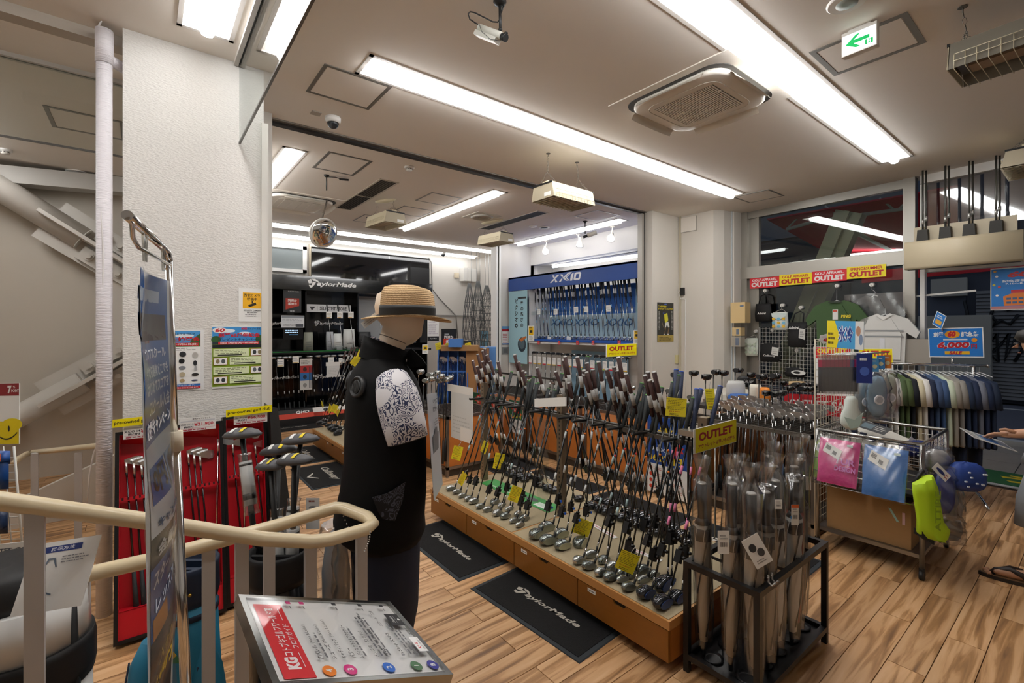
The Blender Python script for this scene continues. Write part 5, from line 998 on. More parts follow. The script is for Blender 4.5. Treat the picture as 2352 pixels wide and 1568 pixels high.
for i, px in enumerate((1237, 1284, 1326, 1362, 1422)):
    c = PX(px, 786, XB - .005); t_, pr = panel('price_card', 'red price card on the blue shelf edge, ' + ordn(i) + ' from left', 'price tag', c + UY * .03 - UZ * .04, -UY, UZ, .06, .07, M('d3222e', .5), .001, 'red cards on the blue shelf edge'); pr.lines(.15, .2, .85, .8, 2, 'f0d0d0', .4, i); pr.build('print', t_)
for i, (px, py, c) in enumerate(((1237, 716, 0), (1276, 716, 0), (1323, 711, 0), (1346, 710, 0), (1398, 708, 0), (1262, 780, 0), (1306, 780, 0))):
    c = PX(px, py, XB + .07); t_, pr = panel('price_tag', 'white price tag among the blue wall irons, ' + ordn(i) + (' of five' if i < 5 else ' and low by the shelf'), 'price tag', c + UY * .05 - UZ * .05, -UY, UZ, .1, .1, WHT, .001, 'white tags among the blue wall irons'); pr.lines(.1, .2, .9, .8, 3, 'a9b6c4', .35, i); pr.build('print', t_)
def seccard(t_, pr): pr.rect(.12, .4, .88, .95, 'f2c21e'); pr.rect(.3, .55, .7, .72, '2a2622'); pr.lines(.2, .82, .8, .92, 1, '2a2622', .6); pr.lines(.2, .08, .8, .34, 3, '8a8a8a', .35); pr.build('print', t_)
for px0, px1, pt, pb, lab in ((1213, 1227, 748, 783, 'security camera card at the left end of the blue club wall'), (1455, 1470, 758, 790, 'security camera card at the right end of the blue club wall')): seccard(*xp('card', lab, 'card', px0, px1, pt, pb, XB - .008, WHT))
t_, pr = yp('poster', 'small red and white prize poster on the alcove side wall', 'poster', 1153, 1177, 749, 791, 7.45, WHT); pr.rect(0, .75, 1, 1, '6aa6d8'); pr.rect(0, .72, 1, .86, 'b32030'); [pr.rect(.06, .1 + .09 * j, .5, .13 + .09 * j, 'c05058') for j in range(6)]; [pr.ell(.72, .15 + .12 * j, .09, .035, '3a3a3c') for j in range(5)]; pr.rect(0, .0, 1, .06, '2a5ca8'); pr.build('print', t_)
t_, pr = yp('socket_plate', 'grey socket plate on the alcove side wall below the small poster', 'socket', 1154, 1168, 797, 814, 7.45, M('8b8b8c', .5), .01); pr.rect(.2, .2, .8, .8, '6e6e70'); pr.build('outlet', t_)
# ================================================================ PILLAR POSTERS
t_, pr = yp('poster', 'green and blue anniversary gift campaign poster on the white pillar', 'poster', 486, 606, 748, 893, 3.436, M('f3f2ee', .25))
pr.rect(.01, .03, .99, .985, '8fae2a'); pr.rect(.01, .74, .99, .985, '3f94d6'); pr.ell(.3, .92, .14, .03, 'e9f2f8'); pr.ell(.62, .88, .12, .025, 'e3eef6'); pr.ell(.08, .78, .09, .06, '2c5a2a'); pr.ell(.93, .78, .1, .07, '31632c'); pr.rect(.01, .70, .99, .745, '1f2e38'); pr.rect(.01, .645, .99, .695, '0f1a20')
pr.ell(.15, .93, .135, .045, 'f4f2ee'); pr.text('60', .15, .93, .065, 'c8202c', .18, .05, .2); pr.text('KG', .61, .955, .035, 'd8242e', .11, .05); pr.text('コトブキゴルフ', .82, .955, .03, '22262c', .3, .02); pr.text('創業60周年記念', .52, .85, .07, 'c41f30', .8, .035); pr.text('プレゼントキャンペーン', .52, .782, .045, '1f3a6e', .8, .03)
pr.rect(.12, .70, .9, .745, 'c82430'); pr.rect(.16, .708, .27, .738, 'f3e9e6'); pr.text('期間', .215, .723, .02, 'c82430', .09, .02); pr.text('7月20日(月)〜7月29日(水)', .59, .723, .03, 'f6f0ee', .58, .03)
for j, (yb_, side) in enumerate(((.51, 0), (.375, 1), (.22, 0), (.075, 1))):
    x0_, x1_ = (.03, .7) if side == 0 else (.33, .97); pr.rect(x0_, yb_, x1_, yb_ + .12, 'e3ecc0'); pr.lines(x0_ + .03, yb_ + .035, x1_ - .06, yb_ + .11, 3, '6a7448', .35, j); pr.rect(x0_ + .08, yb_ + .012, x1_ - .14, yb_ + .03, '2b2f26')
    a_ = (.73, .98) if side == 0 else (.03, .29); pr.rect(a_[0], yb_ + .0, a_[1], yb_ + .115, 'b05c3a'); pr.rect(a_[0] + .012, yb_ + .006, a_[1] - .012, yb_ + .109, 'f6f6f4'); [pr.ell(a_[0] + .08 + .1 * m, yb_ + .058, .036, .036, ('33383c', '8a7c5a', '5d6266', '3a3c44')[(j + m) % 4]) for m in range(2)]
pr.build('print', t_)
t_, pr = yp('poster', 'blue prize draw poster on the pillar, half hidden by the banner pole', 'poster', 352, 468, 757, 902, 3.436, M('efefee', .2))
pr.rect(.02, .72, .93, .98, '4b9ad8'); pr.ell(.6, .9, .2, .03, 'eaf2f8'); pr.poly([(.75, .84), (.93, .94), (.93, .76), (.7, .76)], '2f5a2c'); pr.rect(.02, .72, .93, .78, '4a7a34'); pr.text('コトブキゴルフ', .6, .93, .035, '20262c', .42, .02); pr.text('大抽選会', .62, .845, .075, 'c8202e', .6, .04); pr.rect(.02, .735, .9, .785, 'c02430'); pr.text('7月20日〜7月26日(日)', .5, .76, .033, 'f4eeee', .74, .03)
pr.rect(.02, .11, .93, .72, 'f6f5f2'); pr.lines(.05, .655, .88, .71, 2, '6e6e72', .4, 1)
for j in range(10): pr.lines(.3, .12 + j * .052, .45, .145 + j * .052, 1, 'c0404a', .5, j)
for x_, y_, a_, b_, c_ in ((.57, .60, .07, .045, '2b2c30'), (.82, .58, .06, .05, 'b9b6b0'), (.55, .49, .06, .04, '17181a'), (.82, .45, .04, .045, '26282c'), (.56, .38, .07, .03, '84888e'), (.83, .36, .03, .045, 'a9a9aa'), (.56, .27, .06, .04, 'b7a98c'), (.82, .26, .075, .025, '2c2824'), (.56, .17, .05, .03, 'b09a72'), (.81, .165, .07, .012, '20305a')): pr.ell(x_, y_, a_, b_, c_)
pr.rect(.02, .075, .93, .108, '2466b4'); pr.text('抽選を行います。', .62, .091, .02, 'e8eef6', .4, .02); pr.rect(.02, .035, .93, .072, 'c02430'); pr.text('商品に代えさせて頂きます。', .6, .053, .02, 'f4e8e8', .6, .02); pr.build('print', t_)
t_, pr = yp('notice', 'white security camera notice with a yellow square on the pillar', 'notice', 548, 607, 661, 738, 3.436, M('f3f3f1', .2))
pr.rect(.16, .40, .88, .88, 'f0b41c'); pr.text('防犯カメラ', .52, .79, .1, '2c2418', .6, .02); pr.text('録画中', .52, .68, .09, '2c2418', .4, .02); pr.poly([(.36, .5), (.66, .58), (.69, .51), (.4, .43)], '2c2418'); pr.rect(.5, .55, .56, .62, '2c2418'); pr.text('SECURITY CAMERA', .52, .335, .045, '3a3a3c', .66, .02); pr.text('RECORDING', .52, .275, .045, '3a3a3c', .4, .02); pr.lines(.25, .14, .8, .23, 2, '77777a', .4, 3); pr.build('print', t_)
# right pillar: golf tournament poster, plates, wiring
YP = 4.055
t_, pr = yp('poster', 'dark poster with a golfer and yellow title on the right pillar', 'poster', 1510, 1547, 694, 785, YP - .003, M('2c2d2a', .4))
pr.rect(0, 0, 1, .17, 'b39c4e'); pr.text('第33回千葉市', .3, .9, .05, 'e9d428', .5, .04); pr.text('都市対抗オープンゴルフ選手権', .5, .84, .045, 'e9d428', .9, .03); pr.ell(.5, .96, .1, .015, '4a6ac0')
pr.ell(.37, .73, .05, .035, '3a4a8a'); pr.poly([(.4, .7), (.6, .74), (.66, .55), (.46, .46), (.42, .58)], 'e3dc3a'); pr.poly([(.46, .48), (.66, .52), (.74, .38), (.66, .36), (.58, .44), (.5, .36), (.44, .36)], 'e9e8e4'); pr.poly([(.48, .36), (.52, .36), (.45, .2), (.4, .2)], '8a6a4c'); pr.poly([(.67, .36), (.71, .36), (.66, .2), (.6, .2)], '8a6a4c'); pr.poly([(.36, .2), (.46, .2), (.46, .18), (.36, .18)], 'f2f2f0'); pr.poly([(.6, .2), (.7, .2), (.7, .18), (.6, .18)], 'f2f2f0'); pr.poly([(.28, .5), (.42, .32), (.4, .31), (.26, .48)], '8c7a64')
pr.lines(.06, .3, .12, .78, 14, 'c9c9c4', .6, 2); pr.lines(.86, .3, .92, .8, 14, 'c9c9c4', .6, 3); pr.lines(.1, .03, .9, .13, 3, '4a4226', .4, 4); pr.build('print', t_)
mb = MB(M('d9cf9c', .5)); q = PY(1551, 815, YP); e = PY(1558, 834, YP); mb.box(q.x, YP - .008, e.z, e.x, YP + .002, q.z); tag(mb.build('switch_plate'), 'cream switch plate low on the right pillar', 'switch')
mb = MB(M('efe9df', .5)); q = PX(1565, 502, 6.395); e = PX(1600, 528, 6.395); mb.box(6.385, e.y, e.z, 6.405, q.y, q.z); mb.use(M('a9a49a', .5)); mb.box(6.384, e.y - .006, e.z - .006, 6.39, q.y + .006, e.z); mb.box(6.384, e.y - .006, e.z, 6.39, e.y, q.z); tag(mb.build('access_hatch'), 'white access hatch high on the wall beside the right pillar', 'hatch')
q = PX(1566, 670, 6.38); t_ = T('door_phone', 'small black device with white cord on the wall beside the pillar', 'device', q); mb = MB(BLK); mb.box(6.36, q.y - .04, q.z - .05, 6.40, q.y + .02, q.z + .06); mb.build('device_body', t_); mb = MB(WHT); mb.tube([(6.39, q.y + .01, q.z + .05), (6.385, q.y + .06, q.z), (6.385, q.y + .02, q.z - .1), (6.385, q.y - .06, q.z - .12), (6.385, q.y - .05, .9), (6.385, q.y - .05, .3)], .006, 5); mb.use(M('c5bca6', .5)); mb.box(6.385, q.y + .02, .1, 6.40, q.y + .05, CH); mb.build('cord', t_)
CB = M('d8bc88', .5); q = PX(1686, 695, 6.62); e = PX(1716, 741, 6.62); t_ = T('junction_box', 'large cream junction box on the wall edge beside the window', 'box', q); mb = MB(CB); mb.box(6.56, e.y, e.z, 6.72, q.y + .02, q.z); mb.build('cover', t_); mb = MB(M('3a6a9a', .5)); mb.box(6.557, e.y + .02, q.z - .06, 6.56, e.y + .07, q.z - .045); mb.build('label_sticker', t_)
for i, (pt, pb, c, lab) in enumerate(((752, 771, 'd3b988', 'cream socket below the junction box'), (772, 796, 'a9a193', 'grey switch case under the cream socket'))):
    q, e = PX(1684 - i * 3, pt, 6.6), PX(1703, pb, 6.6); t_ = T('switch_case', lab, 'switch', q); mb = MB(M(c, .5)); mb.box(6.57, e.y, e.z, 6.70, q.y, q.z); mb.build('case', t_); mb = MB(M('6b7688', .4)); mb.box(6.567, e.y + .02, e.z + .02, 6.57, (e.y + q.y) / 2, q.z - .02); mb.build('rocker', t_)
mb = MB(M('c9cfd4', .4)); mb.box(6.685, 3.375, 0, 6.70, 3.39, CH); mb.box(6.71, 3.34, 0, 6.725, 3.355, 1.55); tag(mb.build('cable_conduit'), 'thin pale conduits running up the wall edge beside the window', 'conduit')
# ================================================================ MANNEQUIN
SKIN = M('e8d3ba', .38); VEST = M('060607', .75, bump=.25, nscale=9, spec=.2); NAVY = M('10172a', .8, bump=.15, nscale=12)
def paisley(dark=False):
    m = bpy.data.materials.new('bandana_print'); m.use_nodes = True; nt = m.node_tree; b = nt.nodes['Principled BSDF']; N = nt.nodes.new; lk = nt.links.new
    tc = N('ShaderNodeTexCoord'); nz = N('ShaderNodeTexNoise'); nz.inputs['Scale'].default_value = 16; av = N('ShaderNodeMix'); av.data_type = 'RGBA'; av.inputs[0].default_value = .06
    lk(tc.outputs['Object'], nz.inputs['Vector']); lk(tc.outputs['Object'], av.inputs[6]); lk(nz.outputs['Color'], av.inputs[7])
    v = N('ShaderNodeTexVoronoi'); v.inputs['Scale'].default_value = 40; lk(av.outputs[2], v.inputs['Vector'])
    w = N('ShaderNodeMath'); w.operation = 'MULTIPLY'; w.inputs[1].default_value = 26; s = N('ShaderNodeMath'); s.operation = 'SINE'; lk(v.outputs['Distance'], w.inputs[0]); lk(w.outputs[0], s.inputs[0])
    g = N('ShaderNodeMath'); g.operation = 'GREATER_THAN'; g.inputs[1].default_value = .35; lk(s.outputs[0], g.inputs[0])
    p = N('ShaderNodeTexVoronoi'); p.inputs['Scale'].default_value = 15; lk(tc.outputs['Object'], p.inputs['Vector'])
    sp = N('ShaderNodeSeparateColor'); lk(p.outputs['Color'], sp.inputs[0]); g2 = N('ShaderNodeMath'); g2.operation = 'GREATER_THAN'; g2.inputs[1].default_value = .2; lk(sp.outputs[0], g2.inputs[0])
    mu = N('ShaderNodeMath'); mu.operation = 'MULTIPLY'; lk(g.outputs[0], mu.inputs[0]); lk(g2.outputs[0], mu.inputs[1])
    mx = N('ShaderNodeMix'); mx.data_type = 'RGBA'; lk(mu.outputs[0], mx.inputs[0])
    mx.inputs[6].default_value = (*lin((.04, .04, .06) if dark else (.88, .87, .88)), 1); mx.inputs[7].default_value = (*lin((.28, .29, .34) if dark else (.16, .19, .33)), 1)
    lk(mx.outputs[2], b.inputs['Base Color']); b.inputs['Roughness'].default_value = .8; return m
PAIS = paisley(); PAISD = paisley(True)
def straw():
    m = bpy.data.materials.new('woven_straw'); m.use_nodes = True; nt = m.node_tree; b = nt.nodes['Principled BSDF']; N = nt.nodes.new; lk = nt.links.new
    tc = N('ShaderNodeTexCoord'); w = N('ShaderNodeTexWave'); w.bands_direction = 'Z'; w.inputs['Scale'].default_value = 38; w.inputs['Distortion'].default_value = 2.5; w.inputs['Detail'].default_value = 3; w.inputs['Detail Scale'].default_value = 6
    lk(tc.outputs['Object'], w.inputs['Vector']); cr = N('ShaderNodeValToRGB'); cr.color_ramp.elements[0].color = (*lin((.70, .55, .38)), 1); cr.color_ramp.elements[1].color = (*lin((.90, .78, .60)), 1); lk(w.outputs[0], cr.inputs[0]); lk(cr.outputs[0], b.inputs['Base Color'])
    bp = N('ShaderNodeBump'); bp.inputs['Strength'].default_value = .6; bp.inputs['Distance'].default_value = .004; lk(w.outputs[0], bp.inputs['Height']); lk(bp.outputs[0], b.inputs['Normal']); b.inputs['Roughness'].default_value = .8; return m
STRAW = straw()
MD = 2.02; MK = MD / 1.9
def zz(z): return 1.6 - (1.6 - z) * MK if z >= .41 else z * (1.6 - 1.19 * MK) / .41
MC = PD(886, 755, MD); MC.z = 0; R2 = Vector((RT[0], RT[1], 0)); F2 = Vector((FW[0], FW[1], 0)); fa = rad(24); mf = R2 * cos(fa) + F2 * sin(fa); ms_ = R2 * sin(fa) - F2 * cos(fa)   # facing, and the side turned to the camera
mq = T('mannequin', 'headless-faced mannequin in a black sleeveless fan vest, print shirt and navy shorts', 'mannequin', MC)
mq['label'] = 'beige faceless mannequin wearing a straw hat, black fan vest and navy shorts'
def ell(z, fo, hf, hs, n=24, so=0., wob=0., zf=0.):
    return [MC + UZ * (zz(z) + zf * MK * cos(2 * pi * i / n)) + mf * MK * (fo + hf * cos(2 * pi * i / n) * (1 + wob * sin(7 * i + z * 40))) + ms_ * MK * (so + hs * sin(2 * pi * i / n) * (1 + wob * cos(5 * i + z * 30))) for i in range(n)]
# bare form: legs, torso core, neck and egg head as one surface
mb = MB(SKIN)
mb.loft([ell(.9, 0, .1, .15), ell(1.2, 0, .1, .16), ell(1.40, -.01, .085, .15), ell(1.465, -.01, .06, .075), ell(1.50, .005, .055, .058, zf=-.01), ell(1.55, .03, .054, .055, zf=-.02), ell(1.575, .05, .062, .055, zf=-.035), ell(1.60, .06, .086, .062, zf=-.03), ell(1.64, .06, .097, .072), ell(1.69, .055, .1, .075), ell(1.74, .05, .085, .065), ell(1.765, .05, .04, .03)])
mb.build('body', mq)
mb = MB(M('4a3d33', .6)); mb.tube([p for p in ell(1.557, .032, .0555, .0565, zf=-.022)], .0018, 4, closed=True); mb.build('neck_seam', mq)
for k in (-1, 1):
    mb = MB(SKIN); c = ms_ * k * .09; mb.loft([[p + c for p in ell(z, fo, r, r, 12)] for z, fo, r in ((.5, 0, .06), (.42, .0, .055), (.30, -.02, .052), (.12, -.01, .035), (.05, .0, .034), (.02, .05, .045))]); mb.build('leg', mq)
mb = MB(M('3a3a3a', .4, .5)); mb.lathe([(.17, 0), (.17, .012), (.02, .016)], MC, 24); mb.cyl(MC + UZ * .012 - mf * .06, MC + UZ * .4 - mf * .03, .012); mb.build('stand_base', mq)
mb = MB(NAVY); mb.loft([ell(.415, -.005, .115, .18, wob=.01), ell(.5, 0, .125, .19, wob=.012), ell(.62, 0, .13, .195, wob=.012), ell(.75, 0, .135, .19), ell(.84, 0, .13, .18)], False); mb.loft([ell(.416, -.005, .11, .175), ell(.43, 0, .02, .02)]); mb.build('shorts', mq)
mb = MB(BLK); q = PD(918, 1230, MD - .12); mb.tube([q, q - UZ * .03], .002, 4); mb.use(M('77777a', .3, .8)); mb.obox(q - UZ * .034, R2 * .004, F2 * .003, UZ * .007); mb.build('drawcord', mq)
# vest: body, stand collar, hem
vr = [ell(.765, -.01, .15, .19, wob=.012), ell(.80, -.02, .175, .21, wob=.012), ell(.85, -.025, .178, .212, wob=.014), ell(.95, -.01, .168, .21, wob=.008), ell(1.08, 0, .160, .205, wob=.006), ell(1.22, 0, .158, .205, wob=.005), ell(1.32, -.005, .150, .205), ell(1.39, -.012, .135, .195), ell(1.43, -.015, .115, .165), ell(1.465, -.01, .09, .12, zf=-.01), ell(1.485, -.005, .085, .09, zf=-.015)]
mb = MB(VEST); mb.loft(vr); mb.build('vest', mq)
mb = MB(VEST); mb.loft([ell(1.46, -.008, .098, .10, zf=-.03), ell(1.50, -.002, .094, .092, zf=-.03), ell(1.535, .012, .1, .088, zf=-.04), ell(1.53, .012, .094, .082, zf=-.04), ell(1.46, 0, .08, .08, zf=-.03)], False); q = [PD(x, y, MD - .02) for x, y in ((945, 800), (968, 822), (980, 838), (962, 842), (940, 845), (925, 815))]; mb.prism(q, F2 * .012); mb.build('collar', mq)
mb = MB(PAIS); mb.loft([ell(1.49, .012, .083, .08, zf=-.035), ell(1.528, .022, .08, .075, zf=-.045), ell(1.52, .02, .06, .06, zf=-.03)], False); mb.build('shirt_collar', mq)
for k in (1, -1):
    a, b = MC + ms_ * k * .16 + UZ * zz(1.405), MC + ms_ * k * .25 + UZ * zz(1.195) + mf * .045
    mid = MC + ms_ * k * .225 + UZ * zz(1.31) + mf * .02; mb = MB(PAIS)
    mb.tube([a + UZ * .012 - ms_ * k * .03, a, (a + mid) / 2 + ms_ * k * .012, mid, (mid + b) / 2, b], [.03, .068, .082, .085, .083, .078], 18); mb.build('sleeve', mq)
    mb = MB(BLK); d = (b - mid).normalized(); mb.cyl(b + d * .001, b + d * .004, .07, n=16); mb.build('sleeve_shade', mq)  # black disc stands in for the shade inside the open, armless sleeve
for k, px, py in ((1, 839, 862), (-1, 802, 872)):
    ang = rad(180 - k * 38); c = MC + mf * (.166 * cos(ang)) + ms_ * (.213 * sin(ang)) + UZ * zz(1.385); n = (mf * cos(ang) * 1.2 + ms_ * sin(ang) * .8 + UZ * .22).normalized(); x_, y_, _ = frame(c, c + n); c = c - n * .008
    rg = lambda r, h: [c + n * h + (x_ * cos(2 * pi * i / 20) + y_ * sin(2 * pi * i / 20)) * r for i in range(20)]
    mb = MB(M('2a2b2d', .4)); mb.loft([rg(.043, -.01), rg(.043, .012), rg(.036, .018), rg(.034, .012), rg(.028, .01)]); mb.use(M('4a4b4c', .5)); mb.loft([rg(.027, .011), rg(.026, .015), rg(.002, .016)]); mb.use(M('1c1d1e', .5)); [mb.obox(c + n * .0165 + x_ * (j * .0085), x_ * .0022, y_ * math.sqrt(max(.00001, .024 ** 2 - (j * .0085) ** 2)), n * .0005) for j in range(-2, 3)]; mb.build('fan_vent', mq)
q = [PD(x, y, MD) for x, y in ((893, 1096), (920, 1092), (955, 1072), (950, 1110), (935, 1150), (912, 1142), (903, 1125))]
mb = MB(PAISD); mb.prism([p - F2 * .245 + F2 * (p - MC).dot(R2) * .35 for p in q], F2 * .003); mb.build('pocket_print', mq)
# hat
HC = PD(936, 727, MD + .01); hat = T('straw_hat', 'straw hat with a wide black band on the mannequin head', 'hat', HC); hx, hy = mf, ms_
def hr_(z, a, b, dent=0., up=0.):
    return [HC + UZ * MK * (z + dent * max(0, cos(2 * pi * i / 32)) ** 2 - up * abs(sin(2 * pi * i / 32)) ** 3 * -1) + hx * MK * a * cos(2 * pi * i / 32) + hy * MK * b * sin(2 * pi * i / 32) for i in range(32)]
mb = MB(STRAW); mb.loft([hr_(.0, .112, .088), hr_(.03, .113, .088), hr_(.06, .111, .086), hr_(.095, .105, .08, -.004), hr_(.118, .094, .066, -.012), hr_(.126, .07, .045, -.018), hr_(.118, .03, .02, -.006)]); mb.build('crown', hat)
mb = MB(STRAW); mb.loft([hr_(.002, .108, .084), hr_(.0, .13, .105, -.003), hr_(-.003, .16, .135, -.008, .004), hr_(-.008, .182, .155, -.012, .012), hr_(-.012, .180, .154, -.012, .012), hr_(-.008, .15, .13, -.008, .004), hr_(-.004, .108, .084)], False); mb.build('brim', hat)
mb = MB(BLK); mb.loft([hr_(.004, .1145, .0895), hr_(.03, .1155, .0905), hr_(.044, .114, .089), hr_(.044, .111, .086)], False); mb.build('hat_band', hat)
c = PD(853, 738, MD - .04); t_, pr = panel('price_tag', 'white paper tag hanging from the back of the hat brim', 'price tag', c - R2 * .028 - UZ * .03, R2 * .8 + UZ * .6, UZ * .8 - R2 * .6, .075, .028, M('dcdad4', .5), .001); pr.lines(.1, .2, .9, .8, 2, '9a9894', .3); pr.build('print', t_); mb = MB(M('8a8c8c', .4)); q = PD(868, 730, MD - .05); mb.prism([q, q + R2 * .03 + UZ * .015, q + R2 * .01 + UZ * .02, q - R2 * .02 + UZ * .005], F2 * .001); mb.build('second_tag', t_)
# translucent price sheet on the mannequin front, seen from behind
a, b, e = PD(970, 905, 1.86), PD(990, 902, 2.12), PD(980, 1150, 1.86); u = b - a; W = u.length * 1.2; u.normalize(); v = UZ * 1.0
t_ = T('price_sheet', 'white price sheet hanging in front of the mannequin, showing mirrored red digits', 'sheet', a); Hh = a.z - e.z; bl = e + u * .0
mb = MB(M('c3c6cb', .3)); off = R2 * .028
mb.prism([bl + off, bl + off + u * W, bl + u * W + v * Hh, bl + v * Hh], u.cross(v) * .002); mb.build('sheet', t_)
pr = PR(bl + u * W + off * .5, -u, v, W, Hh, -.004); pr.step = lambda: setattr(pr, 'l', pr.l - .0004)
pr.text('¥19,800', .42, .07, .075, 'a8433c', 1.0, .03); pr.rect(.2, .3, .8, .6, '6c6e72'); pr.poly([(.35, .6), (.65, .6), (.6, .66), (.4, .66)], '6c6e72'); [pr.ell(x, .2, .1, .03, '7f8794') for x in (.3, .6)]; pr.text('冷却ファン', .5, .93, .06, '55585e', .8, .03); pr.text('涼しい空調服', .5, .85, .05, '55585e', .8, .03); pr.lines(.15, .68, .85, .76, 3, '8a8d92', .4); pr.build('print', t_)
# ================================================================ PRE-OWNED IRON CABINETS AND BAGS
REDC = M('c01322', .4); lean = Vector((0, .20, 1.03)).normalized()
def cabinet(x0, x1, y, hh, label, irons, sh=0.):
    t = T('iron_cabinet', label, 'cabinet', ((x0 + x1) / 2, y, 0), group='red lined iron cabinets'); u, v = UX, lean; n = u.cross(v); o = Vector((x0, y, .02)); w = x1 - x0; dp = .085; B = lambda a, b, c: o + u * a + v * b - n * c
    def bx(mb, a0, a1, b0, b1, c0, c1): mb.hexa([B(a0, b0, c0), B(a1, b0, c0), B(a1, b0, c1), B(a0, b0, c1)], [B(a0, b1, c0), B(a1, b1, c0), B(a1, b1, c1), B(a0, b1, c1)])
    mb = MB(M('121213', .35)); f = .017
    bx(mb, 0, f, 0, hh, 0, dp); bx(mb, w - f, w, 0, hh, 0, dp); bx(mb, f, w - f, 0, f, 0, dp); bx(mb, f, w - f, hh - f, hh, 0, dp); bx(mb, 0, w, 0, hh, dp, dp + .008); mb.build('case', t)
    mb = MB(REDC); bx(mb, f, w - f, f, hh - f, dp - .008, dp - .001); bx(mb, f, f + .003, f, hh - f, .006, dp); bx(mb, w - f - .003, w - f, f, hh - f, .006, dp); mb.prism([B(f, hh - f, .01), B(w - f, hh - f, .01), B(w - f, hh - .09, dp - .01), B(f, hh - .06, dp - .01)], v * -.003); mb.build('red_lining', t)
    mb = MB(REDC); bx(mb, f, w - f, hh * .655, hh * .672, .02, .045); m = 9
    mb.use(M('2a0a0c', .6))
    for i in range(m): a = f + (w - 2 * f) * (i + .6) / m; bx(mb, a - .004, a + .004, hh * .66, hh * .673, .019, .03)
    mb.build('notched_rail', t); mb = MB(REDC); bx(mb, f, w - f, f, .15, .008, .014); bx(mb, f, w - f, .145, .15, .008, dp); mb.build('lower_ledge', t)
    for i, (a, big) in enumerate(irons):
        q = B(w * a, hh * (.86 - .012 * i if not big else .9), .03); o_ = put('iu2' if not big else 'iu', q, rad(200 if not big else 170), 'iron standing in the ' + label.split(',')[0] + ', ' + ordn(i) + ' from left', 'irons in the red cabinets', (pi + .19, .16), .93)
    return t
cabinet(-.125, .125, 3.05, 1.05, 'left red lined cabinet, beside the wrapped pipe', [(.16, 0), (.29, 0), (.42, 0), (.55, 0), (.68, 0), (.8, 0)])
cabinet(.128, .362, 3.05, 1.055, 'middle red lined cabinet, behind the banner pole', [(.26, 0), (.38, 0), (.5, 0), (.9, 1)])
cabinet(.366, .60, 3.08, 1.07, 'right red lined cabinet, behind the dark headed clubs', [(.2, 0), (.5, 1), (.72, 0)])
mb = MB(M('1a1715', .4)); mb.hexa([(.61, 2.98, 0), (.74, 3.0, 0), (.74, 3.3, 0), (.61, 3.3, 0)], [(.61, 3.22, 1.12), (.66, 3.24, 1.10), (.70, 3.4, 1.0), (.61, 3.4, 1.12)]); tag(mb.build('display_case_side'), 'dark leaning case end at the right of the red cabinets', 'cabinet')
for i, (px, w, nm, pz_, lab) in enumerate(((283, 46, 'XXIO 14', '¥48,900.', 'white price card on the left red cabinet, under the cut yellow strip'), (413, 82, 'XXIO クロス', '¥21,900.', 'white price card on the middle red cabinet'), (537, 77, 'ブループリントS', '¥56,500.', 'white price card on the right red cabinet'))):
    py = (977, 962, 947)[i]; tl = PY(px, py, 3.22); W = PY(px + (w if i else 100), py, 3.22).x - tl.x; bl = tl - UZ * .075
    t_, pr = panel('price_card', lab, 'price card', bl, UX, UZ, W, .075, M('eeeeec', .3), .002, 'cabinet price cards'); pr.text('中古アイアンセット', .6, .9, .13, '33353a', .5, .02); pr.rect(.02, .7, .98, .8, 'c9cbd2'); pr.text(nm, .2, .52, .16, '2c2f38', .36, .02); pr.text('IRON', .24, .32, .14, '2c2f38', .26, .03); pr.text(pz_, .68, .46, .30, 'c0283a', .58, .02); pr.rect(.02, .2, .98, .215, 'c0283a'); pr.lines(.06, .03, .95, .18, 1, 'b04858', .5, i); pr.build('print', t_)
for px, py, w, lab in ((258, 962, 112, 'yellow strip on the left cabinet, partly behind the banner'), (519, 940, 106, 'yellow strip on the right cabinet, wholly readable')):
    tl = PY(px, py, 3.20); W = PY(px + w, py, 3.20).x - tl.x; t_, pr = panel('shelf_strip', lab, 'sign', tl - UZ * .047, (1, 0, .03), UZ, W, .042, M('f2e000', .4), .002, 'yellow pre-owned strips'); pr.text('pre-owned golf club', .5, .5, .55, '1f1f1c', .93, .015); pr.build('lettering', t_)
def bag(name, label, c, rt, rb, zt, mat, cuff, parts):
    t = T(name, label, 'golf bag', (c[0], c[1], 0)); c = Vector((c[0], c[1], 0))
    mb = MB(mat); mb.lathe([(rb, .01), (rb * 1.03, .05), (rb, .3), (rt * 1.0, zt - .12)], c, 24); mb.build('bag_body', t)
    mb = MB(cuff); mb.lathe([(rt * 1.02, zt - .13), (rt * 1.1, zt - .1), (rt * 1.08, zt - .02), (rt * 1.1, zt), (rt * 1.02, zt + .006), (rt * .93, zt - .004), (rt * .92, zt - .12), (.01, zt - .14)], c, 28); mb.build('top_cuff', t)
    for k in (-.35, .35): mb = MB(cuff); mb.obox(c + Vector((FW[0], FW[1], 0)) * rt * k + UZ * (zt - .02), R2 * rt * .85, F2 * .008, UZ * .012); mb.build('divider', t)
    return t, c
TEAL = M('1d7a9c', .55, bump=.15, nscale=14); NVY = M('14243c', .6)
bp_ = PD(432, 1300, 1.66); b1, c = bag('golf_bag', 'teal golf bag with a navy cuff standing behind the banner', (bp_.x, bp_.y), .088, .105, .775, TEAL, NVY, 0)
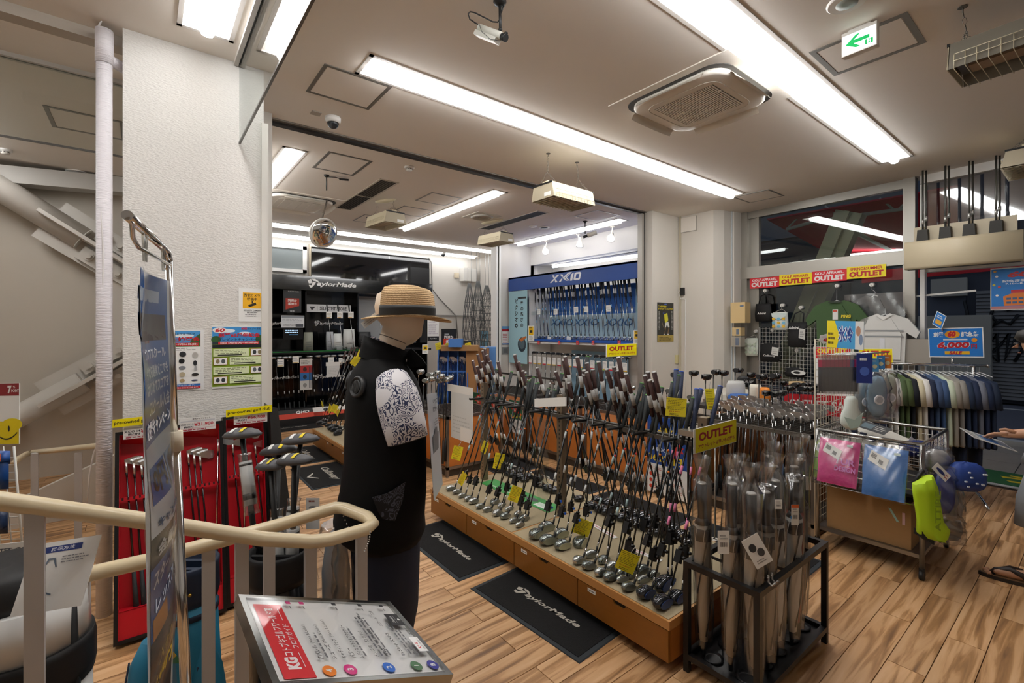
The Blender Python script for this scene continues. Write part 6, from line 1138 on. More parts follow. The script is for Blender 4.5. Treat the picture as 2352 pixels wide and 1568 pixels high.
for k, (dx, r, z0, z1) in enumerate(((-.125, .075, .05, .52), (.10, .062, .08, .5))):
    mb = MB(TEAL); q = c + R2 * dx - F2 * .03; mb.loft([[q + UZ * z + (R2 * r * 1.0 * cos(2 * pi * i / 16) + F2 * r * .9 * sin(2 * pi * i / 16)) * f + R2 * (-.02 if dx > 0 else .02) * (z / .5) for i in range(16)] for z, f in ((z0, .7), (z0 + .06, 1), (z0 + .25, 1), (z1 - .08, .85), (z1, .4))]); mb.use(NVY); mb.tube([q + UZ * z0 - F2 * r * .9 - R2 * r * .5, q + UZ * (z0 + .2) - F2 * r - R2 * r * .55, q + UZ * (z1 - .05) - F2 * r * .6 - R2 * r * .3], .003, 5); mb.build('side_pocket', b1)
mb = MB(NVY); mb.lathe([(.093, .60), (.095, .61), (.094, .62)], c, 24); mb.use(M('b08a3a', .3, .9)); mb.ball(c + R2 * .06 - F2 * .078 + UZ * .70, .006); mb.build('trim_band', b1)
pr = PR(c + R2 * -.03 - F2 * .108 + UZ * .45, R2, UZ, .08, .09, .004)
for i, col in enumerate(('c8322e', 'f2f2f0', 'e8c030', '2f7a4a')): a0, a1 = rad(160 - 40 * i), rad(120 - 40 * i); pr.poly([(.5, .5), (.5 + .5 * cos(a0), .5 + .45 * sin(a0)), (.5 + .5 * cos((a0 + a1) / 2), .5 + .5 * sin((a0 + a1) / 2)), (.5 + .5 * cos(a1), .5 + .45 * sin(a1))], col)
pr.poly([(.48, .5), (.54, .5), (.36, .0), (.32, .02)], '15161a'); pr.build('umbrella_logo', b1)
bp_ = PD(642, 1268, 2.0); b2, c2 = bag('golf_bag', 'black golf bag holding the dark headed clubs behind the railing posts', (bp_.x, bp_.y), .115, .12, .66, M('0b0b0d', .25, coat=.4), M('101012', .7), 0)
mb = MB(M('c9c9c4', .3, .8)); [mb.ball(c2 + R2 * (.118 * cos(rad(a))) + F2 * (.118 * sin(rad(a))) + UZ * z, .006) for a, z in ((-150, .6), (-120, .56), (-40, .6), (-25, .57))]; mb.build('rivet', b2)
pr = PR(c2 - R2 * .09 - F2 * .13 + UZ * .12, R2, UZ, .12, .05, .004); pr.text('ND', .5, .5, .8, 'd9d9d6', .6, .02, .2); pr.build('lettering', b2)
for i, (hx_, hy_, w, yw, dk, d_) in enumerate(((556, 990, 108, 15, .06, 2.12), (640, 1027, 92, 0, 0, 2.2), (690, 1003, 96, 8, .05, 2.15), (622, 1062, 86, 22, -.04, 2.02), (676, 1050, 104, 20, -.05, 1.98))):
    c = PD(hx_, hy_ + 8, d_); w_ = w * d_ / 1076 / 2; t_ = T('swing_club', 'dark wedge headed club in the black bag, ' + ('leftmost and tallest', 'second row, in the middle', 'rightmost with a long yellow sticker', 'lowest, left of the front one', 'front one with white and yellow stripes')[i], 'golf club', c, group='dark headed clubs in the black bag')
    ax = (R2 * cos(rad(yw)) - F2 * sin(rad(yw)) + UZ * .12).normalized(); sd = UZ.cross(ax).normalized(); up = ax.cross(sd)
    if up.z < 0: up = -up
    rg = []
    for k, a, b in ((-.012, .7, .5), (-.006, .95, .8), (0, 1, .95), (.012, .82, .8), (.021, .5, .5), (.025, .1, .1)): rg.append([c + up * k * 1.25 + ax * w_ * a * cos(2 * pi * j / 20) + sd * .045 * b * sin(2 * pi * j / 20) for j in range(20)])
    mb = MB(M('55565a', .45)); mb.loft(rg); mb.build('head', t_)
    for q, cc in ((-.25, 'e9e9e6'), (.25, 'e8cf1e')):
        mb = MB(M(cc, .45)); pts = [[c + ax * w_ * (q + e) + sd * .045 * s * .93 * math.sqrt(1 - (q) ** 2) + up * (1.25 * .024 * (1 - .62 * s * s - .5 * q * q) + .0035) for e in (-.09, .09)] for s in (-.85, -.5, 0, .5, .85)]; mb.loft(pts, False, False); mb.build('sticker', t_)
    e = c2 + R2 * (-.05 + .025 * i) + F2 * .03 * ((i % 3) - 1) + UZ * .4; mb = MB(BLK); mb.cyl(c - up * .01, e, .011, .013, 8); mb.build('shaft', t_)
    dd = (e - c).normalized(); a0 = .1 if i == 0 else .27; p, q = c + dd * a0, c + dd * (a0 + .23); mb = MB(M('dfe0de', .4)); mb.cyl(p + dd * .02, q - dd * .02, .026, .026, 10); mb.use(M('1a1b1c', .3)); mb.cyl(q - dd * .07, q - dd * .045, .0265, .0265, 10); mb.cyl(p + dd * .03, p + dd * .04, .0265, .0265, 10); mb.build('grip_sleeve', t_)
    mb = MB(FILM); mb.tube([p - dd * .015, p, p + dd * .06, (p + q) / 2, q - dd * .04, q, q + dd * .02], [.03, .026, .031, .029, .031, .03, .034], 10); mb.build('plastic_wrap', t_)
t_, pr = panel('leaflet', 'white leaflet with a line sketch behind the railing', 'leaflet', PD(703, 1215, 2.1), R2, UZ, .06, .14, WHT, .001); pr.ell(.5, .7, .3, .05, '9a9a9c'); pr.rect(.47, .4, .53, .68, '9a9a9c'); pr.lines(.2, .85, .8, .95, 1, 'a05040', .5); pr.build('print', t_)
# crumpled clear covers hanging at the rail end
def crumple(c, w, h, dp, seed, mat):
    r = random.Random(seed); mb = MB(mat); ph = [r.uniform(0, 6) for _ in range(6)]
    rg = [[c + UZ * (h / 2 - h * k / 9) + R2 * (w / 2 * (.55 + .5 * sin(min(1, k / 5 + .1) * pi * .6)) * cos(2 * pi * j / 14)) + F2 * (dp / 2 * sin(2 * pi * j / 14)) + (R2 * cos(2 * pi * j / 14) + F2 * sin(2 * pi * j / 14)) * (.008 * sin(3 * j + ph[k % 6] * 3) + .006 * sin(5 * j + k * 2)) for j in range(14)] for k in range(10)]
    return mb.loft(rg)
t_ = T('plastic_cover_bin', 'clear plastic covers bundled behind the end of the railing', 'bundle', PD(778, 1320, 1.95)); c = PD(772, 1310, 1.95); crumple(c, .17, .40, .12, 3, FILM).build('clear_cover', t_); crumple(c + R2 * .05 - F2 * .05, .09, .36, .06, 5, FILM).build('clear_cover', t_)
mb = MB(M('8f9094', .4)); mb.loft([[c + UZ * z + R2 * (.06 * k) * cos(2 * pi * j / 12) + F2 * .04 * k * sin(2 * pi * j / 12) for j in range(12)] for z, k in ((-.3, .9), (.0, 1), (.13, .7), (.17, .3))]); mb.build('grey_roll', t_); mb = MB(M('b7824e', .6)); mb.obox(Vector((c.x, c.y, .2)), R2 * .09, F2 * .07, UZ * .2); mb.build('carton_bin', t_)
mb = MB(CHROME); q = PD(838, 1200, 1.72); pts = [q + R2 * (-.10 * (1 - k / 12)) + F2 * .06 * (1 - k / 12) - UZ * (.05 * sin(k / 12 * pi)) for k in range(13)]; [mb.ball(p, .0035, n=6, m=4) for p in pts]; q = PD(850, 1222, 1.6); [mb.ball(q - UZ * .008 * k - R2 * .001 * k * k * .3, .003, n=6, m=4) for k in range(9)]; tag(mb.build('ball_chain', kind='stuff'), 'steel ball chain hanging from the end of the railing', 'chain')
# ================================================================ LEFT EDGE: SMILE SIGN, WIRE RACK, WHITE BAG
sp = PD(40, 882, 1.7); W = .17; tl = sp - R2 * W; bl = PD(44, 1022, 1.7) - R2 * W
t_, pr = panel('point_sign', 'smiling yellow face sign with a red point header at the left edge', 'sign', bl, R2 * 1 + UZ * .02, UZ, W, (sp - PD(44, 1022, 1.7)).length, M('f3f3f0', .35), .003)
pr.rect(0, .80, 1, 1, '8e2028'); pr.text('7', .80, .9, .13, 'f4f0ee', .09, .06); pr.text('POINT', .92, .88, .05, 'e9d6d4', .16, .03); pr.text('%', .9, .94, .04, 'e9d6d4', .05, .02); pr.rect(0, .01, 1, .38, 'ecd400'); pr.ell(.86, .33, .22, .1, 'ecd400'); pr.ell(.79, .26, .022, .05, '1d1a12')
pts = [(.55 + .42 * k / 10, .1 + .35 * ((k / 10 - .45) ** 2)) for k in range(11)]; pr.poly(pts + [(a, b - .022) for a, b in pts[::-1]], '1d1a12'); pr.build('print', t_)
wr = T('wire_rack', 'white wire rack with packed goods at the left edge', 'rack', PD(20, 1250, 1.75)); Wm = M('dcdad2', .4); mb = MB(Wm)
for px in (-20, 6, 30): mb.cyl(PD(px + 2, 1025, 1.76), PD(px + 24, 1290, 1.76), .004 if px == 30 else .002, n=6)
for py in range(1050, 1290, 17): mb.cyl(PD(-40, py + 4, 1.76), PD(32 + (py - 1030) * .09, py, 1.76), .0018, n=5)
mb.build('wire_grid', wr)
for i, (px, py, w, h, c, lab) in enumerate(((-5, 1085, 50, 75, '1d4a8c', 'blue packet with orange mark on the wire rack'), (4, 1050, 40, 30, '2a5aa8', 'small blue box on top of the wire rack'), (-4, 1195, 44, 60, '2a3a5a', 'clear bagged goods low on the wire rack'))):
    a = PD(px - w / 2, py + h / 2, 1.74); k = 1.74 / 1076; mb = MB(M(c, .35)); o = T('packet', lab, 'packet', a); mb.loft([[a + R2 * w * k * x + UZ * h * k * z - F2 * y for x, y in ((0, 0), (.5, .02 * f), (1, 0), (.5, -.002))] for z, f in ((0, .2), (.3, 1), (.7, 1), (1, .2))]); mb.build('pack', o); mb = MB(M('e0702a', .4)); mb.obox(a + R2 * w * k * .6 + UZ * h * k * .6 - F2 * .022, R2 * .012, F2 * .001, UZ * .014); mb.build('mark', o)
t_, pr = panel('brand_strip', 'narrow white label strip above the white bag at the left edge', 'sign', PD(-60, 1288, 1.5), R2 * .98 + UZ * .1, UZ - R2 * .1, .21, .045, M('e6e7e4', .3), .003); pr.text('BLUE TEE GOLF', .52, .52, .3, '2f3a4c', .9, .02); pr.lines(.1, .08, .9, .25, 1, '4a5464', .5); pr.build('lettering', t_)
q = PD(60, 1420, 1.32); wb = T('cart_bag', 'white golf bag with thick black handles at the lower left corner', 'golf bag', (q.x, q.y, 0)); c = Vector((q.x, q.y, 0)); WB = M('e6e6e4', .35, coat=.3)
mb = MB(WB); mb.lathe([(.14, .02), (.145, .3), (.14, .66)], c, 24); mb.build('bag_body', wb)
mb = MB(M('0e0e10', .6)); mb.lathe([(.146, .60), (.15, .63), (.15, .70), (.146, .72)], c, 24); mb.lathe([(.13, .84), (.14, .87), (.13, .93), (.10, .95), (.02, .94)], c - F2 * .02 - R2 * .05, 20); mb.tube([c - R2 * .13 - F2 * .05 + UZ * .92, c - R2 * .09 - F2 * .12 + UZ * .84, c - R2 * .06 - F2 * .135 + UZ * .74, c - R2 * .08 - F2 * .13 + UZ * .66], .022, 8); mb.build('black_trim', wb); mb = MB(WB); mb.lathe([(.138, .715), (.136, .85)], c, 24); mb.build('white_collar', wb)
mb = MB(BLK); mb.tube([c + R2 * .16 + UZ * .02, c + R2 * .14 + UZ * .5, c + R2 * .12 + UZ * .92], .014, 8); mb.build('leg_stand', wb); mb = MB(M('c9c9c4', .3, .8)); mb.ball(c - F2 * .148 + UZ * .665, .007); mb.build('rivet', wb)
t_, pr = panel('instruction_sheet', 'white instruction sheet with a blue heading lying on the white bag', 'sheet', PD(22, 1418, 1.17), R2 * .97 + F2 * .1 + UZ * .12, UZ * .9 + F2 * .35, .165, .165, M('f0f0ee', .5), .002); pr.rect(.2, .84, .75, .93, '2a3f86'); pr.text('展示方法', .47, .885, .06, 'e8ecf6', .35, .02); pr.lines(.5, .66, .92, .78, 3, '8a8c94', .35); pr.poly([(.25, .62), (.3, .76), (.4, .76), (.46, .62), (.44, .62), (.38, .73), (.32, .73), (.27, .62)], '6a7688'); pr.poly([(.2, .2), (.35, .3), (.5, .24), (.5, .22), (.35, .27), (.2, .17)], '5a6a80'); pr.build('print', t_)
# ================================================================ BANNER STAND
bs_ = T('banner_stand', 'chrome banner stand with a hooked arm in the left foreground', 'stand', PD(420, 1568, 1.2)); dB = 1.2
top = PD(386, 592, dB); bot = PD(437, 1800, dB); mb = MB(CHROME); mid = PD(401, 1010, dB); mb.cyl(bot, mid, .012, n=12); mb.cyl(mid, PD(388, 600, dB), .0085, n=12); near = PD(292, 494, .80); mb.tube([PD(388, 620, dB), PD(388, 596, dB), PD(384, 580, dB - .02), PD(372, 566, dB - .05), near], .0088, 10); mb.build('pole', bs_)
mb = MB(CREAM); d = (mid - bot).normalized(); mb.cyl(mid - d * .028, mid + d * .022, .0185, n=8); mb.build('clamp', bs_)
mb = MB(M('2b2b2c', .5)); g = Vector((bot.x, bot.y, 0)); mb.lathe([(.16, 0), (.16, .02), (.03, .035)], g, 20); mb.cyl(g, bot, .012); mb.build('base', bs_)
nr = PD(303, 512, .825); fr_ = PD(388, 602, dB); lo = [nr, PD(305, 545, .84), PD(318, 568, .88), PD(392, 610, 1.17), fr_ + UZ * .004]; mb = MB(CHROME); mb.tube([near + UZ * -.004] + lo, .004, 6); mb.build('hanger_wire', bs_)
for px, py, d in ((336, 578, .93), (378, 602, 1.1)):
    c = PD(px, py, d); mb = MB(glass('clip_plastic', (.93, .93, .88), .1, .25)); ax = (PD(378, 602, 1.1) - PD(336, 578, .93)).normalized(); mb.prism([c - UZ * .02 - ax * .01, c - UZ * .02 + ax * .01, c + ax * .012 + UZ * .012, c + ax * .02 + UZ * .035, c + ax * .014 + UZ * .035, c + UZ * .015, c - ax * .016 + UZ * .035, c - ax * .022 + UZ * .03], UZ.cross(ax) * .004); mb.build('clip', bs_)
# banner sheet: a thin film with a slow twist; rows given as near edge / far edge
rows = [(592, 322, .86, 388, 1.14), (680, 323, .86, 390, 1.14), (800, 326, .86, 392, 1.15), (960, 330, .87, 392, 1.15), (1080, 334, .88, 393, 1.15), (1200, 336, .89, 394, 1.14), (1320, 338, .90, 397, 1.12), (1440, 340, .90, 398, 1.10), (1568, 344, .90, 396, 1.06), (1680, 346, .90, 394, 1.03)]
def bn(u, v):
    k = v * (len(rows) - 1); i = min(int(k), len(rows) - 2); f = k - i; A, B = rows[i], rows[i + 1]; L = lambda j: A[j] + (B[j] - A[j]) * f
    n_, f_ = PD(L(1), L(0) - 4 + (L(0) - 755) * 0, L(2)), PD(L(3), L(0) + 4, L(4)); zt_ = nr.z - .07 - v * 1.05
    p = n_ + (f_ - n_) * u; p.z = zt_; d = (f_ - n_); s = Vector((-d.y, d.x, 0)).normalized(); return p + s * (.018 * sin(u * pi) * sin(v * 7 + 1) + .006 * sin(v * 23) * sin(u * pi))
bt_ = T('banner', 'clear-covered blue promotional banner hanging twisted from the banner stand', 'banner', bn(.5, 0)); mb = MB(M('dfe3e6', .25)); mb.grid(bn, 8, 40); mb.build('banner_sheet', bt_)
def bpatch(u0, u1, v0, v1, c, lift=.0012, r=.25):
    mb = MB(M(c, r)); nn = 8; 
    def fn(u, v):
        a, b = u0 + (u1 - u0) * u, v0 + (v1 - v0) * v; p = bn(a, b); q = bn(min(1, a + .01), b) - bn(max(0, a - .01), b); w = bn(a, min(1, b + .01)) - bn(a, max(0, b - .01)); n = q.cross(w).normalized(); n = n if n.dot(Vector((0, 0, 1.6)) - p) > 0 else -n; return p + n * lift
    mb.grid(fn, 6, nn); return mb
for a in ((.06, .95, .0, .33, '2a66b4'), (.06, .95, .33, .50, 'dfe4ea'), (.06, .95, .50, .56, '2f3136'), (.06, .95, .56, .70, '2a62ad'), (.06, .95, .70, .99, '2b2c31')): bpatch(*a).build('colour_field', bt_)
for a in ((.15, .8, .03, .055, 'c8d8ec'), (.1, .9, .08, .135, '4a3c34'), (.5, .9, .085, .13, '5f7a3a'), (.3, .5, .09, .14, '98644a'), (.1, .5, .37, .44, '2a66b4'), (.55, .9, .37, .44, '9db4d4'), (.5, .9, .90, .97, 'c9bfa8'), (.1, .5, .66, .70, 'd08a3a')): bpatch(*a, .0022).build('picture', bt_)
def btext(s, uc, vc, hgt, c, wid):
    vs, fs, x0_, x1_, y0_, y1_ = text2d(s, .03, 0.); mb = MB(M(c, .3)); mb.add([(0, 0, 0)] * 0)
    for x, y in vs:
        a, b = uc + ((x - x0_) / (x1_ - x0_) - .5) * wid, vc - ((y - y0_) / (y1_ - y0_) - .5) * hgt; p = bn(a, b); q = bn(min(1, a + .01), b) - bn(max(0, a - .01), b); w = bn(a, min(1, b + .01)) - bn(a, max(0, b - .01)); n = q.cross(w).normalized(); n = n if n.dot(Vector((0, 0, 1.6)) - p) > 0 else -n; mb.v.append(p + n * .0032)
    for f in fs: mb.face(f)
    mb.build('lettering', bt_)
for a in (('ゴルフスクール', .5, .16, .022, 'e8eef8', .7), ('今なら通常どこでも', .5, .195, .025, 'e8eef8', .75), ('はじめてスコアを', .5, .225, .025, 'e8eef8', .75), ('スクール入会', .55, .262, .032, 'f2f5fa', .7), ('応援キャンペーン', .5, .302, .034, 'f2f5fa', .85), ('0円', .3, .40, .05, '1c1e22', .3), ('0円', .75, .40, .05, '2a2c30', .28), ('キャンペーン', .5, .48, .02, '3a4a66', .7), ('会員権', .4, .53, .03, 'd8dade', .5), ('スタート¥350', .5, .585, .035, 'e8eef8', .8), ('レッスン', .5, .64, .03, 'c9d6ea', .7), ('3,500円', .55, .80, .05, 'e8c63a', .7), ('税込', .6, .86, .025, 'd0708a', .4), ('入会金', .5, .75, .03, 'e8c63a', .5)): btext(*a)
mb = MB(FILM); mb.grid(lambda u, v: bn(u * 1.06 - .03, v * 1.01) + Vector((.004, -.004, 0)) + R2 * .003 * sin(v * 37), 8, 60); mb.build('clear_cover', bt_)
# ================================================================ FLOOR GUIDE SIGN
fl = PD(562, 1376, 1.25); nl = PD(640, 1570, .98); frt = PD(903, 1405, 1.49)
v = fl - nl; e1 = (frt - fl); u_ = (fl - nl); Wd = u_.length; u_.normalize(); dn = e1 - u_ * e1.dot(u_); Ln = dn.length; dn.normalize(); up_ = -dn; nrm = u_.cross(up_)
o = nl + dn * Ln; fg = T('floor_guide_stand', 'steel framed floor guide sign on a tilted stand in the foreground', 'sign', o)
cc = nl + u_ * Wd / 2 + dn * Ln / 2; mb = MB(M('efefee', .3)); mb.obox(cc - nrm * .006, u_ * Wd / 2, dn * Ln / 2, nrm * .005); mb.build('board', fg)
mb = MB(M('a9a9a6', .25, 1.)); ew = .016
for c_, a_, b_ in ((cc + u_ * (Wd / 2 + ew / 2), u_ * ew / 2, dn * (Ln / 2 + ew)), (cc - u_ * (Wd / 2 + ew / 2), u_ * ew / 2, dn * (Ln / 2 + ew)), (cc + dn * (Ln / 2 + ew / 2), u_ * Wd / 2, dn * ew / 2), (cc - dn * (Ln / 2 + ew / 2), u_ * Wd / 2, dn * ew / 2)): mb.obox(c_ - nrm * .009, a_, b_, nrm * .014)
mb.build('steel_frame', fg)
mb = MB(STEEL); mb.cyl(cc - nrm * .02, Vector((cc.x, cc.y, .03)), .02, n=12); mb.build('stand_post', fg); mb = MB(STEEL); mb.box(cc.x - .17, cc.y - .15, 0, cc.x + .17, cc.y + .15, .03); mb.build('stand_base', fg)
pr = PR(o, u_, up_, Wd, Ln, .0008)
pr.rect(.035, .80, .93, .965, 'd6202a'); pr.text('KG', .19, .89, .07, 'fbf3f2', .13, .06); pr.text('コトブキゴルフワールド館', .57, .89, .055, 'fbf3f2', .6, .02); pr.text('フロアガイド', .5, .835, .035, 'fbf3f2', .3, .015); pr.rect(.14, .833, .3, .837, 'fbf3f2'); pr.rect(.7, .833, .86, .837, 'fbf3f2')
K_ = '1c1c1e'
for y, num, col in ((.72, '4', 'f0821e'), (.60, '3', 'd8117e'), (.36, '2', '1f6ad0'), (.17, '1', '4a7a52'), (.05, 'B', '3a3ca0')): pr.ell(.09, y, .055, .037, col, 24); pr.text(num, .09, y, .035, 'fafafa', None, .03)
for y, a, b, w in ((.735, 'アパレル', "(Men's & Ladies')", .17), (.66, 'シューズ', "(Men's & Ladies')", .17), (.60, 'キャディバッグ', "(Men's & Ladies')", .24), (.545, 'パター', '', .12), (.495, 'レディス クラブ＆アクセサリー', '', .42), (.395, 'メンズ(右・左) クラブ', '', .34)): pr.text(a, .2, y, .032, K_, w, .012, 0, 'l'); (pr.text(b, .22 + w, y, .026, K_, .24, .0, 0, 'l') if b else 0)
for y, x1_, n, s in ((.70, .62, 1, 1), (.465, .6, 1, 2), (.36, .9, 1, 3), (.335, .92, 1, 4), (.305, .8, 1, 5), (.155, .7, 1, 6), (.13, .72, 1, 7), (.105, .66, 1, 8)): pr.lines(.21, y - .012, x1_, y + .012, n, '6a6a6e', .5, s)
pr.text('In Shop XXIO', .2, .215, .03, K_, .3, .015, 0, 'l'); pr.text('スクール・工房', .6, .215, .026, K_, .24, .01, 0, 'l')
pr.text('PING', .24, .33, .022, '2a2a2e', .1, .03); pr.text('TaylorMade', .45, .33, .02, '2a2a2e', .2, .02, .2); pr.text('Callaway', .72, .33, .024, '2a2a2e', .16, .01, .3)
for y, c_ in ((.765, 'b0306a'), (.68, 'b0306a'), (.46, '2a2a2e'), (.27, '2a2a2e'), (.1, '2a2a2e')): pr.rect(.90, y - .015, .94, y + .015, c_); pr.lines(.83, y - .008, .885, y + .008, 1, '55555a', .5)
pr.rect(.60, .028, .78, .135, '1f1f22'); pr.text('Studio', .69, .10, .02, 'e8e8e8', .1, .01, .2); pr.rect(.63, .075, .75, .078, 'aaaaaa'); pr.ell(.69, .05, .015, .01, 'e8e8e8')
pr.rect(.22, .022, .42, .095, 'b9b9bc'); pr.rect(.224, .025, .416, .092, 'f6f6f5'); pr.text('K・G', .3, .07, .02, 'd6202a', .08, .04); pr.text('ゴルフアカデミー', .32, .04, .018, K_, .15, .01); pr.text('全予約制', .5, .06, .024, K_, .1, .02); pr.build('print', fg)
mb = MB(glass('cover_sheet', (.98, .98, .98), .06, -.035)); mb.obox(cc + nrm * .007, u_ * Wd / 2, dn * Ln / 2, nrm * .0008); mb.build('clear_cover', fg)
# ================================================================ UMBRELLA RACK
x0, x1, y0, y1, zt = 2.0, 2.735, .90, 1.222, .515
ur = T('umbrella_rack', 'black square tube rack full of wrapped umbrellas in the right foreground', 'rack', ((x0 + x1) / 2, (y0 + y1) / 2, 0)); BK = M('131314', .4); e = .013
for x in (x0, x1):
    for y in (y0, y1): mb = MB(BK); mb.box(x - e, y - e, 0, x + e, y + e, zt); mb.build('leg', ur)
for z in (zt - .026, .06):
    mb = MB(BK)
    for y in (y0, y1): mb.box(x0 + e, y - e, z, x1 - e, y + e, z + .026)
    for x in (x0, x1): mb.box(x - e, y0 + e, z, x + e, y1 - e, z + .026)
    mb.build('frame_rail', ur)
mb = MB(M('4a4a4c', .35, .5))
for i in range(1, 5): x = x0 + (x1 - x0) * i / 5; mb.box(x - .002, y0, zt - .02, x + .002, y1, zt - .006)
mb.box(x0, (y0 + y1) / 2 - .002, zt - .02, x1, (y0 + y1) / 2 + .002, zt - .006); mb.build('divider_bar', ur)
mb = MB(M('1b1b1d', .3, .3)); mb.box(x0, y0, .06, x1, y1, .066)
for i in range(5):
    for j in range(2): mb.lathe([(.045, .066), (.047, .075), (.03, .068)], (x0 + .08 + i * .145, y0 + .085 + j * .155, 0), 12)
mb.build('drip_tray', ur)
mb = MB(glass('hook_plastic', (.93, .93, .93), .1, .25)); q = PD(1765, 1320, 1.96)
for k in (0, .035): mb.tube([q + UX * k, q + UX * k - UZ * .03, q + UX * k - UZ * .04 - UY * .015, q + UX * k - UZ * .025 - UY * .025], .005, 6)
mb.build('clear_hook', ur)
UC = M('a39a8e', .45); UG = M('4d4c4a', .5); UB = M('17171a', .5); UW = M('d9d8d4', .45)
def umbrella(x, y, c1, c2, label, lean_=(0, 0), stripes=True, top=.86):
    t = T('umbrella', label, 'umbrella', (x, y, .07), group='wrapped umbrellas in the black rack'); A = lambda z: Vector((x + lean_[0] * z, y + lean_[1] * z, .075 + z))
    mb = MB(UB); mb.cyl(A(0), A(.08), .008, .014, 8); mb.build('tip', t)
    mb = MB(c1); n = 12; rg = []
    for z, r in ((.07, .018), (.2, .03), (.4, .036), (.55, .037), (.62, .034)): rg.append([A(z) + Vector((cos(2 * pi * i / n + z * 4), sin(2 * pi * i / n + z * 4), 0)) * r * (1.08 if i % 2 else .86) for i in range(n)])
    mb.loft(rg)
    if stripes:
        mb.use(c2)
        for j in range(3): mb.tube([A(.1 + k * .055) + Vector((cos(j * 2.1 + k * .25), sin(j * 2.1 + k * .25), 0)) * (.022 + .017 * min(1, k / 4)) for k in range(10)], .004, 5)
        mb.cyl(A(.545), A(.60), .039, .037, 12)
    mb.build('canopy', t)
    mb = MB(UB); mb.cyl(A(.62), A(.645), .036, .022, 12); mb.cyl(A(.645), A(top), .019, .021, 12); mb.use(M('c9c9c7', .3, .6)); mb.cyl(A(top), A(top + .006), .021, .018, 12); mb.build('handle', t)
    mb = MB(FILM); r_ = random.Random(int(x * 999)); n = 14; rg = []
    for z, r in ((.05, .034), (.2, .042), (.4, .044), (.6, .045), (.72, .04), (.82, .041), (top + .02, .035), (top + .05, .022), (top + .10, .034), (top + .125, .044)):
        rg.append([A(z) + Vector((cos(2 * pi * i / n), sin(2 * pi * i / n), 0)) * (r + .005 * sin(i * 3 + z * 50) + r_.uniform(-.003, .003)) for i in range(n)])
    mb.loft(rg, False); mb.build('plastic_sleeve', t)
    return t
for i, (fx_, fy_, a, b, lab) in enumerate(((.08, .85, UC, UB, 'grey wrapped umbrella at the rear left corner of the rack'), (.08, .45, UC, UB, 'grey wrapped umbrella in the left row, carrying a white barcode sheet'), (.09, .12, UC, UB, 'grey wrapped umbrella in the front left corner of the rack, tallest plastic'), (.27, .15, UC, UG, 'grey wrapped umbrella with a short black handle in the front row'), (.27, .6, UC, UB, 'grey wrapped umbrella in the middle of the rack'), (.45, .2, UW, UB, 'white and black striped umbrella in the front row'), (.45, .7, UG, UB, 'dark wrapped umbrella behind the striped one'), (.62, .15, UW, UB, 'second black and white striped umbrella, left of the red one'), (.76, .2, M('b3262a', .5), M('b3262a', .5), 'red wrapped umbrella at the right of the rack'), (.80, .62, UG, UG, 'dark grey umbrella behind the red one'), (.92, .3, M('6d6b69', .5), UG, 'mid grey umbrella at the right end of the rack'), (.93, .75, UG, UG, 'dark umbrella at the far right corner of the rack'))):
    umbrella(x0 + (x1 - x0) * fx_, y0 + (y1 - y0) * fy_, a, b, lab, (RN.uniform(-.02, .02), RN.uniform(-.02, .02)), i not in (8, 9, 11), .80 + RN.uniform(-.03, .05))
for px, py, w, h, d, lab in ((1662, 1245, .05, .10, 2.02, 'white barcode sheet inside the wrap of a left umbrella'), (1788, 1158, .03, .04, 2.02, 'small white barcode tag on a striped umbrella'), (1826, 1182, .035, .095, 2.2, 'white and orange label on the red umbrella'), (1857, 1110, .028, .07, 2.45, 'blank white tag at the far right of the umbrella rack')):
    c = PD(px, py, d); t_, pr = panel('label_tag', lab, 'tag', c - R2 * w / 2 - UZ * h / 2, R2, UZ, w, h, M('eeeeea', .4), .001)
    if 'orange' in lab: pr.rect(0, .85, 1, 1, 'e06a2a'); pr.rect(-.12, .3, .02, .45, '3a8ad0')
    if 'blank' not in lab: [pr.rect(.2 + .09 * k, .3, .24 + .09 * k, .5, '333333') for k in range(7)]; pr.lines(.15, .6, .85, .85, 2, '9a9a9a', .4)
    pr.build('print', t_)
c = PD(1762, 1268, 1.9); t_, pr = panel('product_card', 'white product card with two caps hung on the front of the umbrella rack', 'card', c - R2 * .04 - UZ * .07, R2 * .86 + UZ * .5, UZ * .86 - R2 * .5, .075, .13, M('efefed', .4), .001); pr.ell(.35, .65, .2, .14, '3a3b3e'); pr.ell(.65, .42, .2, .14, '4a4b4e'); pr.lines(.2, .1, .8, .25, 2, '88888a', .4); pr.build('print', t_)
# outlet cards
def outlet(tl, tr, hh, label):
    u = tr - tl; w = u.length; t_, pr = panel('outlet_card', label, 'sign', tl - UZ * hh, u, UZ, w, hh, M('f3f1e8', .4), .004); pr.rect(.03, .02, 1, .98, 'f4e400'); pr.text('OUTLET', .5, .63, .36, 'b2242c', .8, .045); pr.text('アウトレットは早いもの勝ち', .52, .24, .18, 'b2242c', .86, .02); pr.build('lettering', t_); return t_
a, b = PD(1594, 986, 2.36), PD(1691, 962, 2.57); t_ = outlet(a, b, .125, 'larger yellow outlet card above the umbrellas'); mb = MB(M('b9b9b6', .3, .7)); m = (a + b) / 2 + F2 * .01; mb.cyl(m - UZ * .13, Vector((m.x, m.y, .5)), .005, n=6); mb.build('clip_stem', t_)
a, b = PD(1392, 791, 5.2), PD(1462, 788, 5.45); t_ = outlet(a, b, .14, 'smaller yellow outlet card before the blue club wall'); m = (a + b) / 2 + F2 * .02; mb = MB(GREY); mb.cyl(m - UZ * .14, Vector((m.x, m.y, .64)), .006, n=6); mb.build('clip_stem', t_)
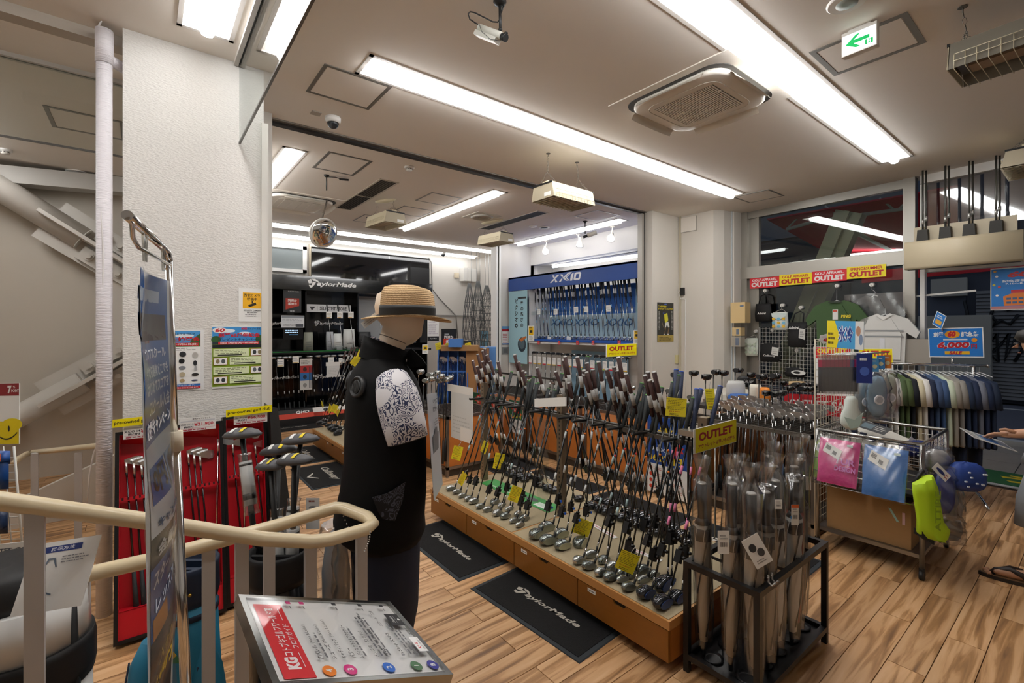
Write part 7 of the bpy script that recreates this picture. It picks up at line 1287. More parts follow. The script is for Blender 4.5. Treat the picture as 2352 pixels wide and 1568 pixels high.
# ================================================================ CHROME CART
cx0, cx1, cy0, cy1 = 3.9, 4.62, .74, 1.33
ct = T('display_cart', 'chrome wheeled display cart with a wire basket and a carton below', 'cart', ((cx0 + cx1) / 2, (cy0 + cy1) / 2, 0)); CW = M('c3c3c0', .2, 1.)
for x in (cx0, cx1):
    for y in (cy0, cy1):
        mb = MB(STEEL); mb.cyl((x, y, .07), (x, y, .86), .014, n=10); mb.build('leg', ct); mb = MB(M('1b1b1c', .5)); mb.cyl((x, y - .012, .03), (x, y + .012, .03), .03, n=14); mb.box(x - .012, y - .014, .04, x + .012, y + .014, .075); mb.build('castor', ct)
mb = MB(STEEL); mb.box(cx0, cy0, .13, cx1, cy1, .155); mb.build('lower_shelf', ct)
mb = MB(M('1a1a1b', .7)); mb.box(cx0 + .03, cy0 + .02, .5, cx1, cy1 - .02, .52); mb.build('tray', ct)
mb = MB(CW)
for z in (.56, .86): mb.tube([(cx0, cy0, z), (cx1, cy0, z), (cx1, cy1, z), (cx0, cy1, z)], .012 if z > .8 else .006, 8, closed=True)
for k in range(1, 6): z = .56 + k * .05; mb.tube([(cx0, cy0, z), (cx1, cy0, z), (cx1, cy1, z), (cx0, cy1, z)], .002, 4, closed=True)
for k in range(16): y = cy0 + (cy1 - cy0) * k / 15; [mb.cyl((x, y, .55), (x, y, .86), .002, n=4) for x in (cx0, cx1)]
for k in range(18): x = cx0 + (cx1 - cx0) * k / 17; [mb.cyl((x, y, .55), (x, y, .86), .002, n=4) for y in (cy0, cy1)]
mb.build('wire_basket', ct)
mb = MB(CW); fx0 = cx0 - .12; [mb.tube([(cx0 - .005, y, .84), (fx0, y, .50), (cx0 - .005, y, .50)], .005, 6) for y in (cy0, cy1)]; [mb.tube([(fx0 + k * .028, cy0, .50 + k * .085), (fx0 + k * .028, cy1, .50 + k * .085)], .003, 5) for k in range(5)]; mb.build('front_rack', ct)
mb = MB(CARD); mb.box(cx0 + .03, .80, .156, cx1 - .15, 1.28, .46); cb = T('carton', 'large brown carton on the lower shelf of the chrome cart', 'box', (4.2, 1.04, .156)); mb.build('carton_body', cb)
mb = MB(M('161617', .35)); mb.hexa([(cx0 + .04, .82, .461), (cx1 - .16, .82, .461), (cx1 - .16, 1.26, .461), (cx0 + .04, 1.26, .461)], [(cx0 + .1, .9, .495), (cx1 - .2, .9, .495), (cx1 - .2, 1.2, .495), (cx0 + .1, 1.2, .495)]); mb.build('black_liner', cb)
mb = MB(M('9ec4bd', .4)); mb.prism([(cx0 + .029, .92, .40), (cx0 + .029, .905, .40), (cx0 + .029, .86, .32), (cx0 + .029, .875, .32)], (-.001, 0, 0)); mb.use(M('d8b0b4', .4)); mb.prism([(cx0 + .029, .845, .39), (cx0 + .029, .83, .39), (cx0 + .029, .83, .31), (cx0 + .029, .845, .31)], (-.001, 0, 0)); mb.build('tape_strip', cb)
def wrapped(o, u, v, w, h, col, label, pr_txt=None, name='bagged_shirt'):
    """folded soft pack in a clear sleeve with a hang tag"""
    u, v = Vector(u).normalized(), Vector(v).normalized(); n = u.cross(v); o = Vector(o); t = T(name, label, 'package', o)
    mb = MB(M(col, .55, bump=.4, nscale=30)); f = lambda a, b: o + u * (w * a) + v * (h * b) + n * (.022 * (max(0, sin(pi * a) * sin(pi * b))) ** .4 + .003 * sin(a * 19 + b * 7))
    g = lambda a, b: f(max(a, .12 - b * .24) if b < .5 else max(a, (b - .72) * .45 * 1), b); mb.grid(g, 10, 10); mb.poly([o + u * .01 * 1, o + u * w, o + u * w + v * h, o + v * h]); mb.build('folded_cloth', t)
    mb = MB(FILM); mb.grid(lambda a, b: o + u * (w * (a * 1.08 - .05)) + v * (h * (b * 1.1 - .03)) + n * (.005 + .026 * (max(0, sin(pi * a) * sin(pi * b))) ** .4 + .004 * sin(a * 23 + b * 17) * sin(b * 31)), 14, 14); mb.build('clear_sleeve', t)
    pr = PR(o + n * .03, u, v, w, h)
    if pr_txt: pr.text(pr_txt[0], .7, .52, .13, pr_txt[2], .5, .03); pr.text(pr_txt[1], .72, .36, .11, pr_txt[2], .5, .03)
    cr, sr = cos(-.35), sin(-.35); R_ = lambda a, b: (.38 + a * cr - b * sr, .72 + (a * sr + b * cr)); pr.poly([R_(-.22, -.11), R_(.22, -.11), R_(.22, .11), R_(-.22, .11)], 'e9e9e6')
    for k in range(6): pr.poly([R_(-.18 + k * .022, -.02), R_(-.168 + k * .022, -.02), R_(-.168 + k * .022, .07), R_(-.18 + k * .022, .07)], '444444')
    pr.poly([R_(.02, -.06), R_(.12, -.06), R_(.12, .02), R_(.02, .02)], '8a8a8a'); pr.rect(.72, .86, .86, .91, 'cfe0da'); pr.build('hang_tag', t); return t
sl = Vector((.11, 0, .33)); wrapped((fx0 - .01, 1.30, .52), -UY, sl, .245, .31, 'f0429a', 'bright pink bagged shirt leaning on the front of the cart', ('TUR', 'DESIGN', 'c47ab8'))
wrapped((fx0 - .01, 1.035, .50), -UY, sl, .235, .33, '3f86d8', 'blue bagged shirt leaning on the front of the cart', ('', '', '3f86d8')); wrapped((fx0 + .03, 1.335, .53), -UY, sl, .12, .28, '9bc53a', 'green bagged shirt half hidden behind the pink one', None)
# lime roll bag, caps and packs on the right end of the cart
t_ = T('roll_bag', 'lime green roll top bag hanging at the right end of the cart', 'bag', PD(2138, 1170, 2.85)); rows_ = [((2098, 1112), (2140, 1090)), ((2099, 1135), (2152, 1120)), ((2104, 1165), (2158, 1160)), ((2108, 1195), (2164, 1195)), ((2106, 1222), (2180, 1216)), ((2120, 1234), (2174, 1236)), ((2150, 1240), (2164, 1240))]
mb = MB(M('b4d820', .5, bump=.2, nscale=12)); rg = []
for (a, b), (c_, d_) in rows_:
    l, r = PD(a, b, 2.86), PD(c_, d_, 2.84); m = (l + r) / 2; u = (r - l) / 2; rg.append([m + u * cos(2 * pi * j / 16) + F2 * (.035 + .01 * sin(j * 3)) * sin(2 * pi * j / 16) for j in range(16)])
mb.loft(rg); mb.build('bag_body', t_); mb = MB(BLK); l, r = PD(2108, 1222, 2.87), PD(2136, 1240, 2.87); mb.obox((l + r) / 2, (r - l) / 2, F2 * .03, UZ * .018); mb.tube([PD(2098, 1112, 2.88), PD(2112, 1090, 2.88), PD(2122, 1080, 2.88)], .012, 6); mb.build('strap', t_)
pr = PR(PD(2166, 1232, 2.79), UZ, -R2, .30, .06, .001); pr.text('ATTIRE', .5, .5, .55, '84a41a', .8, .03); pr.build('lettering', t_)
def lump(name, label, cat, px, py, d, w, h, dp, col, seed, film=False, marks=None):
    c = PD(px, py, d); k = d / 1076; r = random.Random(seed); ph = [r.uniform(0, 6) for _ in range(4)]; t = T(name, label, cat, c); mb = MB(M(col, .6, bump=.3, nscale=25)); n = 16; rg = []
    for i in range(9):
        th = pi * (i + .03) / 8.06; rg.append([c + R2 * (w * k / 2) * sin(th) ** .7 * cos(2 * pi * j / n) * (1 + .1 * sin(3 * j + ph[0] + i)) + F2 * dp * sin(th) ** .7 * sin(2 * pi * j / n) * (1 + .15 * sin(5 * j + ph[1])) + UZ * (h * k / 2) * (-cos(th)) * (1 + .08 * sin(4 * j + ph[2])) for j in range(n)])
    mb.loft(rg); mb.build('cloth_body', t)
    if film: crumple(c - F2 * .01, w * k * 1.1, h * k * 1.25, dp * 2.3, seed, FILM).build('clear_sleeve', t)
    if marks:
        mb = MB(M(marks, .5)); [mb.obox(c + R2 * w * k * r.uniform(-.32, .32) - F2 * dp * .97 + UZ * h * k * r.uniform(-.3, .3), R2 * .006, F2 * .004, UZ * .004) for _ in range(9)]; mb.build('pattern_mark', t)
    return t
lump('cap', 'navy patterned cap hung on the end of the cart', 'cap', 2218, 1094, 2.95, 84, 64, .07, '1f3f8c', 4, False, 'dfe4ee'); lump('bagged_pouch', 'blue pouch in clear plastic below the cart rail', 'package', 2170, 1130, 2.95, 46, 95, .03, '2a3f9a', 8, True); lump('cap', 'grey cap in clear plastic at the right end of the cart', 'package', 2150, 1058, 3.05, 60, 50, .05, 'b0b0b2', 9, True); lump('bagged_towel', 'clear bag with grey print at the lower right of the cart', 'package', 2190, 1165, 3.0, 36, 85, .03, 'a79c90', 12, True); lump('bagged_goods', 'clear crumpled pack with white letters under the blue pouch', 'package', 2185, 1215, 3.0, 50, 50, .03, '6a6560', 15, True); lump('cap', 'dark blue cap resting on the cart basket beside the blue shirt', 'cap', 2105, 1030, 3.2, 70, 36, .06, '1b2d6e', 21, False, 'dfe4ee')
t_, pr = panel('sock_card', 'white card with a navy sock picture hung on the cart end', 'card', PD(2140, 1075, 2.9), R2 * .7 - UZ * .7, UZ * .7 + R2 * .7, .12, .05, M('eeeeec', .4), .001); pr.ell(.45, .5, .3, .2, '26337a'); pr.lines(.75, .2, .97, .8, 2, 'c05058', .4); pr.build('print', t_)
t_, pr = panel('ball_sleeve', 'white card with black lettering among the packs on the cart', 'card', PD(2075, 1030, 3.3), R2 * .8 - UZ * .5, UZ * .8 + R2 * .5, .12, .10, M('ededeb', .4), .001); pr.lines(.1, .2, .9, .8, 3, '5a6a9a', .4); pr.build('print', t_)
# white display box and cards on the cart
bx_ = T('display_box', 'white slotted display box holding dark cards on the cart', 'box', (4.25, 1.2, .87)); mb = MB(M('dcd9cf', .5)); a = [PD(1955, 985, 3.75), PD(2062, 1020, 3.45)]; u = (a[1] - a[0]); L_ = u.length; u.normalize(); v_ = UZ.cross(u)
mb.hexa([a[0] - UZ * .1, a[1] - UZ * .1, a[1] + v_ * .16 - UZ * .1, a[0] + v_ * .16 - UZ * .1], [a[0] + UZ * .01, a[1] - UZ * .04, a[1] + v_ * .16 + UZ * .02, a[0] + v_ * .16 + UZ * .07]); mb.build('box_body', bx_)
for i in range(5): q = a[0] + u * L_ * (.1 + .2 * i) - v_ * .012 - UZ * .01 * i; mb = MB(M('2a3350', .4)); mb.obox(q, u * .018, v_ * .012, UZ * .016); mb.build('display_card', bx_)
t_, pr = panel('leaflet', 'dark photo leaflet lying on the white display box', 'leaflet', PD(1965, 978, 3.65), u, v_ + UZ * .35, .2, .11, M('23272c', .4), .001); pr.rect(.1, .2, .5, .8, '5a6f7a'); pr.lines(.55, .2, .95, .8, 3, 'c9c9c4', .4); pr.build('print', t_)
# ================================================================ WIRE GRID PANEL WITH HANGING PACKS
gp = T('wire_grid_panel', 'white wire grid panel standing behind the cart with packs on hooks', 'rack', (4.4, 1.38, 0)); mb = MB(M('d9d2c0', .4)); gx0, gx1, gz1 = 4.0, 4.85, 1.52
mb.tube([(gx0, 1.38, .02), (gx0, 1.38, gz1), (gx1, 1.38, gz1), (gx1, 1.38, .02)], .006, 6)
for k in range(1, 15): x = gx0 + (gx1 - gx0) * k / 15; mb.cyl((x, 1.38, .05), (x, 1.38, gz1), .0024, n=4)
for k in range(27): z = .1 + k * .054; mb.cyl((gx0, 1.38, z), (gx1, 1.38, z), .0024, n=4)
mb.build('wire_mesh', gp); mb = MB(CW)
for k in range(5): x = 4.12 + k * .15; mb.tube([(x, 1.38, 1.40), (x, 1.10, 1.41)], .004, 5)
mb.build('hook', gp)
for i in range(9):
    px = 1888 + i * 9.3; d = 3.3 - i * .01; c = PD(px, 860, d); w, h = .042, .235; t = T('arm_cover_pack', 'dark arm cover pack with a pink header, ' + ordn(i) + ' from left', 'package', c, group='arm cover packs on the grid'); u = (R2 * .9 - F2 * .45).normalized()
    mb = MB(M('24262e', .6)); mb.loft([[c + u * w * .5 * k * cos(2 * pi * j / 8) + UZ * z + u.cross(UZ) * .008 * sin(2 * pi * j / 8) for j in range(8)] for z, k in ((-h * .5, .9), (-h * .2, 1), (h * .22, 1))]); mb.build('sleeve', t)
    mb = MB(M('e0426e' if i not in (7,) else '6a86b8', .4)); mb.obox(c + UZ * h * .33, u * w * .5, u.cross(UZ) * .006, UZ * h * .11); mb.build('header_card', t); mb = MB(FILM); mb.obox(c - UZ * .0, u * w * .58, u.cross(UZ) * .012, UZ * h * .56); mb.build('clear_bag', t)
for px, py, w, h, d, col, lab in ((1983, 845, .09, .20, 3.15, '1a2f7e', 'dark blue foil pouch right of the arm covers'), (1990, 838, .05, .10, 3.5, '4a9ad8', 'light blue packet behind the foil pouch'), (2008, 838, .05, .10, 3.5, '58a6dc', 'light blue packet, second on the back hook'), (2022, 832, .05, .10, 3.5, '3f90d4', 'light blue packet, third on the back hook'), (2037, 830, .05, .10, 3.5, 'e8862a', 'orange packet at the end of the back hook')):
    c = PD(px, py, d); t_, pr = panel('packet', lab, 'packet', c - R2 * w / 2 - UZ * h / 2, R2 * .9 - F2 * .3, UZ, w, h, M(col, .3), .006); pr.ell(.5, .4, .3, .15, 'e9ddb0' if col != '1a2f7e' else '4a6ac0'); pr.lines(.2, .7, .8, .9, 1, 'f0f4f8', .4); pr.build('print', t_)
for i, (px, py, w, h, d) in enumerate(((1987, 915, 60, 90, 3.35), (2015, 910, 60, 100, 3.25), (2042, 905, 46, 95, 3.3))):
    lump('fan_pack', 'clear pack with a white neck fan and blue cord, ' + ordn(i) + ' from left', 'package', px, py, d, w * .8, h * .9, .02, ('cfd9dc', '9cc0dc', 'd6e0cc')[i], 30 + i, True); c = PD(px + 3, py + 8, d - .05); mb = MB(M('e6e6ea', .4)); mb.cyl(c, c - F2 * .01, .032, n=16); mb.use(M('b9bcc4', .4)); mb.cyl(c - F2 * .01, c - F2 * .012, .022, n=14); mb.build('fan_disc', bpy.data.objects[[o.name for o in bpy.data.objects if o.name.startswith('fan_pack')][-1]])
t_ = T('hooded_towel', 'mint white folded hooded towel hanging below the arm covers', 'towel', PD(1955, 945, 3.2)); mb = MB(M('dfe8e2', .8, bump=.2, nscale=20)); c = PD(1955, 945, 3.2); mb.loft([[c + R2 * r * cos(2 * pi * j / 14) * 1.0 + F2 * .03 * sin(2 * pi * j / 14) + UZ * z for j in range(14)] for z, r in ((-.12, .03), (-.08, .075), (-.02, .07), (.03, .045), (.08, .042), (.105, .02))]); mb.build('cloth_body', t_); mb = MB(M('bcd3cc', .8)); mb.prism([c - F2 * .033 + R2 * a + UZ * b for a, b in ((-.07, -.03), (.0, -.05), (.06, -.0), (.03, -.10), (-.03, -.11))], F2 * .002); mb.build('fold', t_)
# boards behind the cart: outlet boards, ice poster, red board, white counter
t_, pr = quadpanel('outlet_board', 'white board with a red outlet heading behind the wire grid', 'sign', PD(1868, 796, 4.9), PD(1955, 796, 4.6), PD(1868, 960, 4.9), PD(1868, 960, 4.9), M('efeeec', .4)); pr.rect(.06, .84, .99, .995, 'd3202c'); pr.text('OUTLET', .5, .945, .07, 'f0d42a', .8, .05); pr.text('アウトレット', .4, .875, .04, 'f0d42a', .5, .03); pr.build('lettering', t_)
t_, pr = quadpanel('outlet_board', 'white board with a yellow outlet heading right of the blue packets', 'sign', PD(1972, 800, 5.0), PD(2050, 800, 4.7), PD(1972, 990, 5.0), PD(1972, 990, 5.0), M('efeeec', .4)); pr.rect(.02, .84, .99, .995, 'f0dc10'); pr.text('OUTLET', .5, .94, .07, 'c02830', .85, .05); pr.build('lettering', t_)
t_, pr = quadpanel('poster', 'blue and yellow cooling goods poster standing over the packs', 'poster', PD(1900, 736, 3.5), PD(1985, 738, 3.25), PD(1902, 797, 3.5), PD(1902, 797, 3.5), M('e9eef2', .3)); pr.rect(0, 0, 1, 1, '4aa3da'); pr.poly([(0, 0), (.28, 0), (.36, .45), (.22, 1), (0, 1)], 'f0dc28'); pr.text('氷冷', .52, .52, .62, 'f2f6fa', .42, .09); pr.text('氷冷', .52, .52, .6, '2a4a9a', .4, .03); pr.lines(.04, .1, .24, .6, 3, '5a4a20', .5); pr.rect(.78, 0, 1, 1, 'dfe0de'); pr.ell(.86, .65, .06, .18, 'b98a70'); pr.ell(.93, .35, .05, .2, '7a8ca8'); pr.build('print', t_)
mb = MB(M('f3f1ee', .5)); q = PD(1895, 778, 3.55); mb.prism([q + R2 * .045 * cos(a) * (1 + .12 * sin(6 * a)) + UZ * .035 * sin(a) * (1 + .12 * sin(6 * a)) for a in [2 * pi * j / 24 for j in range(24)]], F2 * .002); t_ = T('floor_badge', 'white cloud shaped badge reading 4F beside the cooling poster', 'sign', q); mb.build('badge', t_); pr = PR(q - R2 * .045 - UZ * .035 - F2 * .001, R2, UZ, .09, .07); pr.text('4F', .55, .4, .4, 'c8242e', .4, .05); pr.lines(.2, .62, .8, .8, 1, 'c07a80', .4); pr.build('lettering', t_)
t_, pr = quadpanel('outlet_board', 'long low red board with white serif letters behind the irons', 'sign', PD(1800, 903, 5.2), PD(1985, 912, 4.3), PD(1800, 945, 5.2), PD(1800, 945, 5.2), M('c41f2a', .5)); pr.text('OUTLET SALE', .5, .5, .45, 'efe6e2', .85, .02); pr.build('lettering', t_)
tb = T('side_table', 'low cream table by the right pillar with goods on it', 'table', (6.0, 2.95, 0)); mb = MB(M('e4dfd3', .5)); mb.box(5.55, 2.6, .72, 6.3, 3.25, .80); mb.build('table_top', tb); mb = MB(M('b9b4aa', .5)); mb.box(5.6, 2.65, 0, 6.25, 3.2, .72); mb.build('cabinet_body', tb)
for lab, px, py, d, w, h, col in (('white plastic wrapped bag behind the black drivers', 1690, 895, 5.2, .22, .2, 'd4d4d2'), ('black bag with white script behind the black drivers', 1715, 875, 5.3, .22, .12, '121214'), ('blue box behind the chrome irons', 1700, 915, 5.1, .28, .1, '2f64b0'), ('white and orange bag behind the black drivers', 1735, 900, 5.0, .14, .16, 'e4ded0'), ('orange and white bag right of the white one', 1757, 905, 4.9, .1, .14, 'e88a2a'), ('flat tan cap by the wire mesh', 1830, 880, 5.0, .2, .04, 'b89a70')):
    c = PD(px, py, d); t = T('merchandise', lab, 'package', c); mb = MB(M(col, .5)); mb.loft([[c + R2 * w / 2 * k * cos(2 * pi * j / 12) + F2 * .06 * k * sin(2 * pi * j / 12) + UZ * h * z for j in range(12)] for z, k in ((-.5, .9), (-.3, 1), (.3, .95), (.5, .75))]); mb.build('body', t)
    if 'script' in lab: pr = PR(c - R2 * .09 - F2 * .063 - UZ * .02, R2, UZ, .16, .05); pr.text('Under', .5, .5, .8, 'e9e9e6', .7, .0, .4); pr.build('lettering', t)
sh = T('goods_shelf', 'dark shelf carrying the goods behind the chrome irons', 'shelf', (5.2, 2.3, 0)); mb = MB(M('3a3733', .6)); mb.box(4.95, 1.75, .70, 5.5, 2.95, .74); [mb.box(x, y, 0, x + .03, y + .03, .70) for x in (4.96, 5.46) for y in (1.76, 2.91)]; mb.build('shelf_board', sh)
# ================================================================ WINDOW GOODS
def onwall(px, py, off): return PW(px, py, off)
WU = Vector((-.0644, -1, 0)).normalized()
ys0, ys1 = 1722, 2035; segs = (1722, 1790, 1865, 1945, 2035); tops = (641, 633, 625, 615)
for i in range(4):
    tl, tr = onwall(segs[i], tops[i] - 1, .10), onwall(segs[i + 1], tops[i] - 7, .10); w = tr - tl; W_ = Vector((w.x, w.y, 0)).length; hh = .145
    t_, pr = panel('outlet_banner', ('red outlet banner at the left end under the window bar', 'yellow outlet banner second under the window bar', 'red outlet banner third under the window bar', 'yellow spring and summer outlet banner at the right')[i], 'sign', tl - UZ * hh, WU, UZ, W_, hh, M('d81f2c' if i % 2 == 0 else 'f0dc10', .35), .001); c_ = 'f0e6e4' if i % 2 == 0 else 'c0242c'
    pr.text('SPRING&SUMMER' if i == 3 else 'GOLF APPAREL', .5, .78, .24, c_, .82, .03); pr.text('OUTLET', .5, .35, .46, c_, .88, .06); pr.build('lettering', t_)
    hb = MB(M('d9d9d9', .3)); hb.obox(tl + w / 2 + Vector((.05, 0, -.005)), w / 2, UZ * .004, Vector((.045, 0, 0))); hb.build('tape', t_)
mg = T('mesh_stand', 'white wire mesh fixed before the window behind the hanging bags', 'rack', onwall(1810, 850, .12)); mb = MB(M('c9c6bd', .4)); a, b = onwall(1745, 752, .12), onwall(1880, 745, .12); zb_ = .25
for k in range(18): p = a + (b - a) * k / 17; mb.cyl((p.x, p.y, zb_), (p.x, p.y, 1.62), .0022, n=4)
for k in range(27): z = zb_ + k * .052; mb.cyl((a.x, a.y, z), (b.x, b.y, z), .0022, n=4)
mb.build('wire_mesh', mg); mb = MB(GREY); [mb.box(p.x - .01, p.y - .01, 0, p.x + .01, p.y + .01, 1.62) for p in (a, b)]; mb.build('leg', mg)
def hook(px, py, t, off=.06):
    c = onwall(px, py, off); mb = MB(M('e6e3dd', .35)); mb.cyl(c + UX * (off + .0), c - UX * .012, .028, .022, 14); mb.use(CHROME); mb.tube([c - UX * .012, c - UX * .02 - UZ * .03, c - UX * .01 - UZ * .05, c + UX * .005 - UZ * .04], .003, 5); mb.build('suction_hook', t); return c
def tote(px, pt, pb, w, col, label, hk, strap=True, txt=None, flap=None):
    c = onwall(px, (pt + pb) / 2, .10); d = 5.3; k = (onwall(px, pt, .10).z - onwall(px, pb, .10).z); t = T('hanging_bag', label, 'bag', c)
    mb = MB(M(col, .7, bump=.2, nscale=20)); mb.loft([[c + WU * w / 2 * f * (cos(2 * pi * j / 16)) * (1 if abs(cos(2 * pi * j / 16)) < .8 else .98) - UX * .045 * g * sin(2 * pi * j / 16) + UZ * k * z for j in range(16)] for z, f, g in ((-.5, .82, .6), (-.46, .95, 1), (-.1, 1, 1), (.35, .92, .7), (.5, .86, .3))]); mb.build('bag_body', t); h = hook(hk[0], hk[1], t)
    mb = MB(M(col if strap else 'd9d5cc', .6)); top = c + UZ * k * .5
    if strap: mb.tube([top - WU * w * .25, top - WU * w * .2 + (h - top) * .6, h - UZ * .05, top + WU * w * .2 + (h - top) * .6, top + WU * w * .25], .009, 6)
    else: mb.tube([top - WU * w * .35, h - UZ * .05, top + WU * w * .35], .003, 5)
    mb.build('strap', t)
    pr = PR(c - WU * w / 2 - UX * .052 - UZ * k / 2, WU, UZ, w, k)
    if txt: pr.text(txt[0], txt[1], txt[2], .12, 'ebebe8', .5, .03, .15)
    if flap: pr.poly([(.05, .95), (.95, .95), (.9, .75), (.5, .55), (.1, .75)], flap[0]); [pr.ell(.2 + .3 * (j % 3), .2 + .22 * (j // 3), .1, .07, flap[1 + j % 2]) for j in range(9)]
    if 'tote' in label: pr.poly([(.62, .38), (.9, .30), (.92, .72), (.66, .76)], 'd9dad6'); pr.lines(.68, .4, .88, .65, 3, '8a8a8a', .4)
    if pr.mb.f: pr.build('print', t)
    return t
tote(1753, 697, 738, .24, '111113', 'black shoulder bag with white lettering, top left of the window bags', (1757, 667), True, ('Admiral', .5, .45)); tote(1792, 717, 758, .22, 'dfe6e2', 'white bag with yellow and blue flower print in the window', (1796, 701), False, None, ('d9e6e4', 'f0c23a', '7ac0e0')); tote(1832, 740, 797, .27, '111113', 'tall black tote with a white tag, right of the flower bag', (1839, 706), True, ('Admiral', .4, .78)); tote(1727, 776, 817, .2, 'd9e0d4', 'pale green striped pouch at the left of the window', (1735, 761), False, None, ('dfe6da', 'b9c9b4', 'c4d2be')); tote(1768, 785, 830, .34, '101012', 'wide black tote with a slanted tag at the lower left', (1774, 758), True, ('Callaway', .55, .3)); tote(1827, 842, 866, .28, '121213', 'black bag with a white oval mark, lowest of the window bags', (1830, 804), True, ('', .5, .5))
pr = PR(onwall(1815, 862, .17) , WU, UZ, .2, .09); pr.ell(.5, .5, .45, .36, 'e9e9e6'); pr.ell(.42, .5, .22, .18, '121213'); pr.build('oval_mark', [o for o in bpy.data.objects if o.name.startswith('hanging_bag')][-1])
def tee(px, pt, pb, hw, col, label, hk, polo=False, film=False, off=.12):
    """shirt on a hanger against the window: body with two short sleeves"""
    a, b = onwall(px, pt, off), onwall(px, pb, off); h = a.z - b.z; c = Vector((a.x, a.y, b.z)); t = T('hanging_shirt', label, 'shirt', a)
    out = [(-hw * .62, 0), (-hw * .66, h * .62), (-hw * .95, h * .5), (-hw * 1.05, h * .63), (-hw * .72, h * .9), (-hw * .28, h), (0, h * .955), (hw * .28, h), (hw * .72, h * .9), (hw * 1.05, h * .63), (hw * .95, h * .5), (hw * .66, h * .62), (hw * .62, 0)]
    mb = MB(M(col, .75, bump=.25, nscale=14)); mb.prism([c + WU * x + UZ * z - UX * .045 for x, z in out], UX * .05); mb.prism([c + WU * x * .8 + UZ * (h * .05 + z * .86) - UX * .06 for x, z in out if abs(x) < hw * .7], UX * .015)
    mb.build('shirt_body', t); hq = hook(hk[0], hk[1], t); top = c + UZ * h * .97 - UX * .0
    mb = MB(M('c9cccc', .2)); mb.tube([top - WU * hw * .5 - UZ * .05, top + UZ * .02, top + WU * hw * .5 - UZ * .05], .006, 6); mb.tube([top + UZ * .02, top + UZ * .06, hq - UZ * .05], .0025, 5); mb.build('hanger', t)
    pr = PR(c - WU * hw - UX * .062, WU, UZ, hw * 2, h)
    if polo: pr.poly([(.36, .99), (.5, .88), (.64, .99), (.6, 1.02), (.5, .95), (.4, 1.02)], 'e9e8e4'); [pr.rect(.2, z, .8, z + .03, '8f9294') for z in (.52, .64)]; pr.poly([(.44, .28), (.52, .28), (.52, .5), (.44, .5)], 'e4e6ea')
    elif not film: pr.text('PING', .68, .68, .06, 'd8c42a', .16, .05, .1); pr.poly([(.46, .62), (.55, .62), (.55, .82), (.46, .82)], 'e6e4e2'); pr.rect(.47, .77, .54, .81, 'd0503a'); pr.ell(.5, .965, .12, .02, '22301e')
    if pr.mb.f: pr.build('print', t)
    if film: mb = MB(FILM); q = c - UX * .07; mb.grid(lambda u, v: q + WU * hw * (2.1 * u - 1.05) + UZ * h * (1.03 * v) - UX * .01 * sin(u * 21 + v * 13), 12, 12); mb.build('clear_cover', t)
tee(1922, 690, 805, .32, '3f5a34', 'green short sleeved shirt with a yellow logo hanging in the window', (1922, 656), off=.24); tee(2010, 678, 800, .28, '55585a', 'grey garment in clear plastic hanging in the window', (2002, 654), film=True); tee(2033, 722, 830, .30, 'dddcd8', 'white polo shirt with two grey stripes hanging in the window', (2034, 690), True, off=.24)
# ================================================================ CLOTHES RACK BY THE DOOR
ra, rb_ = Vector((5.66, 1.47, 1.26)), Vector((6.074, .71, 1.26)); rd = (rb_ - ra).normalized(); pd_ = Vector((rd.y, -rd.x, 0)); cr_ = T('clothes_rack', 'chrome clothes rail on curved feet by the street door', 'rack', (ra + rb_) / 2 - UZ * 1.26)
mb = MB(CHROME); mb.cyl(ra, rb_ + rd * .02, .013, n=10); [mb.ball(p, .017) for p in (ra, rb_ + rd * .02)]; mb.build('rail', cr_)
for p in (ra + rd * .1, rb_ - rd * .08): q = Vector((p.x, p.y, 0)); mb = MB(CHROME); mb.cyl(q + UZ * .12, p, .015, n=10); mb.tube([q + pd_ * .26 + UZ * .015, q + pd_ * .2 + UZ * .05, q + UZ * .13, q - pd_ * .2 + UZ * .05, q - pd_ * .26 + UZ * .015], .012, 8); mb.build('stand', cr_)
mb = MB(BLK); mb.cyl(Vector((*(ra + rd * .1).xy, .3)), Vector((*(rb_ - rd * .08).xy, .3)), .012, n=8); mb.build('cross_bar', cr_)
gar = (('1d2740', 'navy shirt'), ('a8a49c', 'grey mesh shirt'), ('e6e4de', 'white shirt'), ('4d5f3c', 'olive green shirt'), ('56683f', 'dark olive shirt'), ('191c26', 'black shirt'), ('d9d0b0', 'cream shirt'), ('e9e7e2', 'off white shirt'), ('1c2742', 'deep navy shirt'), ('44597e', 'slate blue shirt'), ('3b5680', 'mid blue shirt'), ('cfdcc4', 'pale green shirt'), ('9c978e', 'grey camouflage shirt'), ('8f8b85', 'light grey shirt'), ('24344f', 'blue navy shirt'), ('1e2c4a', 'indigo shirt'), ('6d7280', 'steel grey shirt'), ('1a2a4a', 'dark indigo shirt'), ('17263f', 'outermost navy shirt'))
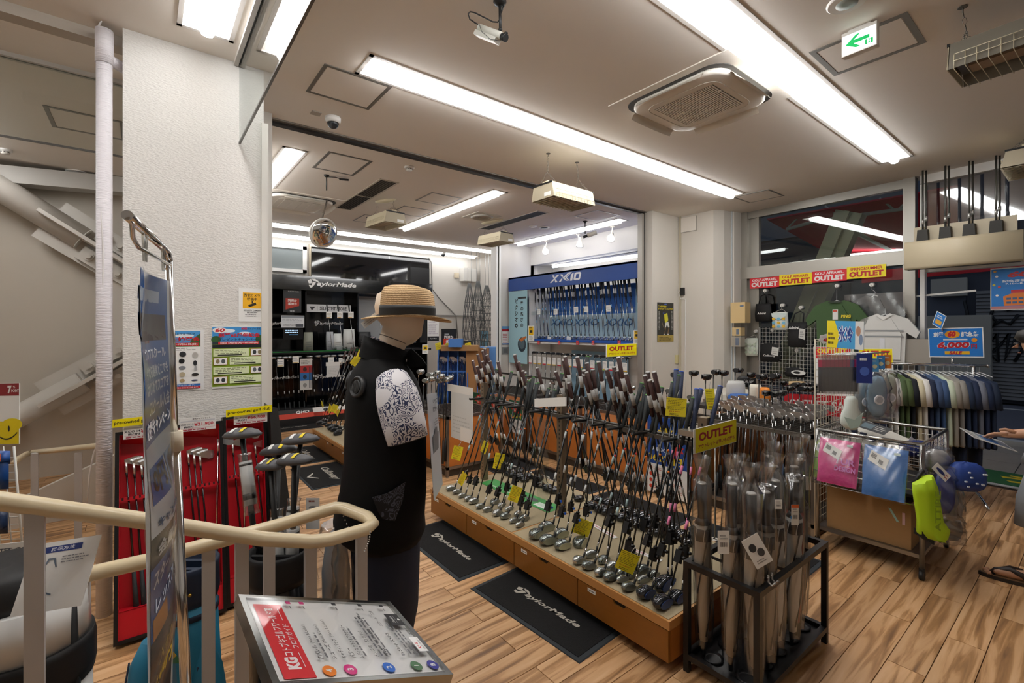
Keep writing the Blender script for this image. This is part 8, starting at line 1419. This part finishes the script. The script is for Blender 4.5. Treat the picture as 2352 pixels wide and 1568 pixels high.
for i, (col, nm) in enumerate(gar):
    f = (i + .5) / len(gar); c = ra + rd * ((rb_ - ra).length * (.03 + .95 * f)) - UZ * .09; t = T('hung_shirt', nm + ' on the clothes rail, ' + ordn(i) + ' from left', 'shirt', c, group='shirts on the clothes rail'); mb = MB(M(col, .8, bump=.2, nscale=18)); sk = rd * .0
    prof = ((0, .035, .010), (-.02, .10, .016), (-.05, .19, .018), (-.12, .205, .02), (-.35, .205, .02), (-.62, .215, .022), (-.64, .205, .018))
    tw = rd * .18 + pd_; tw.normalize(); ud = Vector((tw.y, -tw.x, 0))
    mb.loft([[c + tw * w * cos(2 * pi * j / 12) + ud * th * sin(2 * pi * j / 12) * (1 + .3 * sin(3 * j + i)) + UZ * z for j in range(12)] for z, w, th in prof]); mb.build('shirt_body', t)
    for k in (-1, 1): mb = MB(M(col, .8, bump=.2, nscale=18)); mb.loft([[c + tw * k * (x_ + r * .4 * cos(2 * pi * j / 8)) + ud * r * .45 * sin(2 * pi * j / 8) + UZ * (z + r * .2 * cos(2 * pi * j / 8) * k * -1) for j in range(8)] for z, x_, r in ((-.045, .175, .05), (-.14, .205, .07), (-.27, .225, .075))]); mb.build('sleeve', t)
    mb = MB(M('d5d9db', .2)); mb.tube([c + UZ * .0 - tw * .16, c + UZ * .03, c + tw * .16], .004, 4); mb.tube([c + UZ * .03, c + UZ * .085, c + UZ * .104 + ud * .01, c + UZ * .09 + ud * .02], .002, 4); mb.build('hanger', t)
for i in range(8):
    c = ra + rd * ((rb_ - ra).length * (.04 + .125 * i)) - UZ * .70; t = T('hung_trousers', ('navy', 'white', 'dark', 'black', 'navy', 'grey', 'denim blue', 'dark navy')[i] + ' trousers hanging below the shirts, ' + ordn(i) + ' from left', 'trousers', c, group='trousers under the shirts'); mb = MB(M(('1a2338', 'd6d4cc', '2c3038', '17181c', '1a2338', '8b8a86', '22324f', '16233c')[i], .8)); mb.loft([[c + pd_ * w * cos(2 * pi * j / 10) + rd * .025 * sin(2 * pi * j / 10) + UZ * z for j in range(10)] for z, w in ((.1, .15), (-.05, .14), (-.3, .12))]); mb.build('trouser_body', t)
# sale signs, posters at the door
t_, pr = quadpanel('sale_sign', 'blue anniversary sale sign priced 6,000 above the clothes rail', 'sign', PD(2131, 754, 4.55), PD(2258, 751, 4.3), PD(2134, 820, 4.55), PD(2134, 820, 4.55), M('f3f4f2', .3), .004); pr.rect(.02, .03, .98, .97, '1f7ad0'); pr.ell(.45, .78, .14, .13, 'e8a21c'); pr.text('創業', .2, .78, .17, 'f2f4f6', .2, .04); pr.text('60', .44, .79, .2, 'c8242e', .15, .07, .2); pr.text('記念祭', .77, .78, .17, 'f2f4f6', .32, .04); pr.rect(.28, .58, .72, .63, 'dfe8f2'); pr.text('6,000', .46, .40, .27, 'f4f2f0', .6, .09, .15); pr.text('6,000', .46, .40, .26, 'c01f30', .58, .05, .15); pr.text('円', .83, .37, .16, 'c01f30', .1, .05); pr.rect(.3, .1, .75, .21, 'e8b41c'); pr.text('SALE', .5, .155, .12, 'c01f30', .24, .05, .2); pr.ell(.84, .58, .05, .07, 'e8941c'); pr.build('print', t_)
mb = MB(CHROME); q = PD(2190, 820, 4.45); mb.cyl(q + UZ * .0 + F2 * .01, q - UZ * .09 + F2 * .01, .01, n=8); mb.build('clip_stem', t_)
t_, pr = quadpanel('small_sign', 'small tilted blue card standing above the sale sign', 'sign', PD(2152, 714, 4.5), PD(2174, 726, 4.4), PD(2155, 752, 4.5), PD(2155, 752, 4.5), M('f0f2f2', .4)); pr.rect(.06, .04, .94, .96, '2a7ac8'); pr.rect(.2, .2, .8, .5, 'e0a83a'); pr.lines(.2, .6, .8, .85, 2, 'eef2f6', .5); pr.build('print', t_)
mb = MB(CHROME); q = PD(2164, 745, 4.46); mb.cyl(q, q - UZ * .06, .005, n=6); mb.build('clip_stem', t_)
tl = onwall(2275, 617, .08); t_, pr = panel('poster', 'blue anniversary poster with an orange building hanging at the door', 'poster', tl - UZ * .42, WU, UZ, .32, .42, M('eeeeec', .3), .003); pr.rect(.02, .07, 1, .97, '1878c8'); pr.text('60', .62, .83, .14, 'c02c38', .5, .06, .2); pr.text('記念祭開催', .58, .68, .06, 'e6eef6', .64, .03); pr.text('7.10〜8.10', .58, .615, .035, 'e6eef6', .5, .03); pr.poly([(.3, .1), (.9, .1), (.92, .33), (.62, .44), (.28, .32)], 'd8782a'); [pr.rect(.35 + .13 * j, .15 + .09 * k, .45 + .13 * j, .2 + .09 * k, '3a5a80') for j in range(4) for k in range(2)]; pr.rect(.45, .4, .8, .47, 'c02c38'); [pr.ell(x_, y_, .035, .025, c_) for x_, y_, c_ in ((.1, .92, 'e8a83a'), (.14, .8, 'e8e4e0'), (.08, .6, 'c8c03a'), (.2, .55, 'c83a3a'), (.15, .35, 'e8e4e0'), (.9, .9, 'e8a83a'), (.93, .6, 'c83a3a'))]; pr.rect(.02, .02, 1, .09, 'b87a7a'); pr.build('print', t_)
mb = MB(M('a39c92', .5)); a = onwall(2058, 782, .25); mb.obox(a - UZ * .12 + WU * .15, WU * .15, UX * .008, UZ * .14); tag(mb.build('grey_board'), 'plain grey board standing behind the clothes rail', 'board')
bk_ = PX(2104, 815, 8.2); mb = MB(BLK); mb.cyl(bk_ - UZ * .5, bk_, .02, n=8); mb.ball(bk_, .12, .05, .03); mb.tube([bk_ - UZ * .1, bk_ - UZ * .02 - UY * .15, bk_ + UZ * .0 - UY * .3], .015, 6); mb.tube([(bk_.x, bk_.y + .35 * cos(a) , .35 + .33 * sin(a)) for a in [2 * pi * j / 20 for j in range(20)]], .02, 6, closed=True); tag(mb.build('bicycle'), 'black bicycle saddle and wheel outside behind the grey board', 'bicycle')
# ================================================================ AIR CURTAIN AND ITS RODS
ay0, ay1 = 1.37, .50; ac = T('air_curtain', 'long cream air curtain hung on rods above the street door', 'air curtain', (6.5, .93, 2.4)); mb = MB(M('d6c9ab', .4)); mb.loft([[Vector((x, y, z)) for x, z in ((6.44, 2.50), (6.455, 2.53), (6.60, 2.53), (6.62, 2.5), (6.62, 2.3), (6.58, 2.24), (6.46, 2.235), (6.44, 2.26))] for y in (ay0, ay1)]); mb.use(M('4a463e', .5)); mb.box(6.47, ay1 + .02, 2.232, 6.52, ay0 - .02, 2.236); mb.build('fan_casing', ac)
mb = MB(M('c9bda2', .4)); mb.box(6.60, ay1 + .05, 2.53, 6.62, ay0 - .05, 2.70); mb.build('back_plate', ac)
for y in (1.24, 1.06, .88, .69):
    mb = MB(M('5b5a56', .4, .6)); [mb.cyl((6.57 + d, y - d * .6, 2.53), (6.57 + d, y - d * .6, CH), .009, n=6) for d in (0, .035)]; mb.use(M('c9c9c6', .3, .7)); [mb.cyl((6.57 + d, y - d * .6, 2.72 + d), (6.57 + d, y - d * .6, 2.77 + d), .013, n=6) for d in (0, .035)]; mb.build('rod', ac); mb = MB(M('33322f', .5, .4)); mb.hexa([(6.54, y - .05, 2.52), (6.63, y - .05, 2.52), (6.63, y + .05, 2.52), (6.54, y + .05, 2.52)], [(6.54, y - .04, 2.66), (6.63, y - .05, 2.66), (6.63, y + .05, 2.66), (6.54, y + .04, 2.66)]); mb.build('bracket', ac)
# entrance mat
t_ = T('entrance_mat', 'green entrance mat with large yellow letters at the door', 'mat', (7.2, .3, 0)); mb = MB(M('2f6a3c', .95, bump=.4, nscale=200)); o = Vector((6.93, 1.35, .0)); mb.obox((7.23, .1, .002), UX * .30, UY * 1.25, UZ * .008); mb.build('pile', t_); mb = MB(M('d9d9d4', .5)); mb.box(6.86, -1.2, -.004, 6.925, 1.35, .006); mb.build('sill_strip', t_)
pr = PR((6.95, 1.3, .0105), -UY, UX, 2.3, .56, .0004); pr.text('ようこそ', .42, .5, .6, 'e8c81e', .75, .05); pr.build('lettering', t_)
# ================================================================ PERSON AT THE RIGHT EDGE
PS = M('b98a6c', .5, bump=.05, nscale=60); pg = PZ(2430, 1345, 0); pg.z = 0; fd = (-R2 * .78 + F2 * .625).normalized(); sd_ = Vector((fd.y, -fd.x, 0)) * -1   # facing left in the photo; sd_ points to the camera side
if sd_.dot(F2) > 0: sd_ = -sd_
V = lambda f, s, z: pg + fd * f + sd_ * s + UZ * z
pe = T('person', 'person at the right edge in a plaid shirt, grey shorts and sandals, reading a leaflet', 'person', pg)
def skin(nodes, edges, name, mat, parent, sub=2):
    me = bpy.data.meshes.new(name); me.from_pydata([tuple(n[0]) for n in nodes], edges, []); o = bpy.data.objects.new(name, me); COL.objects.link(o)
    m = o.modifiers.new('s', 'SKIN'); o.modifiers.new('d', 'SUBSURF').levels = sub
    sv = me.skin_vertices[0].data if me.skin_vertices else None
    if sv is None:
        bpy.context.view_layer.objects.active = o; bpy.ops.mesh.customdata_skin_add() if hasattr(bpy.ops.mesh, 'customdata_skin_add') else None; sv = me.skin_vertices[0].data
    for v_, n in zip(sv, nodes): v_.radius = (n[1], n[2] if len(n) > 2 else n[1])
    sv[0].use_root = True
    dg = bpy.context.evaluated_depsgraph_get(); nm = bpy.data.meshes.new_from_object(o.evaluated_get(dg)); bpy.data.objects.remove(o)
    nm.transform(wmat(parent).inverted()); nm.materials.clear(); nm.materials.append(mat); [setattr(p, 'use_smooth', True) for p in nm.polygons]
    q = bpy.data.objects.new(name, nm); COL.objects.link(q); q.parent = parent; return q
N_ = [(V(-.03, 0, .90), .12, .15), (V(-.03, 0, 1.08), .11, .14), (V(-.02, 0, 1.25), .11, .16), (V(.0, 0, 1.35), .07, .09), (V(.03, 0, 1.41), .052), (V(.075, 0, 1.46), .075, .07), (V(.10, 0, 1.51), .09, .075), (V(.09, 0, 1.57), .06, .05),
      (V(-.02, .18, 1.30), .055), (V(-.06, .23, 1.04), .043), (V(.16, .17, .955), .032), (V(.215, .15, .942), .026, .034), (V(.275, .14, .932), .016, .038),
      (V(-.02, -.18, 1.30), .055), (V(-.08, -.23, 1.05), .043), (V(.06, -.18, .86), .030),
      (V(.0, .09, .78), .085), (V(.09, .10, .46), .06), (V(.10, .10, .30), .054), (V(.10, .10, .10), .036), (V(.115, .10, .055), .04), (V(.225, .105, .045), .03, .042), (V(.305, .105, .038), .016, .042),
      (V(-.03, -.09, .78), .085), (V(-.10, -.10, .46), .06), (V(-.2, -.10, .10), .036), (V(-.1, -.10, .045), .034)]
E_ = [(0, 1), (1, 2), (2, 3), (3, 4), (4, 5), (5, 6), (6, 7), (2, 8), (8, 9), (9, 10), (10, 11), (11, 12), (2, 13), (13, 14), (14, 15), (0, 16), (16, 17), (17, 18), (18, 19), (19, 20), (20, 21), (21, 22), (0, 23), (23, 24), (24, 25), (25, 26)]
skin(N_, E_, 'body', PS, pe)
for i, (o_, L_, dz) in enumerate(((.034, .072, -.005), (.012, .082, -.012), (-.011, .078, -.018), (-.032, .06, -.022))):
    b = V(.27, .14 + o_ * .9, .93 + .006 * (1.5 - i)); mb = MB(PS); mb.tube([b - fd * .03, b, b + fd * L_ * .4 + UZ * dz * .3, b + fd * L_ * .75 + UZ * (dz - .008), b + fd * L_ + UZ * (dz - .02)], [.0085, .0088, .0082, .0072, .0045], 8); mb.build('finger', pe)
b = V(.22, .175, .95); mb = MB(PS); mb.tube([b - fd * .02 - sd_ * .01, b + UZ * .012 + sd_ * .006, b + fd * .032 + UZ * .02, b + fd * .06 + UZ * .014], [.011, .0115, .0095, .006], 8); mb.build('thumb', pe)
for k in range(5): b = V(.31, .075 + .017 * k, .034); mb = MB(PS); mb.tube([b, b + fd * (.022 - .003 * k), b + fd * (.036 - .004 * k) - UZ * .006], [.010, .0095 - .0008 * k, .005], 8); mb.build('toe', pe)
PLAID = bpy.data.materials.new('plaid_cloth'); PLAID.use_nodes = True; nt = PLAID.node_tree; tc = nt.nodes.new('ShaderNodeTexCoord'); ck = nt.nodes.new('ShaderNodeTexChecker'); ck.inputs['Scale'].default_value = 22; ck.inputs[1].default_value = (*lin((.55, .2, .25)), 1); ck.inputs[2].default_value = (*lin((.25, .22, .42)), 1); nt.links.new(tc.outputs['Object'], ck.inputs[0]); nt.links.new(ck.outputs[0], nt.nodes['Principled BSDF'].inputs[0]); nt.nodes['Principled BSDF'].inputs['Roughness'].default_value = .8
rg_ = lambda f, s, z, a, b, n=18: [V(f + a * cos(2 * pi * i / n), s + b * sin(2 * pi * i / n), z) for i in range(n)]
mb = MB(PLAID); mb.loft([rg_(-.02, 0, .80, .165, .20), rg_(-.025, 0, .95, .155, .19), rg_(-.03, 0, 1.1, .14, .18), rg_(-.02, 0, 1.27, .14, .21), rg_(-.01, 0, 1.34, .10, .16), rg_(.015, 0, 1.385, .062, .075)]); mb.build('shirt', pe)
for k in (1, -1): mb = MB(PLAID); mb.tube([V(-.02, .15 * k, 1.31), V(-.03, .2 * k, 1.24), V(-.05, .23 * k, 1.12)], [.075, .075, .068], 14); mb.build('shirt_sleeve', pe)
SHO = M('8b8e93', .85, bump=.2, nscale=20); mb = MB(SHO); mb.loft([rg_(-.02, 0, .86, .15, .18), rg_(-.01, 0, .74, .17, .19)]); mb.loft([rg_(.0, .09, .80, .13, .095), rg_(.07, .10, .55, .125, .095), rg_(.085, .10, .37, .12, .09)]); mb.loft([rg_(-.02, -.09, .80, .13, .095), rg_(-.07, -.10, .55, .11, .09), rg_(-.09, -.10, .37, .11, .09)]); mb.build('shorts', pe)
HAIR = M('16130f', .5); mb = MB(HAIR); mb.loft([[V(f + a * cos(t_), b_ * sin(t_), z + .02 * -cos(t_)) for t_ in [2 * pi * i / 18 for i in range(18)]] for z, f, a, b_ in ((1.48, .04, .065, .082), (1.52, .06, .09, .092), (1.56, .085, .105, .09), (1.605, .09, .085, .07), (1.625, .085, .03, .03))]); mb.build('hair', pe)
mb = MB(M('2a1d18', .5)); [mb.ball(V(.177, s, 1.505), .008, .012, .006, 8, 5) for s in (.03, -.03)]; mb.build('eye', pe); mb = MB(PS); mb.prism([V(.17, -.012, 1.50), V(.20, 0, 1.475), V(.17, .012, 1.50), V(.17, 0, 1.472)], UZ * .004); mb.build('nose', pe)
mb = MB(PS); mb.ball(V(.08, .082, 1.495), .012, .008, .028, 8, 6); mb.build('ear', pe); mb = MB(M('8a5a4c', .5)); mb.obox(V(.165, 0, 1.447), fd * .004, sd_ * .02, UZ * .003); mb.build('mouth', pe)
for s, f in ((.105, .03), (-.10, -.31)):
    mb = MB(M('2a201b', .6)); o_ = [(f + .19 + .145 * cos(a) * (1 if cos(a) > 0 else 1.05), s + .05 * sin(a) * (1 - .12 * cos(a))) for a in [2 * pi * i / 20 for i in range(20)]]; mb.prism([V(a, b, .0) for a, b in o_], UZ * .022); mb.use(M('7a5a3c', .7)); mb.prism([V(f + .19 + (a - f - .19) * .93, s + (b - s) * .9, .022) for a, b in o_], UZ * .003); mb.build('sandal_sole', pe)
    mb = MB(M('2b211d', .5)); [mb.tube([V(f + .10, s + k * .05, .02), V(f + .14, s + k * .045, .065), V(f + .19, s + k * .02, .078), V(f + .255, s + .012, .058), V(f + .275, s + .012, .03)], .008, 8, ry=.016) for k in (1, -1)]; mb.build('sandal_strap', pe)
hd_ = V(.29, .135, .935); hq_ = hd_.x * FW[0] + hd_.y * FW[1]; a, b = PD(2222, 998, hq_ + .03), PD(2320, 1030, hq_ - .03); u = (b - a); w = u.length; u.normalize(); v_ = (UZ.cross(u) + UZ * .22).normalized(); t_, pr = panel('leaflet', 'printed leaflet held in the hand of the person at the right edge', 'leaflet', a - v_ * .07 + UZ * .012, u, v_, w, .15, M('d2d2ce', .35), .003)
pr.rect(.25, .15, .95, .85, '8a95a0'); pr.rect(.35, .2, .7, .8, '2f5f9a'); pr.lines(.05, .1, .2, .9, 4, '6a6a6e', .5); pr.build('print', t_)
